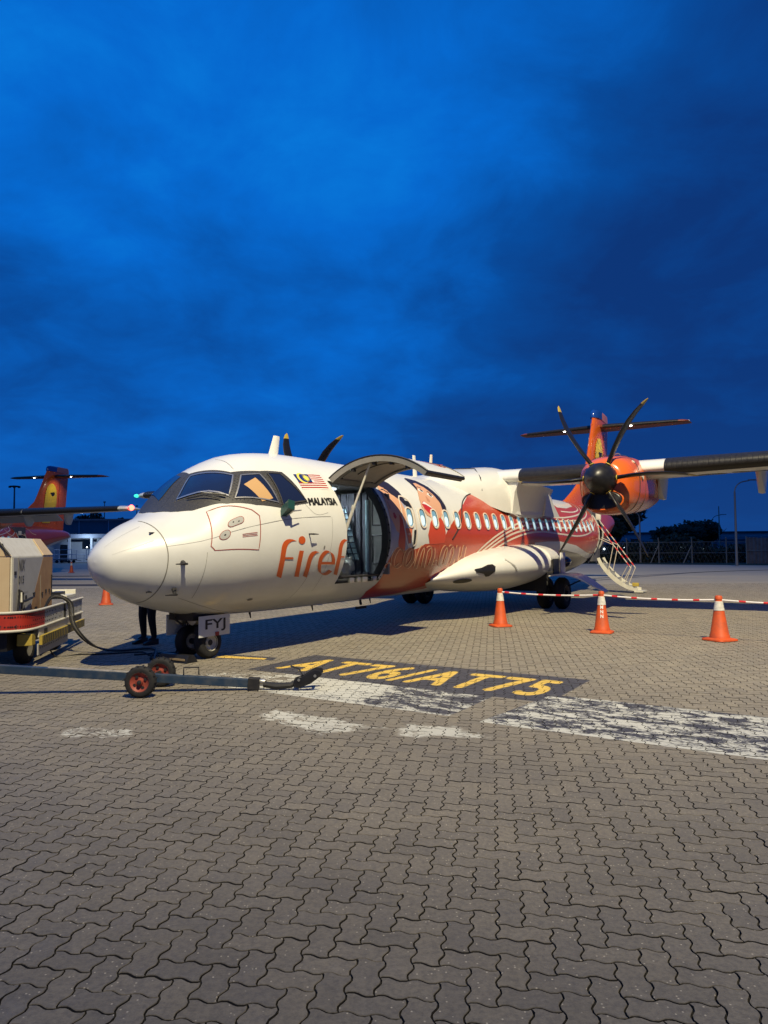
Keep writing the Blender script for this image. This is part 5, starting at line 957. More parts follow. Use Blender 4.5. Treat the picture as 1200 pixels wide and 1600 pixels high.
# ================================================================== ground
def ground_mat(name, paver=True, individual=False):
    m = bpy.data.materials.new(name); m.use_nodes = True; nt = m.node_tree; N = nt.nodes; L = nt.links; b = N['Principled BSDF']
    geo = N.new('ShaderNodeNewGeometry'); pos = geo.outputs['Position']
    def nz(scale, detail=4, rough=.6, dist=0.0, mapping=None, out=0):
        n = N.new('ShaderNodeTexNoise'); n.inputs['Scale'].default_value = scale; n.inputs['Detail'].default_value = detail; n.inputs['Roughness'].default_value = rough; n.inputs['Distortion'].default_value = dist
        if mapping:
            mp = N.new('ShaderNodeMapping'); mp.vector_type = 'TEXTURE'; mp.inputs['Rotation'].default_value = (0, 0, mapping[0]); mp.inputs['Scale'].default_value = (mapping[1], mapping[2], 1); L.new(pos, mp.inputs[0]); L.new(mp.outputs[0], n.inputs[0])
        else: L.new(pos, n.inputs[0])
        return n.outputs[out]
    def mr(v, a, b_, c=0, d=1, cl=True):
        n = N.new('ShaderNodeMapRange'); n.clamp = cl
        for i, x in enumerate((a, b_, c, d)): n.inputs[i + 1].default_value = x
        L.new(v, n.inputs[0]); return n.outputs[0]
    def mt(op, a, b_=None):
        n = N.new('ShaderNodeMath'); n.operation = op
        for i, x in enumerate((a, b_)):
            if x is None: continue
            if isinstance(x, (int, float)): n.inputs[i].default_value = x
            else: L.new(x, n.inputs[i])
        return n.outputs[0]
    def mix(f, a, b_, bt='MIX'):
        n = N.new('ShaderNodeMixRGB'); n.blend_type = bt
        for i, x in enumerate((f, a, b_)):
            if isinstance(x, (int, float)): n.inputs[i].default_value = x
            elif isinstance(x, tuple): n.inputs[i].default_value = (*x, 1)
            else: L.new(x, n.inputs[i])
        return n.outputs[0]
    col = mix(mr(nz(.35, 5), .35, .68), GC1, GC2)
    col = mix(mr(nz(1.9, 5), .40, .75, 0, .55), col, GC3)
    if paver:
        if individual: sh = N.new('ShaderNodeObjectInfo').outputs['Random']
        else:
            a = N.new('ShaderNodeAttribute'); a.attribute_name = 'shade'; sh = a.outputs['Fac']
        col = mix(1.0, col, mix(sh, (.88, .88, .885), (1.10, 1.09, 1.07)), 'MULTIPLY')
        # gritty top with exposed pale chips and dark pits
        col = mix(mr(nz(38, 6, .75), .42, .66, 0, .50), col, (.06, .052, .042)); col = mix(mr(nz(11, 5, .7), .50, .72, 0, .30), col, (.10, .088, .068))
        vo = N.new('ShaderNodeTexVoronoi'); vo.inputs['Scale'].default_value = 70; L.new(pos, vo.inputs[0])
        v2 = N.new('ShaderNodeSeparateColor'); L.new(vo.outputs['Color'], v2.inputs[0])
        chip = mt('MULTIPLY', mr(vo.outputs['Distance'], .18, .34, 1, 0), mt('GREATER_THAN', v2.outputs[0], .925))
        col = mix(mt('MULTIPLY', chip, .85), col, (.62, .55, .40))
        sc = mt('MULTIPLY', mr(nz(3.2, 6, .7), .60, .74, 0, 1), .28); col = mix(sc, col, (.33, .30, .25))
    if paver and not individual:
        at = N.new('ShaderNodeAttribute'); at.attribute_name = 'paint'; sp_ = N.new('ShaderNodeSeparateColor'); L.new(at.outputs['Color'], sp_.inputs[0])
        st = nz(1.0, 8, .72, .8, (R(-32), .30, .15)); fine = nz(30, 5, .75)
        wear = mt('ADD', mt('MULTIPLY', st, .7), mt('MULTIPLY', fine, .3))
        dk = mt('MULTIPLY', mr(sp_.outputs[0], .3, .6), mr(fine, .28, .42, .78, 1)); col = mix(dk, col, (.022, .020, .026))
        wh = mt('MULTIPLY', mr(mt('ADD', sp_.outputs[2], mt('MULTIPLY', mt('SUBTRACT', wear, .5), 3.2)), .50, .68), mt('GREATER_THAN', sp_.outputs[2], .02)); col = mix(mt('MULTIPLY', wh, .88), col, (.60, .60, .54))
        ye = mt('MULTIPLY', mr(sp_.outputs[1], .06, .26), mr(fine, .24, .40, .75, 1)); col = mix(ye, col, (.66, .44, .05))
    col = mix(mr(nz(1.15, 6, .62, .4), .655, .72, 0, .55), col, (.055, .048, .038)); col = mix(mr(nz(.22, 4, .6, .3), .50, .68, 0, .30), col, (.10, .09, .072))
    if not paver:
        col = mix(mr(nz(.06, 4, .6, 1.0, (R(-8), 6, 1)), .42, .62, 0, .6), col, (.135, .13, .125))
        col = mix(mr(nz(14, 4, .7), .45, .7, 0, .35), col, (.09, .085, .078))
    L.new(col, b.inputs['Base Color']); L.new(mr(nz(5, 4), .3, .7, .62, .86), b.inputs['Roughness'])
    b.inputs['Specular IOR Level'].default_value = .3; b.inputs['Diffuse Roughness'].default_value = 1.0; b.inputs['Sheen Weight'].default_value = GSH; b.inputs['Sheen Roughness'].default_value = .45; b.inputs['Sheen Tint'].default_value = (1, .95, .8, 1)
    bp = N.new('ShaderNodeBump'); bp.inputs['Strength'].default_value = .5; bp.inputs['Distance'].default_value = .004; L.new(nz(75, 5, .7), bp.inputs['Height']); L.new(bp.outputs[0], b.inputs['Normal'])
    return m
GC1, GC2, GC3, GSH = (.212, .182, .126), (.284, .246, .174), (.174, .148, .102), .45
GM_p, GM_i, GM_a = ground_mat('paver_concrete'), ground_mat('paver_concrete_single', individual=True), ground_mat('apron_concrete', paver=False)
def sheet(name, poly, z, m, kind='structure', parent=None):
    me = bpy.data.meshes.new(name); me.from_pydata([(x, y, z) for x, y in poly], [], [tuple(range(len(poly)))]); me.update()
    if me.polygons[0].normal.z < 0: me.flip_normals()
    o = link(name, me, m, parent, False); o['kind'] = kind; return o
M['grass'] = mat('dark_grass', (.030, .045, .018), .9, noise_amt=.7, nscale=.8, bump=.6, bscale=5); M['joint'] = mat('joint_sand', (.030, .026, .019), .95, noise_amt=.5, nscale=9)
M['asphalt'] = mat('asphalt_strip', (.060, .058, .062), .8, noise_amt=.5, nscale=1)
sheet('ground', [(-900, -300), (900, -300), (900, 1500), (-900, 1500)], -.06, M['grass'])
APR = [(-140, -40), (60, -40), (110, 14), (60, 38), (26, 62), (12, 74), (-12, 88), (-42, 96), (-140, 110)]
sheet('apron', APR, -.020, GM_a)
PSI = R(8.5); UN = .1125; E1 = Vector((math.cos(PSI), -math.sin(PSI))); E2 = Vector((math.sin(PSI), math.cos(PSI)))
YF = 31.0
def inside(x, y): return (y > 1.3) & (y < YF) & (np.abs(x) < .56 * y + 1.1)
bed = sheet('pavement', [(-2.6, 1.0), (2.6, 1.0), (.57 * YF + 1.6, YF + .3), (-.57 * YF - 1.6, YF + .3)], -.0125, M['joint'])
def Sw(t):
    t = np.mod(t, 1.0); return np.interp(t, [0, .07, .16, .34, .5, .66, .84, .93, 1], [0, .55, 1, 1, 0, -1, -1, -.55, 0])
AMP = .085
def warp(p):
    p = np.asarray(p, float); x, y = p[:, 0], p[:, 1]
    return np.stack([x - AMP * Sw(y), y + AMP * Sw(x)], 1)
def perim(w, h_, ts, ins):
    pts = []
    for k in range(w): pts += [(k + t, 0) for t in ts]
    for k in range(h_): pts += [(w, k + t) for t in ts]
    for k in range(w): pts += [(w - k - t, h_) for t in ts]
    for k in range(h_): pts += [(0, h_ - k - t) for t in ts]
    p = np.array(pts); wp_ = warp(p); n = len(p); out = []
    for i in range(n):
        a, b = wp_[i - 1], wp_[(i + 1) % n]; d = b - a; l = np.hypot(*d) + 1e-9; nn = np.array([-d[1], d[0]]) / l; out.append(wp_[i] + nn * ins)
    return np.array(out)
def template(w, h_, lod):
    J = .0031 / UN
    if lod == 0:
        ts = [0, .1, .3, .42, .58, .7, .9]; a = perim(w, h_, ts, J + .03); b = perim(w, h_, ts, J + .008); n = len(a)
        V = np.concatenate([np.c_[a * UN, np.zeros(n)], np.c_[b * UN, np.full(n, -.0022)], np.c_[b * UN, np.full(n, -.016)]])
        F = [tuple(range(n))] + [(n * r + i, n * (r + 1) + i, n * (r + 1) + (i + 1) % n, n * r + (i + 1) % n) for r in (0, 1) for i in range(n)]
    elif lod in (1, 2):
        ts = [0, .16, .38, .62, .84] if lod == 1 else [0, .25, .75]; a = perim(w, h_, ts, J + .012); b = perim(w, h_, ts, J); n = len(a)
        V = np.concatenate([np.c_[a * UN, np.zeros(n)], np.c_[b * UN, np.full(n, -.012)]])
        F = [tuple(range(n))] + [(i, n + i, n + (i + 1) % n, (i + 1) % n) for i in range(n)]
    elif lod == 3:
        a = perim(w, h_, [0, .25, .75], J + .01); n = len(a); V = np.c_[a * UN, np.zeros(n)]; F = [tuple(range(n))]
    else:  # painted pavers: a fine grid on top so that the paint edge is sharp
        K = 13; gx = np.linspace(0, w, w * K + 1); gy = np.linspace(0, h_, h_ * K + 1); P = np.array([(x, y) for y in gy for x in gx]); nx, ny = len(gx), len(gy)
        Q = P.copy(); Q[:, 0] = J * 1.3 + P[:, 0] * (w - 2.6 * J) / w; Q[:, 1] = J * 1.3 + P[:, 1] * (h_ - 2.6 * J) / h_
        W = warp(P) - P + Q; V = np.c_[W * UN, np.zeros(len(W))]
        F = [(j * nx + i, j * nx + i + 1, (j + 1) * nx + i + 1, (j + 1) * nx + i) for j in range(ny - 1) for i in range(nx - 1)]
        B = list(range(nx)) + [j * nx + nx - 1 for j in range(1, ny)] + [(ny - 1) * nx + i for i in range(nx - 2, -1, -1)] + [j * nx for j in range(ny - 2, 0, -1)]
        n0 = len(V); SK = V[B].copy(); SK[:, 2] = -.012; V = np.concatenate([V, SK]); nb = len(B); F += [(B[i], n0 + i, n0 + (i + 1) % nb, B[(i + 1) % nb]) for i in range(nb)]
    return V, F, [1 if abs(V[list(f)][:, 2].min()) > .001 else 0 for f in F]
# cells
ii, jj = np.meshgrid(np.arange(-240, 240), np.arange(-60, 340)); ii = ii.ravel(); jj = jj.ravel(); c4 = np.mod(ii - jj, 4)
cells = []
for cls, (w, h_), code in (('H', (2, 1), 0), ('V', (1, 2), 3)):
    k = c4 == code; i_, j_ = ii[k], jj[k]; cx = (i_ + w / 2) * UN; cy = (j_ + h_ / 2) * UN
    X = cx * E1.x + cy * E2.x; Y = cx * E1.y + cy * E2.y; ok = inside(X, Y); cells.append((cls, w, h_, i_[ok], j_[ok], X[ok], Y[ok]))
# painted areas, in the frame of the stand marking
BO = np.array([-1.89, 9.94]); BA = R(-32.0); BX = np.array([math.cos(BA), math.sin(BA)]); BY = np.array([-math.sin(BA), math.cos(BA)])
def tobox(X, Y): dx, dy = X - BO[0], Y - BO[1]; return dx * BX[0] + dy * BX[1], dx * BY[0] + dy * BY[1]
tv, tf_ = text_mesh('AT76/AT75', gap=1.10)
tv = np.array(tv); TXW = (.28, 4.02, .27, 1.24)
tri = [f for f in tf_]
tri = np.array(tri); TV = np.c_[TXW[0] + tv[:, 0] * (TXW[1] - TXW[0]), TXW[2] + tv[:, 1] * (TXW[3] - TXW[2])]
def in_text(bx, by):
    r = np.zeros(len(bx), bool); sel = np.where((bx > TXW[0]) & (bx < TXW[1]) & (by > TXW[2]) & (by < TXW[3]))[0]
    px, py = bx[sel], by[sel]; hit_ = np.zeros(len(sel), bool)
    for a, b, c in tri:
        A_, B_, C_ = TV[a], TV[b], TV[c]
        d1 = (px - B_[0]) * (A_[1] - B_[1]) - (A_[0] - B_[0]) * (py - B_[1]); d2 = (px - C_[0]) * (B_[1] - C_[1]) - (B_[0] - C_[0]) * (py - C_[1]); d3 = (px - A_[0]) * (C_[1] - A_[1]) - (C_[0] - A_[0]) * (py - A_[1])
        hit_ |= ((d1 >= 0) & (d2 >= 0) & (d3 >= 0)) | ((d1 <= 0) & (d2 <= 0) & (d3 <= 0))
    r[sel] = hit_; return r
def in_poly(X, Y, poly):
    r = np.zeros(len(X), bool); n = len(poly)
    for i in range(n):
        (x1, y1), (x2, y2) = poly[i], poly[(i + 1) % n]
        c = ((y1 > Y) != (y2 > Y)) & (X < (x2 - x1) * (Y - y1) / (y2 - y1 + 1e-12) + x1); r ^= c
    return r
BLOBS = [([(-1.28, 7.21), (-1.12, 7.48), (-.7, 7.22), (-.35, 6.95), (-.02, 6.69), (-.30, 6.52), (-.55, 6.50), (-.97, 6.84)], .72), ([(.13, 6.38), (.10, 6.62), (.25, 6.86), (.57, 6.74), (.95, 6.36), (.80, 6.30), (.40, 6.38), (.26, 6.24)], .72), ([(-2.92, 6.55), (-2.89, 6.78), (-2.34, 6.64), (-2.25, 6.44), (-2.74, 6.44)], .55), ([(-3.15, 9.45), (-1.75, 9.75), (-1.2, 9.0), (-1.5, 8.7), (-2.3, 9.15), (-3.1, 9.3)], .46)]
def paint(X, Y):
    bx, by = tobox(X, Y); P = np.zeros((len(X), 4)); P[:, 3] = 1
    box = (bx > 0) & (bx < 4.26) & (by > 0) & (by < 1.52); P[box, 0] = 1
    tx = np.zeros(len(X))
    for dx_, dy_ in ((0, 0), (.030, 0), (-.030, 0), (0, .034), (0, -.034), (.021, .024), (-.021, .024), (.021, -.024), (-.021, -.024)): tx += in_text(bx + dx_, by + dy_) / 9.0
    P[:, 1] = tx
    b1 = (bx > .1) & (bx < 3.62) & (by > -1.06) & (by < -.0); P[b1, 2] = np.interp(bx[b1], [.1, 1.4, 2.2, 2.7, 3.6], [.35, .85, .80, .52, .46]); P[b1, 0] = np.interp(bx[b1], [.1, 1.6, 2.4], [0, .2, 1])
    b2 = (bx > 4.15 + (by - .4) * .12) & (by > -1.12) & (by < .42); P[b2, 2] = .57; P[b2, 0] = 1
    P[b2 & (by < -1.06), 2] = .8; P[b1 & (by < -1.0) & (bx > 1), 2] = .7
    for poly, k in BLOBS:
        ins = in_poly(X, Y, poly); dm_ = np.full(len(X), 9.0)
        for i in range(len(poly)):
            a_, b_ = np.array(poly[i]), np.array(poly[(i + 1) % len(poly)]); d_ = b_ - a_; t_ = np.clip(((X - a_[0]) * d_[0] + (Y - a_[1]) * d_[1]) / (d_ @ d_), 0, 1); dm_ = np.minimum(dm_, np.hypot(X - a_[0] - t_ * d_[0], Y - a_[1] - t_ * d_[1]))
        sd_ = np.where(ins, dm_, -dm_); near_ = sd_ > -.08; P[near_, 2] = np.maximum(P[near_, 2], np.interp(sd_[near_], [-.08, 0, .07], [.18, .45, k]))
    # old yellow lead-in line beside the nose wheel, with its dark border
    yl = in_poly(X, Y, [(-2.75, 11.35), (-1.78, 10.92), (-1.80, 10.80), (-2.75, 11.10)]); P[yl, 1] = 1
    yd = in_poly(X, Y, [(-2.75, 11.50), (-1.62, 10.98), (-1.66, 10.70), (-2.75, 10.98)]) & ~yl; P[yd, 0] = .8
    return P
# pick the 300 pavers that show largest
allc = []
f_, W2, H2 = 1126.3, 600, 800
for ci, (cls, w, h_, i_, j_, X, Y) in enumerate(cells):
    c, s = math.cos(.0494), math.sin(.0494); D = Y * c - CAM_H * s; U_ = -Y * s - CAM_H * c; px = 600 + f_ * X / D; py = 800 - f_ * U_ / D
    vis = (px > 5) & (px < 1195) & (py < 1592); allc += [(float(Y[k]) if vis[k] else 1e9, ci, k) for k in range(len(X))]
allc.sort(); single = set((c_, k) for d, c_, k in allc[:300] if d < 1e8)
VV, FF, SH, PT = [], [], [], []; MI = []; base = 0
def flist(F, n_inst, nv, base):
    return [tuple(base + q * nv + a for a in f) for q in range(n_inst) for f in F]
rng = np.random.RandomState(3)
for ci, (cls, w, h_, i_, j_, X, Y) in enumerate(cells):
    ox = i_ * UN; oy = j_ * UN
    bx, by = tobox(X, Y)
    mk = ((bx > -.25) & (by > -1.3) & (by < 1.75) & ~((bx > 4.5) & (by > .7)) & (bx < 9))
    for poly, k in BLOBS:
        P_ = np.array(poly); mk |= (X > P_[:, 0].min() - .2) & (X < P_[:, 0].max() + .2) & (Y > P_[:, 1].min() - .2) & (Y < P_[:, 1].max() + .2)
    mk |= (X > -3.0) & (X < -1.4) & (Y > 10.5) & (Y < 11.7)
    sing = np.array([(ci, k) in single for k in range(len(X))])
    lodv = np.where(Y < 8.5, 1, np.where(Y < 17, 2, 3)); lodv[mk] = 4
    V0, F0, S0 = template(w, h_, 0); me = bpy.data.meshes.new('paver'); me.from_pydata([tuple(v) for v in V0], [], F0); me.update()
    if me.polygons[0].normal.z < 0: me.flip_normals()
    me.materials.append(GM_i); me.materials.append(M['joint']); me.polygons.foreach_set('material_index', [1 if k_ and i_f > len(S0) // 2 else 0 for i_f, k_ in enumerate(S0)])
    for k in np.where(sing)[0]:
        o = bpy.data.objects.new('paver', me); C.objects.link(o); o.parent = bed
        o.location = (ox[k] * E1.x + oy[k] * E2.x, ox[k] * E1.y + oy[k] * E2.y, rng.uniform(-.0018, .0018)); o.rotation_euler = (rng.normal(0, .004), rng.normal(0, .004), -PSI + rng.normal(0, .003))
    for lod in (1, 2, 3, 4):
        sel = np.where((lodv == lod) & ~sing)[0]
        if not len(sel): continue
        V, F, S_ = template(w, h_, lod); nv = len(V); MI += S_ * len(sel)
        loc = V[None, :, :2] + np.stack([ox[sel], oy[sel]], 1)[:, None, :]
        zz = V[None, :, 2] + rng.uniform(-.0016, .0016, (len(sel), 1)) + (V[None, :, 0] - w * UN / 2) * rng.normal(0, .005, (len(sel), 1)) + (V[None, :, 1] - h_ * UN / 2) * rng.normal(0, .005, (len(sel), 1))
        xw = loc[..., 0] * E1.x + loc[..., 1] * E2.x; yw = loc[..., 0] * E1.y + loc[..., 1] * E2.y
        VV.append(np.stack([xw, yw, zz], -1).reshape(-1, 3)); FF += flist(F, len(sel), nv, base); base += nv * len(sel)
        SH.append(np.repeat(rng.uniform(0, 1, len(sel)), nv))
        PT.append(paint(xw.ravel(), yw.ravel()) if lod == 4 else np.tile([0, 0, 0, 1.0], (nv * len(sel), 1)))
VV = np.concatenate(VV); me = bpy.data.meshes.new('pavers'); me.from_pydata(VV.tolist(), [], FF)
me.update()
a = me.attributes.new('shade', 'FLOAT', 'POINT'); a.data.foreach_set('value', np.concatenate(SH).astype(np.float32))
a = me.attributes.new('paint', 'FLOAT_COLOR', 'POINT'); a.data.foreach_set('color', np.concatenate(PT).astype(np.float32).ravel())
me.polygons.foreach_set('material_index', MI)
po = link('pavers', me, [GM_p, M['joint']], bed, False); po['kind'] = 'stuff'
print('pavers', sum(len(c[5]) for c in cells), 'verts', len(VV), 'faces', len(FF))
# darker asphalt strips across the far apron on the left, tyre marks on the right
sheet('asphalt_strip', [(-60, 36.5), (-9, 33.0), (-9, 34.6), (-60, 38.6)], -.014, M['asphalt']); sheet('asphalt_strip', [(-80, 48), (-12, 45.0), (-12, 46.2), (-80, 49.6)], -.014, M['asphalt'])
q = MB()
for off in (0, 1.6):
    pts = [(6 + off * .3, 33 - off), (10, 36.5 - off), (15, 41 - off * .6), (20, 45), (26, 48)]; c_ = crom([Vector(p) for p in pts], 6); q.add([(p.x, p.y - .22, -.015) for p in c_] + [(p.x, p.y + .22, -.015) for p in c_], [(i, i + 1, len(c_) + i + 1, len(c_) + i) for i in range(len(c_) - 1)])
q.build('tyre_mark', mat('tyre_mark_rubber', (.12, .115, .11), .8, noise_amt=.8, nscale=1.5, tint=(.2, .19, .17)), None, smooth=False)['kind'] = 'structure'

# ================================================================== second airliner (same type, behind on the left)
T2 = R(10.3); x02, y02 = -27.56, 25.4
p2 = copy_tree(plane, None, skip=('stair_door',))
p2.name = 'airliner'; p2.location = (x02, y02, 0); p2.rotation_euler = (0, 0, R(90) - T2)
p2['label'] = 'second orange-tailed airliner behind the power cart, only its wing and tail in view'
def walk(o):
    yield o
    for c_ in o.children: yield from walk(c_)
for o in list(walk(p2)):
    if o.name.startswith(('stair_door', 'step', 'foot_plate', 'handrail', 'red_band', 'yellow_roller')) : bpy.data.objects.remove(o, do_unlink=True)
q = MB(); q.lathe([(.001, -.14), (.10, -.10), (.14, 0), (.10, .10), (.001, .14)], AC((11.85, 13.5, 3.66)), (1, 0, 0), 14); q.build('beacon_lamp', M['redlamp'], p2)  # oversized red globe added for the glow around the tip lamp
q = MB(); rr = []
for v in (4.9, 6.6, 8.6):
    le, c, z, th = wing_at(v); a = le + c * .80; rr.append([AC(p) for p in ((a, v, z - .02), (a + .25, v, z - .10), (a + .62, v, z - .34), (a + .60, v, z - .37), (a + .2, v, z - .19), (a - .02, v, z - .09))])
q.rings(rr); q.build('flap', M['white'], p2)
q = MB(); line([(17.9, 75), (17.6, 50), (17.7, 25), (18.3, 0)], .55, .012, q); q.build('livery_pale_band', mat('livery_pale_green', (.55, .70, .64), .4), p2, recalc=False)
q = MB()
for u in (19.1, 20.3, 21.5): line([(u - .3, 62), (u, 45), (u + .1, 30), (u + .5, 22)], .07, .014, q); 
q.build('livery_outline_letter', M['orange_line'], p2, recalc=False)

# ================================================================== cones and barrier tape
def cone(x, y, label, rz, letters=False, proto=None, h_=.79):
    if proto is not None:
        t = copy_tree(proto); t.location = (x, y, 0); t.rotation_euler = (0, 0, rz); t['label'] = label; return t
    t = thing('traffic_cone', label, 'traffic cone', (x, y, 0), rz, 'traffic cones on the apron')
    q = MB()
    sq = [[(a * w_, b * w_, z) for a, b in [(math.copysign(abs(math.cos(k)) ** .35, math.cos(k)), math.copysign(abs(math.sin(k)) ** .35, math.sin(k))) for k in [2 * math.pi * i / 32 for i in range(32)]]] for w_, z in ((.195, .003), (.205, .012), (.20, .035), (.17, .045))]
    cr_ = [[(r_ * math.cos(2 * math.pi * i / 32), r_ * math.sin(2 * math.pi * i / 32), z) for i in range(32)] for r_, z in ((.150, .055), (.142, .10), (.135, .115), (.055, .68), (.052, .70), (.050, .72), (.056, .725), (.054, .765), (.045, .785), (.03, .79), (.026, .76))]
    q.rings(sq + cr_); q.build('cone_body', M['cone'], t, angle=40)
    q = MB(); f = lambda z: .135 - (z - .115) * (.135 - .055) / .565
    q.lathe([(f(.53) + .002, .53), (f(.53) + .005, .533), (f(.69) + .005, .69), (f(.69), .692)], (0, 0, 0), (0, 0, 1), 28); q.build('reflective_sleeve', M['cone_white'], t)
    return t
cp = cone(2.39, 15.0, 'orange cone nearest the main wheels, at the left end of the striped tape', .3)
c2 = cone(4.12, 13.77, 'orange cone with white letters down its side, in line with the foot of the stairs', 1.1, proto=cp)
vs0, fs0 = text_mesh('M', bold=.03)
for k, ch in enumerate(('M', 'N', 'N')):
    vs0, fs0 = text_mesh(ch, bold=.03); q = MB(); pts = []
    for a, b in vs0:
        z = .46 - k * .085 + b * .065; r_ = .135 - (z - .115) * .1416 + .003; an = -1.85 - 1.1 + (a - .5) * .055 / r_; pts.append((r_ * math.cos(an), r_ * math.sin(an), z))
    q.add(pts, fs0); q.build('cone_letter', M['printwhite'], c2, smooth=False, recalc=False)
c3 = cone(5.78, 12.54, 'orange cone at the right, nearest the camera of those holding the tape', 2.0, proto=cp)
c3.scale = (1.12, 1.12, .98)
cone(7.5, 11.25, 'orange cone just outside the right edge that holds the end of the tape', .7, proto=cp)
cone(-8.35, 21.7, 'orange cone half hidden behind the airliner nose', .4, proto=cp)
cone(-22.7, 52.4, 'small distant orange cone on the far apron left of the nose', .1, proto=cp)
tp = thing('barrier_tape', 'red and white striped barrier strung between the orange cones', 'barrier', (2.39, 15.0, 0))
nodes = [(2.39, 15.0, .715), (4.12, 13.77, .715), (5.78, 12.54, .70), (7.5, 11.25, .71)]; path = []
for (a, b) in zip(nodes[:-1], nodes[1:]):
    A_, B_ = Vector(a), Vector(b)
    for k in range(40): t = k / 40; p = A_.lerp(B_, t); p.z -= .035 * 4 * t * (1 - t); path.append(p - Vector((2.39, 15.0, 0)))
path.append(Vector(nodes[-1]) - Vector((2.39, 15.0, 0)))
q = MB(); q.tube(path, .016, 8); q.build('tape', M['tapewhite'], tp)
for k in range(0, len(path) - 4, 7):
    q = MB(); q.tube(path[k + 2:k + 5], .0185, 8); q.build('red_band', M['tapered'], tp)

# ================================================================== tow bar
tb = thing('tow_bar', 'dark blue aircraft tow bar on two small wheels lying in front of the nose', 'tow bar', (-2.75, 8.43, 0))
T0 = Vector((-2.75, 8.43, 0)); BA_, BB_ = Vector((-6.8, 8.05, .50)) - T0, Vector((-1.52, 8.50, .075)) - T0
q = MB(); d = (BB_ - BA_).normalized(); sd = d.cross(Vector((0, 0, 1))).normalized(); up = sd.cross(d)
def rect_beam(q, a, b, w, h_): 
    d_ = (b - a).normalized(); s_ = d_.cross(Vector((0, 0, 1))).normalized(); u_ = s_.cross(d_); q.rings([[p + s_ * x * w / 2 + u_ * y * h_ / 2 for x, y in ((-1, -1), (1, -1), (1, 1), (-1, 1))] for p in (a, b)])
rect_beam(q, BA_, BB_, .085, .095); q.build('beam', M['bluebar'], tb, smooth=False, bevel=.008)
q = MB(); rect_beam(q, BA_.lerp(BB_, .56) + up * .05, BA_.lerp(BB_, .76) + up * .05, .07, .006); q.build('worn_top_strip', mat('worn_paint', (.40, .36, .30), .6, noise_amt=.8, nscale=12, tint=(.08, .09, .10)), tb, smooth=False)
q = MB(); rect_beam(q, BA_.lerp(BB_, .985), BA_.lerp(BB_, 1.01), .12, .13); q.build('end_flange', M['dark'], tb, smooth=False, bevel=.006)
for sy in (-.315, .315):
    q = MB(); prof = [(.105, -.05)] + [(.125 + .05 * max(0, math.cos(a)) ** .5, .055 * math.sin(a)) for a in [math.pi * k / 12 - math.pi / 2 for k in range(13)]] + [(.105, .05)]
    ctr = Vector((.04 + sy * .05, sy, .175)); q.lathe(prof, ctr, (0, 1, 0), 30, False)
    for g_ in range(30): q.box(ctr + Vector((math.cos(g_ * math.tau / 30) * .173, (.025 if g_ % 2 else -.025), math.sin(g_ * math.tau / 30) * .173)), (.012, .045, .012), Matrix.Rotation(-g_ * math.tau / 30, 3, 'Y'))
    wl_ = q.build('wheel', M['rubber'], tb, angle=30)
    q = MB(); q.lathe([(.001, -.05), (.03, -.05), (.035, -.02), (.06, -.015), (.085, -.03), (.112, -.052), (.115, -.05), (.115, .05), (.085, .03), (.06, .015), (.035, .02), (.03, .05), (.001, .05)], ctr, (0, 1, 0), 24); q.build('rim', M['wheelred'], tb, angle=30)
    q = MB()
    for g_ in range(4): q.lathe([(.001, 0), (.018, 0), (.018, .004), (.001, .004)], ctr + Vector((math.cos(g_ * 1.57 + .5) * .068, -.028, math.sin(g_ * 1.57 + .5) * .068)), (0, -1, 0), 10)
    q.lathe([(.001, -.01), (.028, -.01), (.022, .03), (.001, .035)], ctr + Vector((0, -.04, 0)), (0, -1, 0), 12); q.build('hub', M['dark'], tb)
q = MB(); q.tube([(.04, -.33, .175), (.04, .33, .175)], .02, 8); q.build('axle', M['dark'], tb)
q = MB(); p = BA_.lerp(BB_, .845) + up * .05; q.tube([p, p + Vector((0, 0, .085)), p + Vector((.17, .02, .085)), p + Vector((.17, .02, 0))], .009, 6); q.build('grab_handle', M['dark'], tb)
q = MB(); a = BA_.lerp(BB_, .445) + up * .04
q.tube([a + Vector((-.28, -.12, -.05)), a + Vector((-.17, .0, .44)), a + Vector((.04, .05, .43)), a + Vector((-.02, -.04, .02))], .014, 8); q.build('lifting_frame', M['bluebar'], tb)
q = MB(); rect_beam(q, BB_, BB_ + Vector((.12, .0, .0)), .05, .05); q.lathe([(.028, 0), (.034, .02), (.034, .08), (.028, .1)], BB_ + Vector((.02, 0, .02)), (1, 0, 0), 12); q.build('shear_pin_joint', M['metal'], tb, smooth=True)
q = MB(); q.tube([BB_ + Vector((.10, 0, -.01)), BB_ + Vector((.25, -.01, -.03)), BB_ + Vector((.42, -.01, -.02)), BB_ + Vector((.50, 0, .02))], [.035, .04, .035, .03], 8); q.build('head_shaft', M['dark'], tb)
for s_ in (-1, 1):
    q = MB(); o_ = BB_ + Vector((.46, s_ * .05, .0)); pts = [(0, -.035), (.06, -.045), (.20, .01), (.33, .11), (.32, .155), (.24, .17), (.10, .085), (.0, .055)]
    q.prism([o_ + Vector((x, s_ * x * .14, z)) for x, z in pts], 0, 0, (0, s_ * .022, 0)); q.build('head_jaw', M['black'], tb, bevel=.006)
q = MB(); q.tube([BB_ + Vector((.52, -.09, .05)), BB_ + Vector((.52, .09, .05))], .016, 8); q.tube([BB_ + Vector((.71, -.11, .10)), BB_ + Vector((.71, .11, .10))], .018, 8); q.build('head_pin', M['metal'], tb)
q = MB(); q.tube([BB_ + Vector((.55, .06, .08)), BB_ + Vector((.50, .10, .15)), BB_ + Vector((.40, .12, .18))], .010, 6); q.build('release_lever', M['dark'], tb)

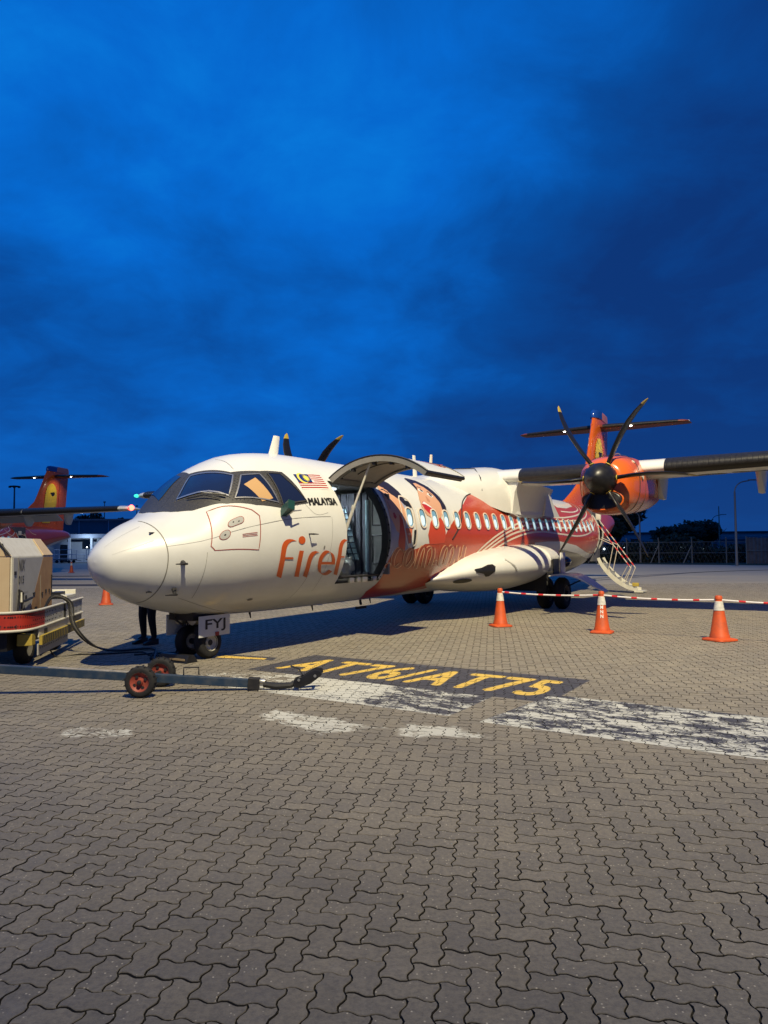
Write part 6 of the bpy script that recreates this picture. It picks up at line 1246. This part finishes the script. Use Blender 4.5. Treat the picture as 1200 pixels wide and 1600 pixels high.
# ================================================================== chock and cables by the nose wheel
ck = thing('wheel_chock', 'black wheel chock with a pale wooden edge against the nose wheel', 'wheel chock', tuple(to_world(1.35, .02, 0)), R(90) - TH)
q = MB(); q.prism([(-.10, -.30, 0), (.14, -.30, 0), (.06, -.30, .11), (-.04, -.30, .11)], 0, 0, (0, .60, 0)); q.build('chock_body', M['black'], ck, smooth=False, bevel=.008)
q = MB(); q.box((-.09, 0, .05), (.02, .52, .025)); q.build('wooden_edge', M['wood'], ck, smooth=False)

# ================================================================== ground power cart
GA = math.atan2(1.0, -.175) - math.pi / 2     # heading of its long axis (local +y runs away from the camera)
cart = thing('ground_power_cart', 'beige and grey-white ground power cart on wheels with a red bumper at the left edge', 'power cart', (-5.02, 9.92, 0), GA)
def cb(name, c, d, m, bevel=.006, par=None, rot=None):
    q = MB(); q.box(c, d, rot); return q.build(name, m, par or cart, smooth=False, bevel=bevel)
# local frame: x to the right (the visible long side is x=0), y away, z up
W_ = 1.55
def body_poly(y): return [(-.10, y, .66), (-.10, y, 1.56), (-.30, y, 1.83), (-W_ + .1, y, 1.83), (-W_, y, 1.56), (-W_, y, .66)]
q = MB(); n0 = 6
q.rings([body_poly(.05), body_poly(2.0)]); body = q.build('canopy', M['cartwhite'], cart, smooth=False, bevel=.012)
# pale door, slanting tan panel, doors as proud sheets on the long side
q = MB(); q.prism([(-.098, .07, .70), (-.098, .78, .70), (-.098, 1.46, 1.54), (-.098, .07, 1.54)], 0, 0, (.010, 0, 0)); sd_ = q.build('side_panel', M['cartgrey'], cart, smooth=False); sd_['label'] = 'grey-white side panel lettered in black'
q = MB(); q.prism([(-.098, .79, .70), (-.098, 1.98, .70), (-.098, 1.98, 1.54), (-.098, 1.47, 1.54)], 0, 0, (.010, 0, 0)); tn = q.build('side_panel', M['cartbrown'], cart, smooth=False); tn['label'] = 'weathered tan side panel'
q = MB(); q.prism([(-.096, 1.47, 1.565), (-.096, 1.98, 1.565), (-.29, 1.98, 1.822), (-.29, 1.60, 1.822)], 0, 0, (.012, 0, .009)); q.build('roof_panel', M['beige'], cart, smooth=False)
for pj in ([(-.085, 1.32, .72), (-.085, 1.32, 1.26)], [(-.085, .27, .70), (-.085, .27, 1.54)]): q = MB(); q.tube(pj, .005, 4); q.build('panel_joint', M['seam'], cart)
cb('front_panel', (-.85, .03, 1.12), (1.46, .05, .86), M['beige']); cb('front_lower_panel', (-.85, .02, .61), (1.46, .06, .17), M['beige']); 
q = MB(); q.prism([(-.11, .03, 1.57), (-.31, .03, 1.82), (-1.44, .03, 1.82), (-1.53, .03, 1.57)], 0, 0, (0, .02, 0)); q.build('front_gable', M['beige'], cart, smooth=False)
q = MB(); q.tube([(-.12, .01, 1.58), (-.28, .01, 1.79)], .014, 6); q.tube([(-.16, .01, 1.58), (-.22, .01, 1.74)], .010, 6); q.build('gable_vent', M['dark'], cart)
cb('door_outline', (-.34, -.001, 1.12), (.012, .01, .80), M['seam'], 0)
for y_, z_, a_, b_ in ((.14, 1.33, .07, .05), (.62, .97, .05, .05), (1.0, 1.0, .09, .03), (1.42, .97, .05, .05), (1.62, 1.0, .05, .055), (1.80, 1.0, .04, .05), (1.93, .95, .05, .09), (1.93, 1.14, .03, .22), (1.10, .78, .10, .03)):
    cb('vent_opening', (-.083, y_, z_), (.012, a_, b_), M['black'], 0)
def cart_text(s, y0_, y1_, z0_, z1_, m, slant=0.0, name='cart_lettering'):
    vs0, fs0 = text_mesh(s, bold=.01); q = MB(); q.add([(-.084, y0_ + (y1_ - y0_) * (a + slant * b), z0_ + (z1_ - z0_) * b) for a, b in vs0], fs0); q.build(name, m, cart, smooth=False, recalc=False)
cart_text('NIX', .28, .54, 1.355, 1.515, M['black'], .12); cart_text('015', .28, .52, 1.175, 1.285, M['black']); cart_text('MA', .42, .60, .78, .86, M['dark']); cart_text('MAINTENANCE', .40, .72, 1.035, 1.05, M['grey'])
# latch bars on the side
q = MB(); q.tube([(-.06, .16, .72), (-.05, .22, 1.02), (-.05, .20, 1.10)], .014, 6); q.tube([(-.05, .30, .72), (-.04, .33, .92), (-.04, .34, 1.04), (-.04, .24, 1.08)], .014, 6); q.tube([(-.05, .27, .92), (-.04, .5, .93), (-.05, .80, .95)], .018, 6); q.build('locking_bar', M['dark'], cart)
q = MB(); q.tube([(-.04, .26, 1.06), (-.03, .24, .92)], .014, 6); q.build('locking_handle', M['cartwhite'], cart)
# platform, wrap-round bumper with perforated plates
cb('platform', (-.75, 1.45, .60), (1.5, 3.0, .07), M['dark'])
PB = [(-1.5, -.12), (-.3, -.12), (-.02, -.06), (.12, .10), (.17, .5), (.17, 1.2), (.17, 2.95)]; pc = crom([Vector(p) for p in PB], 6)
def bumper(z0_, z1_, i0, i1, m, name, off=0.0):
    q = MB(); L_ = [(p.x + off, p.y, z0_) for p in pc[i0:i1]]; U_ = [(p.x + off, p.y, z1_) for p in pc[i0:i1]]; N = len(L_); q.add(L_ + U_, [(i, i + 1, N + i + 1, N + i) for i in range(N - 1)]); return q.build(name, m, cart)
bumper(.55, .80, 0, 27, M['cartred'], 'bumper_plate', -.01)['label'] = 'red perforated bumper plate'; bumper(.55, .80, 26, len(pc), M['cartgrey'], 'bumper_plate', -.01)['label'] = 'pale perforated bumper plate'
for z_ in (.80, .55):
    q = MB(); q.tube([(p.x, p.y, z_) for p in pc], .018, 8); q.build('bumper_rail', M['cartwhite'], cart)
q = MB()
for i in range(3, len(pc) - 1):
    for z_ in (.61, .67, .74): q.lathe([(.001, 0), (.011, 0), (.011, .003), (.001, .003)], (pc[i].x + .002, pc[i].y + (.07 if z_ == .67 else 0), z_), (1, -.2 if i > 12 else -2, 0), 8)
q.build('bumper_hole', M['black'], cart)['kind'] = 'stuff'
q = MB(); q.tube([(.17, 1.75, .55), (.17, 1.75, .80)], .02, 6); q.build('bumper_post', M['dark'], cart)
cb('tool_tray', (-.12, 2.50, .86), (.42, .62, .06), M['cartwhite'], .01); cb('tray_box', (-.08, 2.30, .90), (.16, .32, .10), M['black'], .01); cb('tray_handle', (-.0, 2.15, .88), (.05, .30, .05), M['cartwhite'], .015); cb('tray_end', (-.12, 2.84, .90), (.40, .05, .12), M['cartwhite'], .01)
cb('side_skirt', (.155, 1.35, .47), (.02, 1.9, .13), M['cartwhite'], .004); cart_plate = cb('skirt_label', (.168, .72, .47), (.006, .14, .07), M['black'], 0)
hz_ = cb('hazard_plate', (.20, 1.62, .37), (.040, 2.55, .13), M['hazy'], .004)
for k in range(26):
    q = MB(); y_ = .40 + k * .096; q.prism([(.2215, y_, .31), (.2215, y_ + .055, .31), (.2215, y_ + .070, .43), (.2215, y_ + .015, .43)], 0, 0, (.003, 0, 0)); q.build('hazard_stripe', M['black'], hz_, smooth=False)
cb('perforated_skirt', (.15, 1.20, .235), (.02, 1.62, .16), M['cartgrey'], .004)
q = MB()
for k in range(16): q.lathe([(.001, 0), (.012, 0), (.012, .003), (.001, .003)], (.161, .48 + k * .095, .25), (1, 0, 0), 8)
q.build('skirt_hole', M['black'], cart)['kind'] = 'stuff'
cb('step_bracket', (.04, .24, .40), (.20, .16, .16), M['hazy'], .01)
cb('chassis', (-.75, 1.4, .40), (1.2, 2.7, .28), M['black']); cb('side_box', (.05, 2.75, .50), (.2, .45, .14), M['black'])
for (x_, y_) in ((-.12, .70), (-.12, 2.2), (-1.35, .70), (-1.35, 2.2)):
    q = MB(); prof = [(.16, -.08)] + [(.20 + .07 * max(0, math.cos(a)) ** .5, .09 * math.sin(a)) for a in [math.pi * k / 12 - math.pi / 2 for k in range(13)]] + [(.16, .08)]; q.lathe(prof, (x_, y_, .27), (1, 0, 0), 24, False); q.build('wheel', M['rubber'], cart, angle=30)
    q = MB(); q.lathe([(.001, -.03), (.06, -.04), (.16, -.075), (.16, .075), (.06, .04), (.001, .03)], (x_, y_, .27), (1, 0, 0), 18); q.build('rim', M['grey'], cart)
q = MB(); q.tube([(-.75, .1, .35), (-.75, -.9, .30), (-.75, -1.2, .5)], .03, 8); q.build('draw_bar', M['dark'], cart)
# hoses looped on the deck then down to the ground and under the nose
Rm = Matrix.Translation(cart.location) @ Matrix.Rotation(GA, 4, 'Z')
cabl = thing('power_cable', 'black twin power cables looping from the cart down to the ground under the nose', 'cable', (-5.0, 11.5, 0)); CO = Vector((-5.0, 11.5, 0))
for k in range(3):
    e0 = Rm @ Vector((.02 + .02 * k, 1.15 - .12 * k, .72)); e1 = Rm @ Vector((.06, 1.45, .90 + .02 * k)); e2 = Rm @ Vector((.24 + .03 * k, 1.62, .82)); e3 = Vector((-4.98 + .03 * k, 11.55, .45)); e4 = Vector((-4.72 + .04 * k, 11.62 - .03 * k, .14)); e5 = Vector((-4.35, 11.72 - .05 * k, .03)); e6 = Vector((-3.8, 11.95 - .04 * k, .025)); e7 = to_world(1.2, -.35 + .1 * k, .03); e8 = to_world(1.75, -.42 + .06 * k, .06); e9 = to_world(1.85, -.36 + .05 * k, .62)
    q = MB(); q.tube([p - CO for p in crom([e0, e1, e2, e3, e4, e5, e6, e7, e8, e9], 8)], .014 if k < 2 else .011, 8); q.build('cable', M['rubber'] if k != 1 else mat('grey_cable', (.10, .095, .09), .4), cabl)
q = MB(); q.tube([p - CO for p in crom([Rm @ Vector((.1, 1.0, .3)), Vector((-5.05, 11.15, .015)), Vector((-4.8, 11.40, .012)), Vector((-4.4, 11.42, .012)), Vector((-3.9, 11.6, .012)), Vector((-3.6, 11.2, .012)), Vector((-3.2, 11.3, .012)), Vector((-3.3, 11.55, .012)), Vector((-3.9, 11.3, .012))], 8)], .011, 6); q.build('cable', M['rubber'], cabl)
# ================================================================== person behind the nose gear
def skin_fig(name, joints, edges, radii, m, parent, sub=2):
    me = bpy.data.meshes.new(name); me.from_pydata(joints, edges, []); o = bpy.data.objects.new(name, me); C.objects.link(o); o.parent = parent; me.materials.append(m)
    md = o.modifiers.new('skin', 'SKIN'); sv = me.skin_vertices[0].data
    for i, r_ in enumerate(radii): sv[i].radius = (r_, r_) if not isinstance(r_, tuple) else r_; sv[i].use_root = (i == 0)
    md.use_smooth_shade = True; ss = o.modifiers.new('s', 'SUBSURF'); ss.levels = sub; ss.render_levels = sub; return o
pe = thing('person', 'person in dark trousers and black shoes standing behind the nose wheel', 'person', (-4.14, 12.7, 0), R(-35))
J = [(0, 0, .95), (0, .01, 1.12), (0, .0, 1.32), (0, .01, 1.46), (0, .02, 1.56), (.11, 0, .86), (.12, -.03, .48), (.13, .03, .10), (-.11, 0, .86), (-.14, -.02, .48), (-.17, .04, .10), (.19, .0, 1.40), (.24, .0, 1.12), (.22, -.14, .92), (-.19, .0, 1.40), (-.24, .0, 1.12), (-.22, -.14, .92), (.13, -.10, .05), (-.17, -.09, .05)]
Ed = [(0, 1), (1, 2), (2, 3), (3, 4), (0, 5), (5, 6), (6, 7), (0, 8), (8, 9), (9, 10), (3, 11), (11, 12), (12, 13), (3, 14), (14, 15), (15, 16), (7, 17), (10, 18)]
Rd = [.13, .13, .15, .09, .05, .10, .075, .05, .10, .075, .05, .06, .045, .03, .06, .045, .03, .04, .04]
skin_fig('body', J, Ed, Rd, M['cloth'], pe)
q = MB(); q.lathe([(.17, 1.0), (.165, 1.1), (.18, 1.3), (.17, 1.42), (.08, 1.50)], (0, 0, 0), (0, 0, 1), 16); q.build('shirt', M['shirt'], pe)
bm = bmesh.new(); bmesh.ops.create_uvsphere(bm, u_segments=20, v_segments=14, radius=.105)
for v in bm.verts:
    v.co.z *= 1.18; v.co.x *= .86
    if v.co.y < -.07 and abs(v.co.x) < .02 and abs(v.co.z) < .03: v.co.y -= .02
me = bpy.data.meshes.new('head'); bm.to_mesh(me); bm.free(); hd = link('head', me, M['face'], pe); hd.location = (0, -.01, 1.66)
q = MB(); q.lathe([(.001, .14), (.06, .125), (.098, .07), (.108, .02), (.10, .0)], (0, .015, 1.66), (0, .12, 1), 16); q.build('hair', M['hidden_hair'], pe)
for s_ in (1, -1):
    q = MB(); q.rings([[(s_ * .15 + x * .045, y0_ , z_ + .0) for x, z_ in ((-1, .0), (1, .0), (.8, hh), (-.8, hh))] for y0_, hh in ((-.20, .04), (-.12, .07), (.0, .10), (.08, .10))]); q.build('shoe', M['black'], pe, bevel=.01)
    for f_ in range(5):
        q = MB(); x_ = s_ * (.20 + .012 * f_); q.tube([(x_, -.16 - .01 * f_, .91), (x_, -.19 - .01 * f_, .85), (x_ - s_ * .01, -.19, .81 + .01 * abs(f_ - 2))], .009, 5); q.build('finger', M['face'], pe)

# ================================================================== far surroundings
M['leafd'] = mat('dark_leaves', (.020, .032, .012), .8, noise_amt=.5, nscale=3); M['bark'] = mat('bark', (.06, .05, .04), .9); M['polem'] = mat('pole_steel', (.22, .22, .22), .5, .3)
M['walld'] = mat('terminal_dark_cladding', (.13, .14, .17), .6, noise_amt=.4, nscale=.4); M['wallw'] = mat('terminal_white_wall', (.70, .74, .80), .7, noise_amt=.4, nscale=.6); M['fascia'] = mat('terminal_fascia', (.42, .48, .58), .6)
M['rooff'] = mat('far_roof', (.20, .25, .33), .6, noise_amt=.3, nscale=.2); M['fence'] = mat('fence_steel', (.22, .21, .19), .6, noise_amt=.4, nscale=3); M['sheetm'] = mat('rusty_sheeting', (.20, .17, .15), .6, noise_amt=.8, nscale=2.5, tint=(.08, .06, .05)); M['fpost'] = mat('fence_post', (.26, .24, .20), .7)
M['dglass'] = mat('dark_glass', (.012, .018, .03), .15)
def tree(x, y, h_, rad, label, group, n=2600, squash=.75, trunk=.3, seed=1, leaf=.28):
    rg = random.Random(seed); t = thing('tree', label, 'tree', (x, y, -.05), 0, group)
    q = MB(); zt = h_ * .55; q.tube([(0, 0, 0), (.1, .05, zt * .5), (.05, 0, zt)], [trunk, trunk * .75, trunk * .5], 8)
    for k in range(7):
        a = k * .9 + rg.random(); q.tube([(.05, 0, zt * (.55 + .06 * k)), (math.cos(a) * rad * .35, math.sin(a) * rad * .35, zt * 1.0), (math.cos(a) * rad * .7, math.sin(a) * rad * .7, h_ * (.70 + .15 * rg.random()))], [trunk * .4, trunk * .25, trunk * .08], 6)
    q.build('trunk', M['bark'], t)
    q = MB(); cl = []
    for k in range(16):
        a = rg.random() * 6.28; r_ = rad * (rg.random() ** .6) * .72; cl.append((math.cos(a) * r_, math.sin(a) * r_, h_ * (.62 + .26 * (1 - (r_ / rad) ** 2) * rg.random() + .04 * rg.random()), rad * (.28 + .20 * rg.random())))
    for k in range(n):
        cx, cy, cz, cr_ = rg.choice(cl); v = Vector((rg.gauss(0, 1), rg.gauss(0, 1), rg.gauss(0, 1))).normalized() * cr_ * (.55 + .5 * rg.random()); p = Vector((cx, cy, cz)) + Vector((v.x, v.y, v.z * squash))
        a_ = Vector((rg.gauss(0, 1), rg.gauss(0, 1), rg.gauss(0, .6))).normalized() * leaf * (.6 + .8 * rg.random()); b_ = a_.orthogonal().normalized() * leaf * (.3 + .5 * rg.random())
        q.add([p - a_, p + b_, p + a_, p - b_], [(0, 1, 2, 3)])
    q.build('crown', M['leafd'], t, smooth=False, recalc=False); return t
G1 = 'trees beyond the apron fence'; G2 = 'trees behind the terminal'
tree(25.8, 80, 6.6, 3.6, 'tall dark tree behind the lowest propeller blade, tallest of the right-hand trees', G1, 5200, seed=4)
tree(22.6, 76, 4.8, 2.8, 'dark bushy tree just right of the airliner tail cone', G1, 3400, seed=5)
tree(34.0, 84, 4.0, 3.0, 'low spreading dark tree between the fence lamps and the round tree', G1, 2600, seed=6, squash=.5)
tree(41.0, 92, 4.6, 3.5, 'round-topped dark tree beyond the wire fence', G1, 4000, seed=7)
tree(52.0, 86, 3.6, 3.4, 'flat ragged tree behind the corrugated fence beside the tall lamp', G1, 2800, seed=8, squash=.4)
tree(60.5, 96, 3.9, 4.2, 'low ragged tree at the right edge behind the corrugated fence', G1, 2600, seed=9, squash=.4)
tree(-60, 148, 10.5, 3.2, 'tall dark tree above the terminal roof behind the wing flap', G2, 3600, seed=10)
tree(-54.5, 150, 8.3, 2.4, 'shorter dark tree above the terminal roof left of the nose', G2, 2400, seed=11)
tree(-47.0, 152, 7.4, 4.0, 'broad low tree above the terminal roof beside the nose', G2, 2600, seed=12, squash=.5)
tree(-40.0, 152, 7.1, 4.0, 'low tree hidden mostly by the airliner nose', G2, 2000, seed=13, squash=.5)
# bushes behind the wire fence: nobody could count them
q = MB(); rg = random.Random(5)
for k in range(9000):
    t = rg.random(); x = 14 + 30 * t; y = 74 - 10.5 * t + rg.random() * 4; hh = 1.9 + .6 * math.sin(t * 17) + .4 * math.sin(t * 41); p = Vector((x, y, rg.random() * hh)); a_ = Vector((rg.gauss(0, 1), rg.gauss(0, 1), rg.gauss(0, 1))).normalized() * .22; b_ = a_.orthogonal().normalized() * .13; q.add([p - a_, p + b_, p + a_, p - b_], [(0, 1, 2, 3)])
o = q.build('bushes', M['leafd'], None, smooth=False, recalc=False); tag(o, 'dark green bushes growing along the wire fence', 'bushes', kind='stuff')
# grass verge with blades
sheet('grass_verge', [(8, 77.5), (26, 62.2), (60, 38.4), (108, 15), (140, 30), (60, 72), (20, 90)], -.01, M['grass'])
# wire fence: posts, rails, wires
FA_, FB_ = Vector((13.0, 74.5, 0)), Vector((33.6, 64.2, 0)); fl_ = (FB_ - FA_).length; fd = (FB_ - FA_).normalized()
fe = thing('wire_fence', 'wire security fence on leaning steel posts along the far apron edge', 'fence', tuple(FA_))
for k in range(9):
    p = fd * (fl_ * k / 8); q = MB(); q.tube([p, p + Vector((0, 0, 2.0)), p + Vector((-.12, -.2, 2.35))], .055, 6); q.build('post', M['fpost'], fe)
    if k in (3, 5, 6): q = MB(); q.tube([p + Vector((0, 0, 1.7)), p - fd * .75], .045, 6); q.build('brace', M['fpost'], fe)
for z_ in (.95, 1.95): q = MB(); q.tube([Vector((0, 0, z_)), fd * fl_ + Vector((0, 0, z_))], .022, 5); q.build('rail', M['fence'], fe)
q = MB()
for k in range(int(fl_ / .35)): q.tube([fd * (k * .35), fd * (k * .35 + .9) + Vector((0, 0, 1.95))], .006, 3, False); q.tube([fd * (k * .35 + .9), fd * (k * .35) + Vector((0, 0, 1.95))], .006, 3, False)
q.build('wire_mesh', M['fence'], fe)['kind'] = 'stuff'
# corrugated sheet fence
CA_, CB_ = Vector((31.6, 63.0, 0)), Vector((62, 47.5, 0)); cl_ = (CB_ - CA_).length; cd_ = (CB_ - CA_).normalized(); nn_ = Vector((cd_.y, -cd_.x, 0))
cf = thing('corrugated_fence', 'rusty corrugated metal sheet fence at the right beneath the tall street lamp', 'fence', tuple(CA_))
ns = int(cl_ / .85); rg = random.Random(9)
for k in range(ns):
    q = MB(); a0 = k * .85; zt_ = (2.3 if k < 12 else 1.85) + rg.uniform(-.06, .06) - .012 * k; tl = rg.uniform(-.03, .03); bot = []; top = []
    for j in range(13):
        s_ = a0 + .87 * j / 12; o_ = nn_ * (.035 * math.sin(j * math.pi / 2)); bot.append(cd_ * s_ + o_ + Vector((0, 0, .02))); top.append(cd_ * (s_ + tl) + o_ + Vector((0, 0, zt_)))
    q.add(bot + top, [(j, j + 1, 14 + j, 13 + j) for j in range(12)]); o = q.build('sheet', M['sheetm'], cf, angle=20, recalc=False)
    if k % 4 == 0: q = MB(); q.tube([cd_ * a0 + nn_ * .08, cd_ * a0 + nn_ * .08 + Vector((0, 0, zt_ + .12))], .05, 6); q.build('post', M['fpost'], cf)
q = MB(); q.tube([cd_ * 0 + nn_ * .09 + Vector((0, 0, 1.15)), cd_ * cl_ + nn_ * .09 + Vector((0, 0, 1.0))], .03, 5); q.build('rail', M['fpost'], cf)
# street lamps
def street_lamp(x, y, h_, arm, label, dirx=1, proto=None):
    t = thing('street_lamp', label, 'street lamp', (x, y, 0), 0, 'street lamps beyond the apron'); q = MB(); q.tube([(0, 0, 0), (0, 0, h_ * .5), (0, 0, h_ - arm * .75)], [.11, .085, .07], 10); q.tube([(0, 0, h_ - arm * .76)] + [(dirx * arm * (1 - math.cos(a)) * .75, 0, h_ - arm * .75 + arm * .70 * math.sin(a)) for a in [R(12 * k) for k in range(1, 8)]] + [(dirx * arm, 0, h_)], .05, 8); q.build('pole', M['polem'], t)
    q = MB(); q.rings([[(dirx * (arm + s_), yy * w_, h_ + zz) for yy, zz in ((-1, 0), (1, 0), (.6, .10), (-.6, .10))] for s_, w_ in ((-.1, .06), (.2, .13), (.7, .12), (.85, .05))]); q.build('lamp_head', M['polem'], t); return t
street_lamp(27.8, 57.0, 6.75, 1.2, 'tall curved street lamp standing at the corrugated fence on the right'); street_lamp(50.5, 111, 6.3, 1.4, 'smaller distant street lamp just left of the tall one')
street_lamp(25.0, 70.5, 5.0, .9, 'street lamp with its arm to the left in front of the tallest tree', -1)
q = MB(); q.tube([(0, 0, 0), (0, 0, 5.8)], [.09, .05], 8); t = thing('flag_pole', 'bare thin pole beyond the wire fence left of the round tree', 'pole', (35.8, 77, 0)); q.build('pole', M['fpost'], t)
# far sheds and hangar on the right
def shed(x, y, w, d, h_, rz, mw, mr_, label, cat='building', lights=()):
    t = thing('far_building', label, cat, (x, y, 0), rz); q = MB(); q.box((0, 0, h_ / 2), (w, d, h_)); q.build('wall', mw, t, smooth=False); q = MB(); q.box((0, 0, h_ + .25), (w + .8, d + .8, .5)); q.build('roof', mr_, t, smooth=False)
    for k in range(int(w / 6)):
        q = MB(); q.box((-w / 2 + 3 + 6 * k, -d / 2 - .04, h_ * .45), (2.6, .1, h_ * .55)); q.build('window', M['dglass'], t, smooth=False)
    for (lx, lz) in lights: q = MB(); q.lathe([(.001, -.14), (.13, 0), (.001, .14)], (lx, -d / 2 - .3, lz), (0, 0, 1), 8); q.build('wall_lamp', M['farlamp'], t)
    return t
shed(110, 205, 130, 20, 4.9, R(-12), mat('hangar_pale', (.30, .36, .44), .7), mat('hangar_roof_dark', (.05, .06, .08), .7), 'long pale hangar with a dark roof edge on the far horizon right of the trees')
shed(46, 122, 17, 8, 1.9, R(-8), mat('shed_green', (.09, .11, .11), .7), M['rooff'], 'low shed with a pale flat roof and white lamps beyond the wire fence', lights=((-6, 1.35), (-1.2, 1.1), (3, 1.2), (6.5, 1.1)))
shed(60, 128, 14, 8, 2.6, R(-8), M['rooff'], M['rooff'], 'pale-roofed shed just left of the corrugated fence', lights=((-4, 1.5),))
shed(27, 98, 8, 5, 1.8, 0, mat('hut_dark', (.06, .07, .08), .7), M['rooff'], 'small dark hut with two lamps beyond the fence near the stairs', lights=((-2.4, 1.2), (2.0, 1.25)))
# terminal on the left
tm = thing('terminal_building', 'two-tier blue-grey terminal with a white canopy across the far apron on the left', 'building', (-58, 97, 0), R(-3))
q = MB(); q.box((0, 4, 1.6), (84, 8, 3.2)); q.build('wall', M['wallw'], tm, smooth=False); q = MB(); q.box((0, 6.5, 4.65), (86, 9, 1.9)); q.build('upper_wall', M['walld'], tm, smooth=False)
q = MB(); q.box((0, 6.5, 5.72), (87, 10, .22)); q.build('roof', M['walld'], tm, smooth=False); q = MB(); q.box((0, 1.2, 3.45), (84, 7.0, .5)); q.build('canopy', M['fascia'], tm, smooth=False)
for k in range(28): q = MB(); q.box((-40 + 3 * k, -1.9, 1.6), (.28, .28, 3.2)); q.build('pillar', M['wallw'], tm, smooth=False)
for k in range(27):
    q = MB(); z0_ = [(1.35, 2.3), (2.3, 1.0), (1.1, 2.2)][k % 3]; q.box((-38.5 + 3 * k, -.03, z0_[0] if k % 3 else 1.2), (1.3, .12, z0_[1] if k % 3 else 2.3)); q.build('door' if k % 3 != 1 else 'window', M['dglass'], tm, smooth=False)
for k in range(13): q = MB(); q.box((-38 + 6.2 * k, -.04, 2.9), (4.0, .1, .35)); q.build('louvre', M['dglass'], tm, smooth=False)
for k in range(21): q = MB(); q.box((-41 + 4.1 * k, 1.97, 4.65), (.08, .06, 1.9)); q.build('cladding_joint', M['fascia'], tm, smooth=False)
q = MB(); q.tube([(-40, -4.0, 1.05), (34, -4.0, 1.05)], .04, 5); q.tube([(-40, -4.0, .6), (34, -4.0, .6)], .03, 5)
for k in range(38): q.tube([(-40 + 2 * k, -4, 0), (-40 + 2 * k, -4, 1.05)], .035, 5)
q.build('guard_rail', M['fascia'], tm)
for lx in (8.0, 19.5, 31.0):
    ld = bpy.data.lights.new('canopy_fill_light', 'POINT'); ld.energy = 150; ld.color = (.62, .80, 1.0); ld.shadow_soft_size = .3  # point lights added to lift the brightness of the terminal wall
    lo = bpy.data.objects.new('canopy_fill_light', ld); C.objects.link(lo); lo.parent = tm; lo.location = (lx, -3.6, 2.9)
for lx in (8.0, 19.5, 31.0): q = MB(); q.lathe([(.001, -.1), (.1, 0), (.001, .1)], (lx, -2.2, 2.0), (0, 0, 1), 8); q.build('wall_lamp', M['farlamp'], tm)
def trolley(x, y, label, rz):
    t = thing('baggage_trolley', label, 'baggage trolley', (x, y, 0), rz, 'baggage trolleys by the terminal'); q = MB(); q.box((0, 0, .45), (2.4, 1.3, .10)); q.build('deck', M['walld'], t, smooth=False)
    q = MB()
    for sx in (-1.15, 1.15):
        q.tube([(sx, -.6, .5), (sx, -.6, 1.7), (sx, .6, 1.7), (sx, .6, .5)], .035, 6); 
    q.tube([(-1.15, .6, 1.7), (1.15, .6, 1.7)], .03, 6); q.tube([(-1.15, .6, 1.1), (1.15, .6, 1.1)], .03, 6); q.build('cage', M['fascia'], t)
    for sx in (-.8, .8):
        for sy in (-.55, .55): q = MB(); q.lathe([(.001, -.06), (.19, -.06), (.19, .06), (.001, .06)], (sx, sy, .2), (0, 1, 0), 14); q.build('wheel', M['rubber'], t)
    q = MB(); q.tube([(1.2, 0, .4), (2.1, 0, .3)], .03, 6); q.build('draw_bar', M['dark'], t)
trolley(-36.0, 90.5, 'empty caged baggage trolley in front of the terminal, close beside the airliner nose', .15); trolley(-40.2, 91.0, 'caged baggage trolley in front of the terminal behind the small cone', -.1)
# light mast and thin poles on the left
t = thing('floodlight_mast', 'distant floodlight mast with a flat lamp crown left of the orange tail fin', 'light mast', (-74, 144, 0)); q = MB(); q.tube([(0, 0, 0), (0, 0, 14.4)], [.28, .14], 8); q.build('mast', M['polem'], t)
q = MB(); q.lathe([(.001, 0), (.9, .05), (1.0, .25), (.2, .35), (.001, .35)], (0, 0, 14.3), (0, 0, 1), 12); q.build('crown', M['dark'], t)
for k in range(6): q = MB(); a = k * math.pi / 3; q.box((math.cos(a) * .95, math.sin(a) * .95, 14.35), (.35, .35, .3)); q.build('lamp_box', M['dark'], t, smooth=False)
for x_, h_, lb in ((-46.6, 9.6, 'thin pole above the terminal roof right of the orange tail'), (-41.2, 8.9, 'short thin pole above the terminal roof close to the airliner nose')):
    t = thing('pole', lb, 'pole', (x_, 120, 0)); q = MB(); q.tube([(0, 0, 0), (0, 0, h_)], [.12, .07], 6); q.box((0, 0, h_), (.35, .2, .2)); q.build('post', M['polem'], t)
# the floodlight mast of this stand, behind the photographer, that carries the lamp lighting the scene
t = thing('apron_light_mast', 'tall apron floodlight mast behind the photographer lighting the stand', 'light mast', (LAMP.x, LAMP.y - 1.4, 0)); q = MB(); q.tube([(0, 0, 0), (0, 0, 36.6)], [.45, .2], 12); q.build('mast', M['polem'], t)
q = MB(); q.box((0, 0, 36.4), (3.0, .9, .25)); q.build('lamp_frame', M['dark'], t, smooth=False)
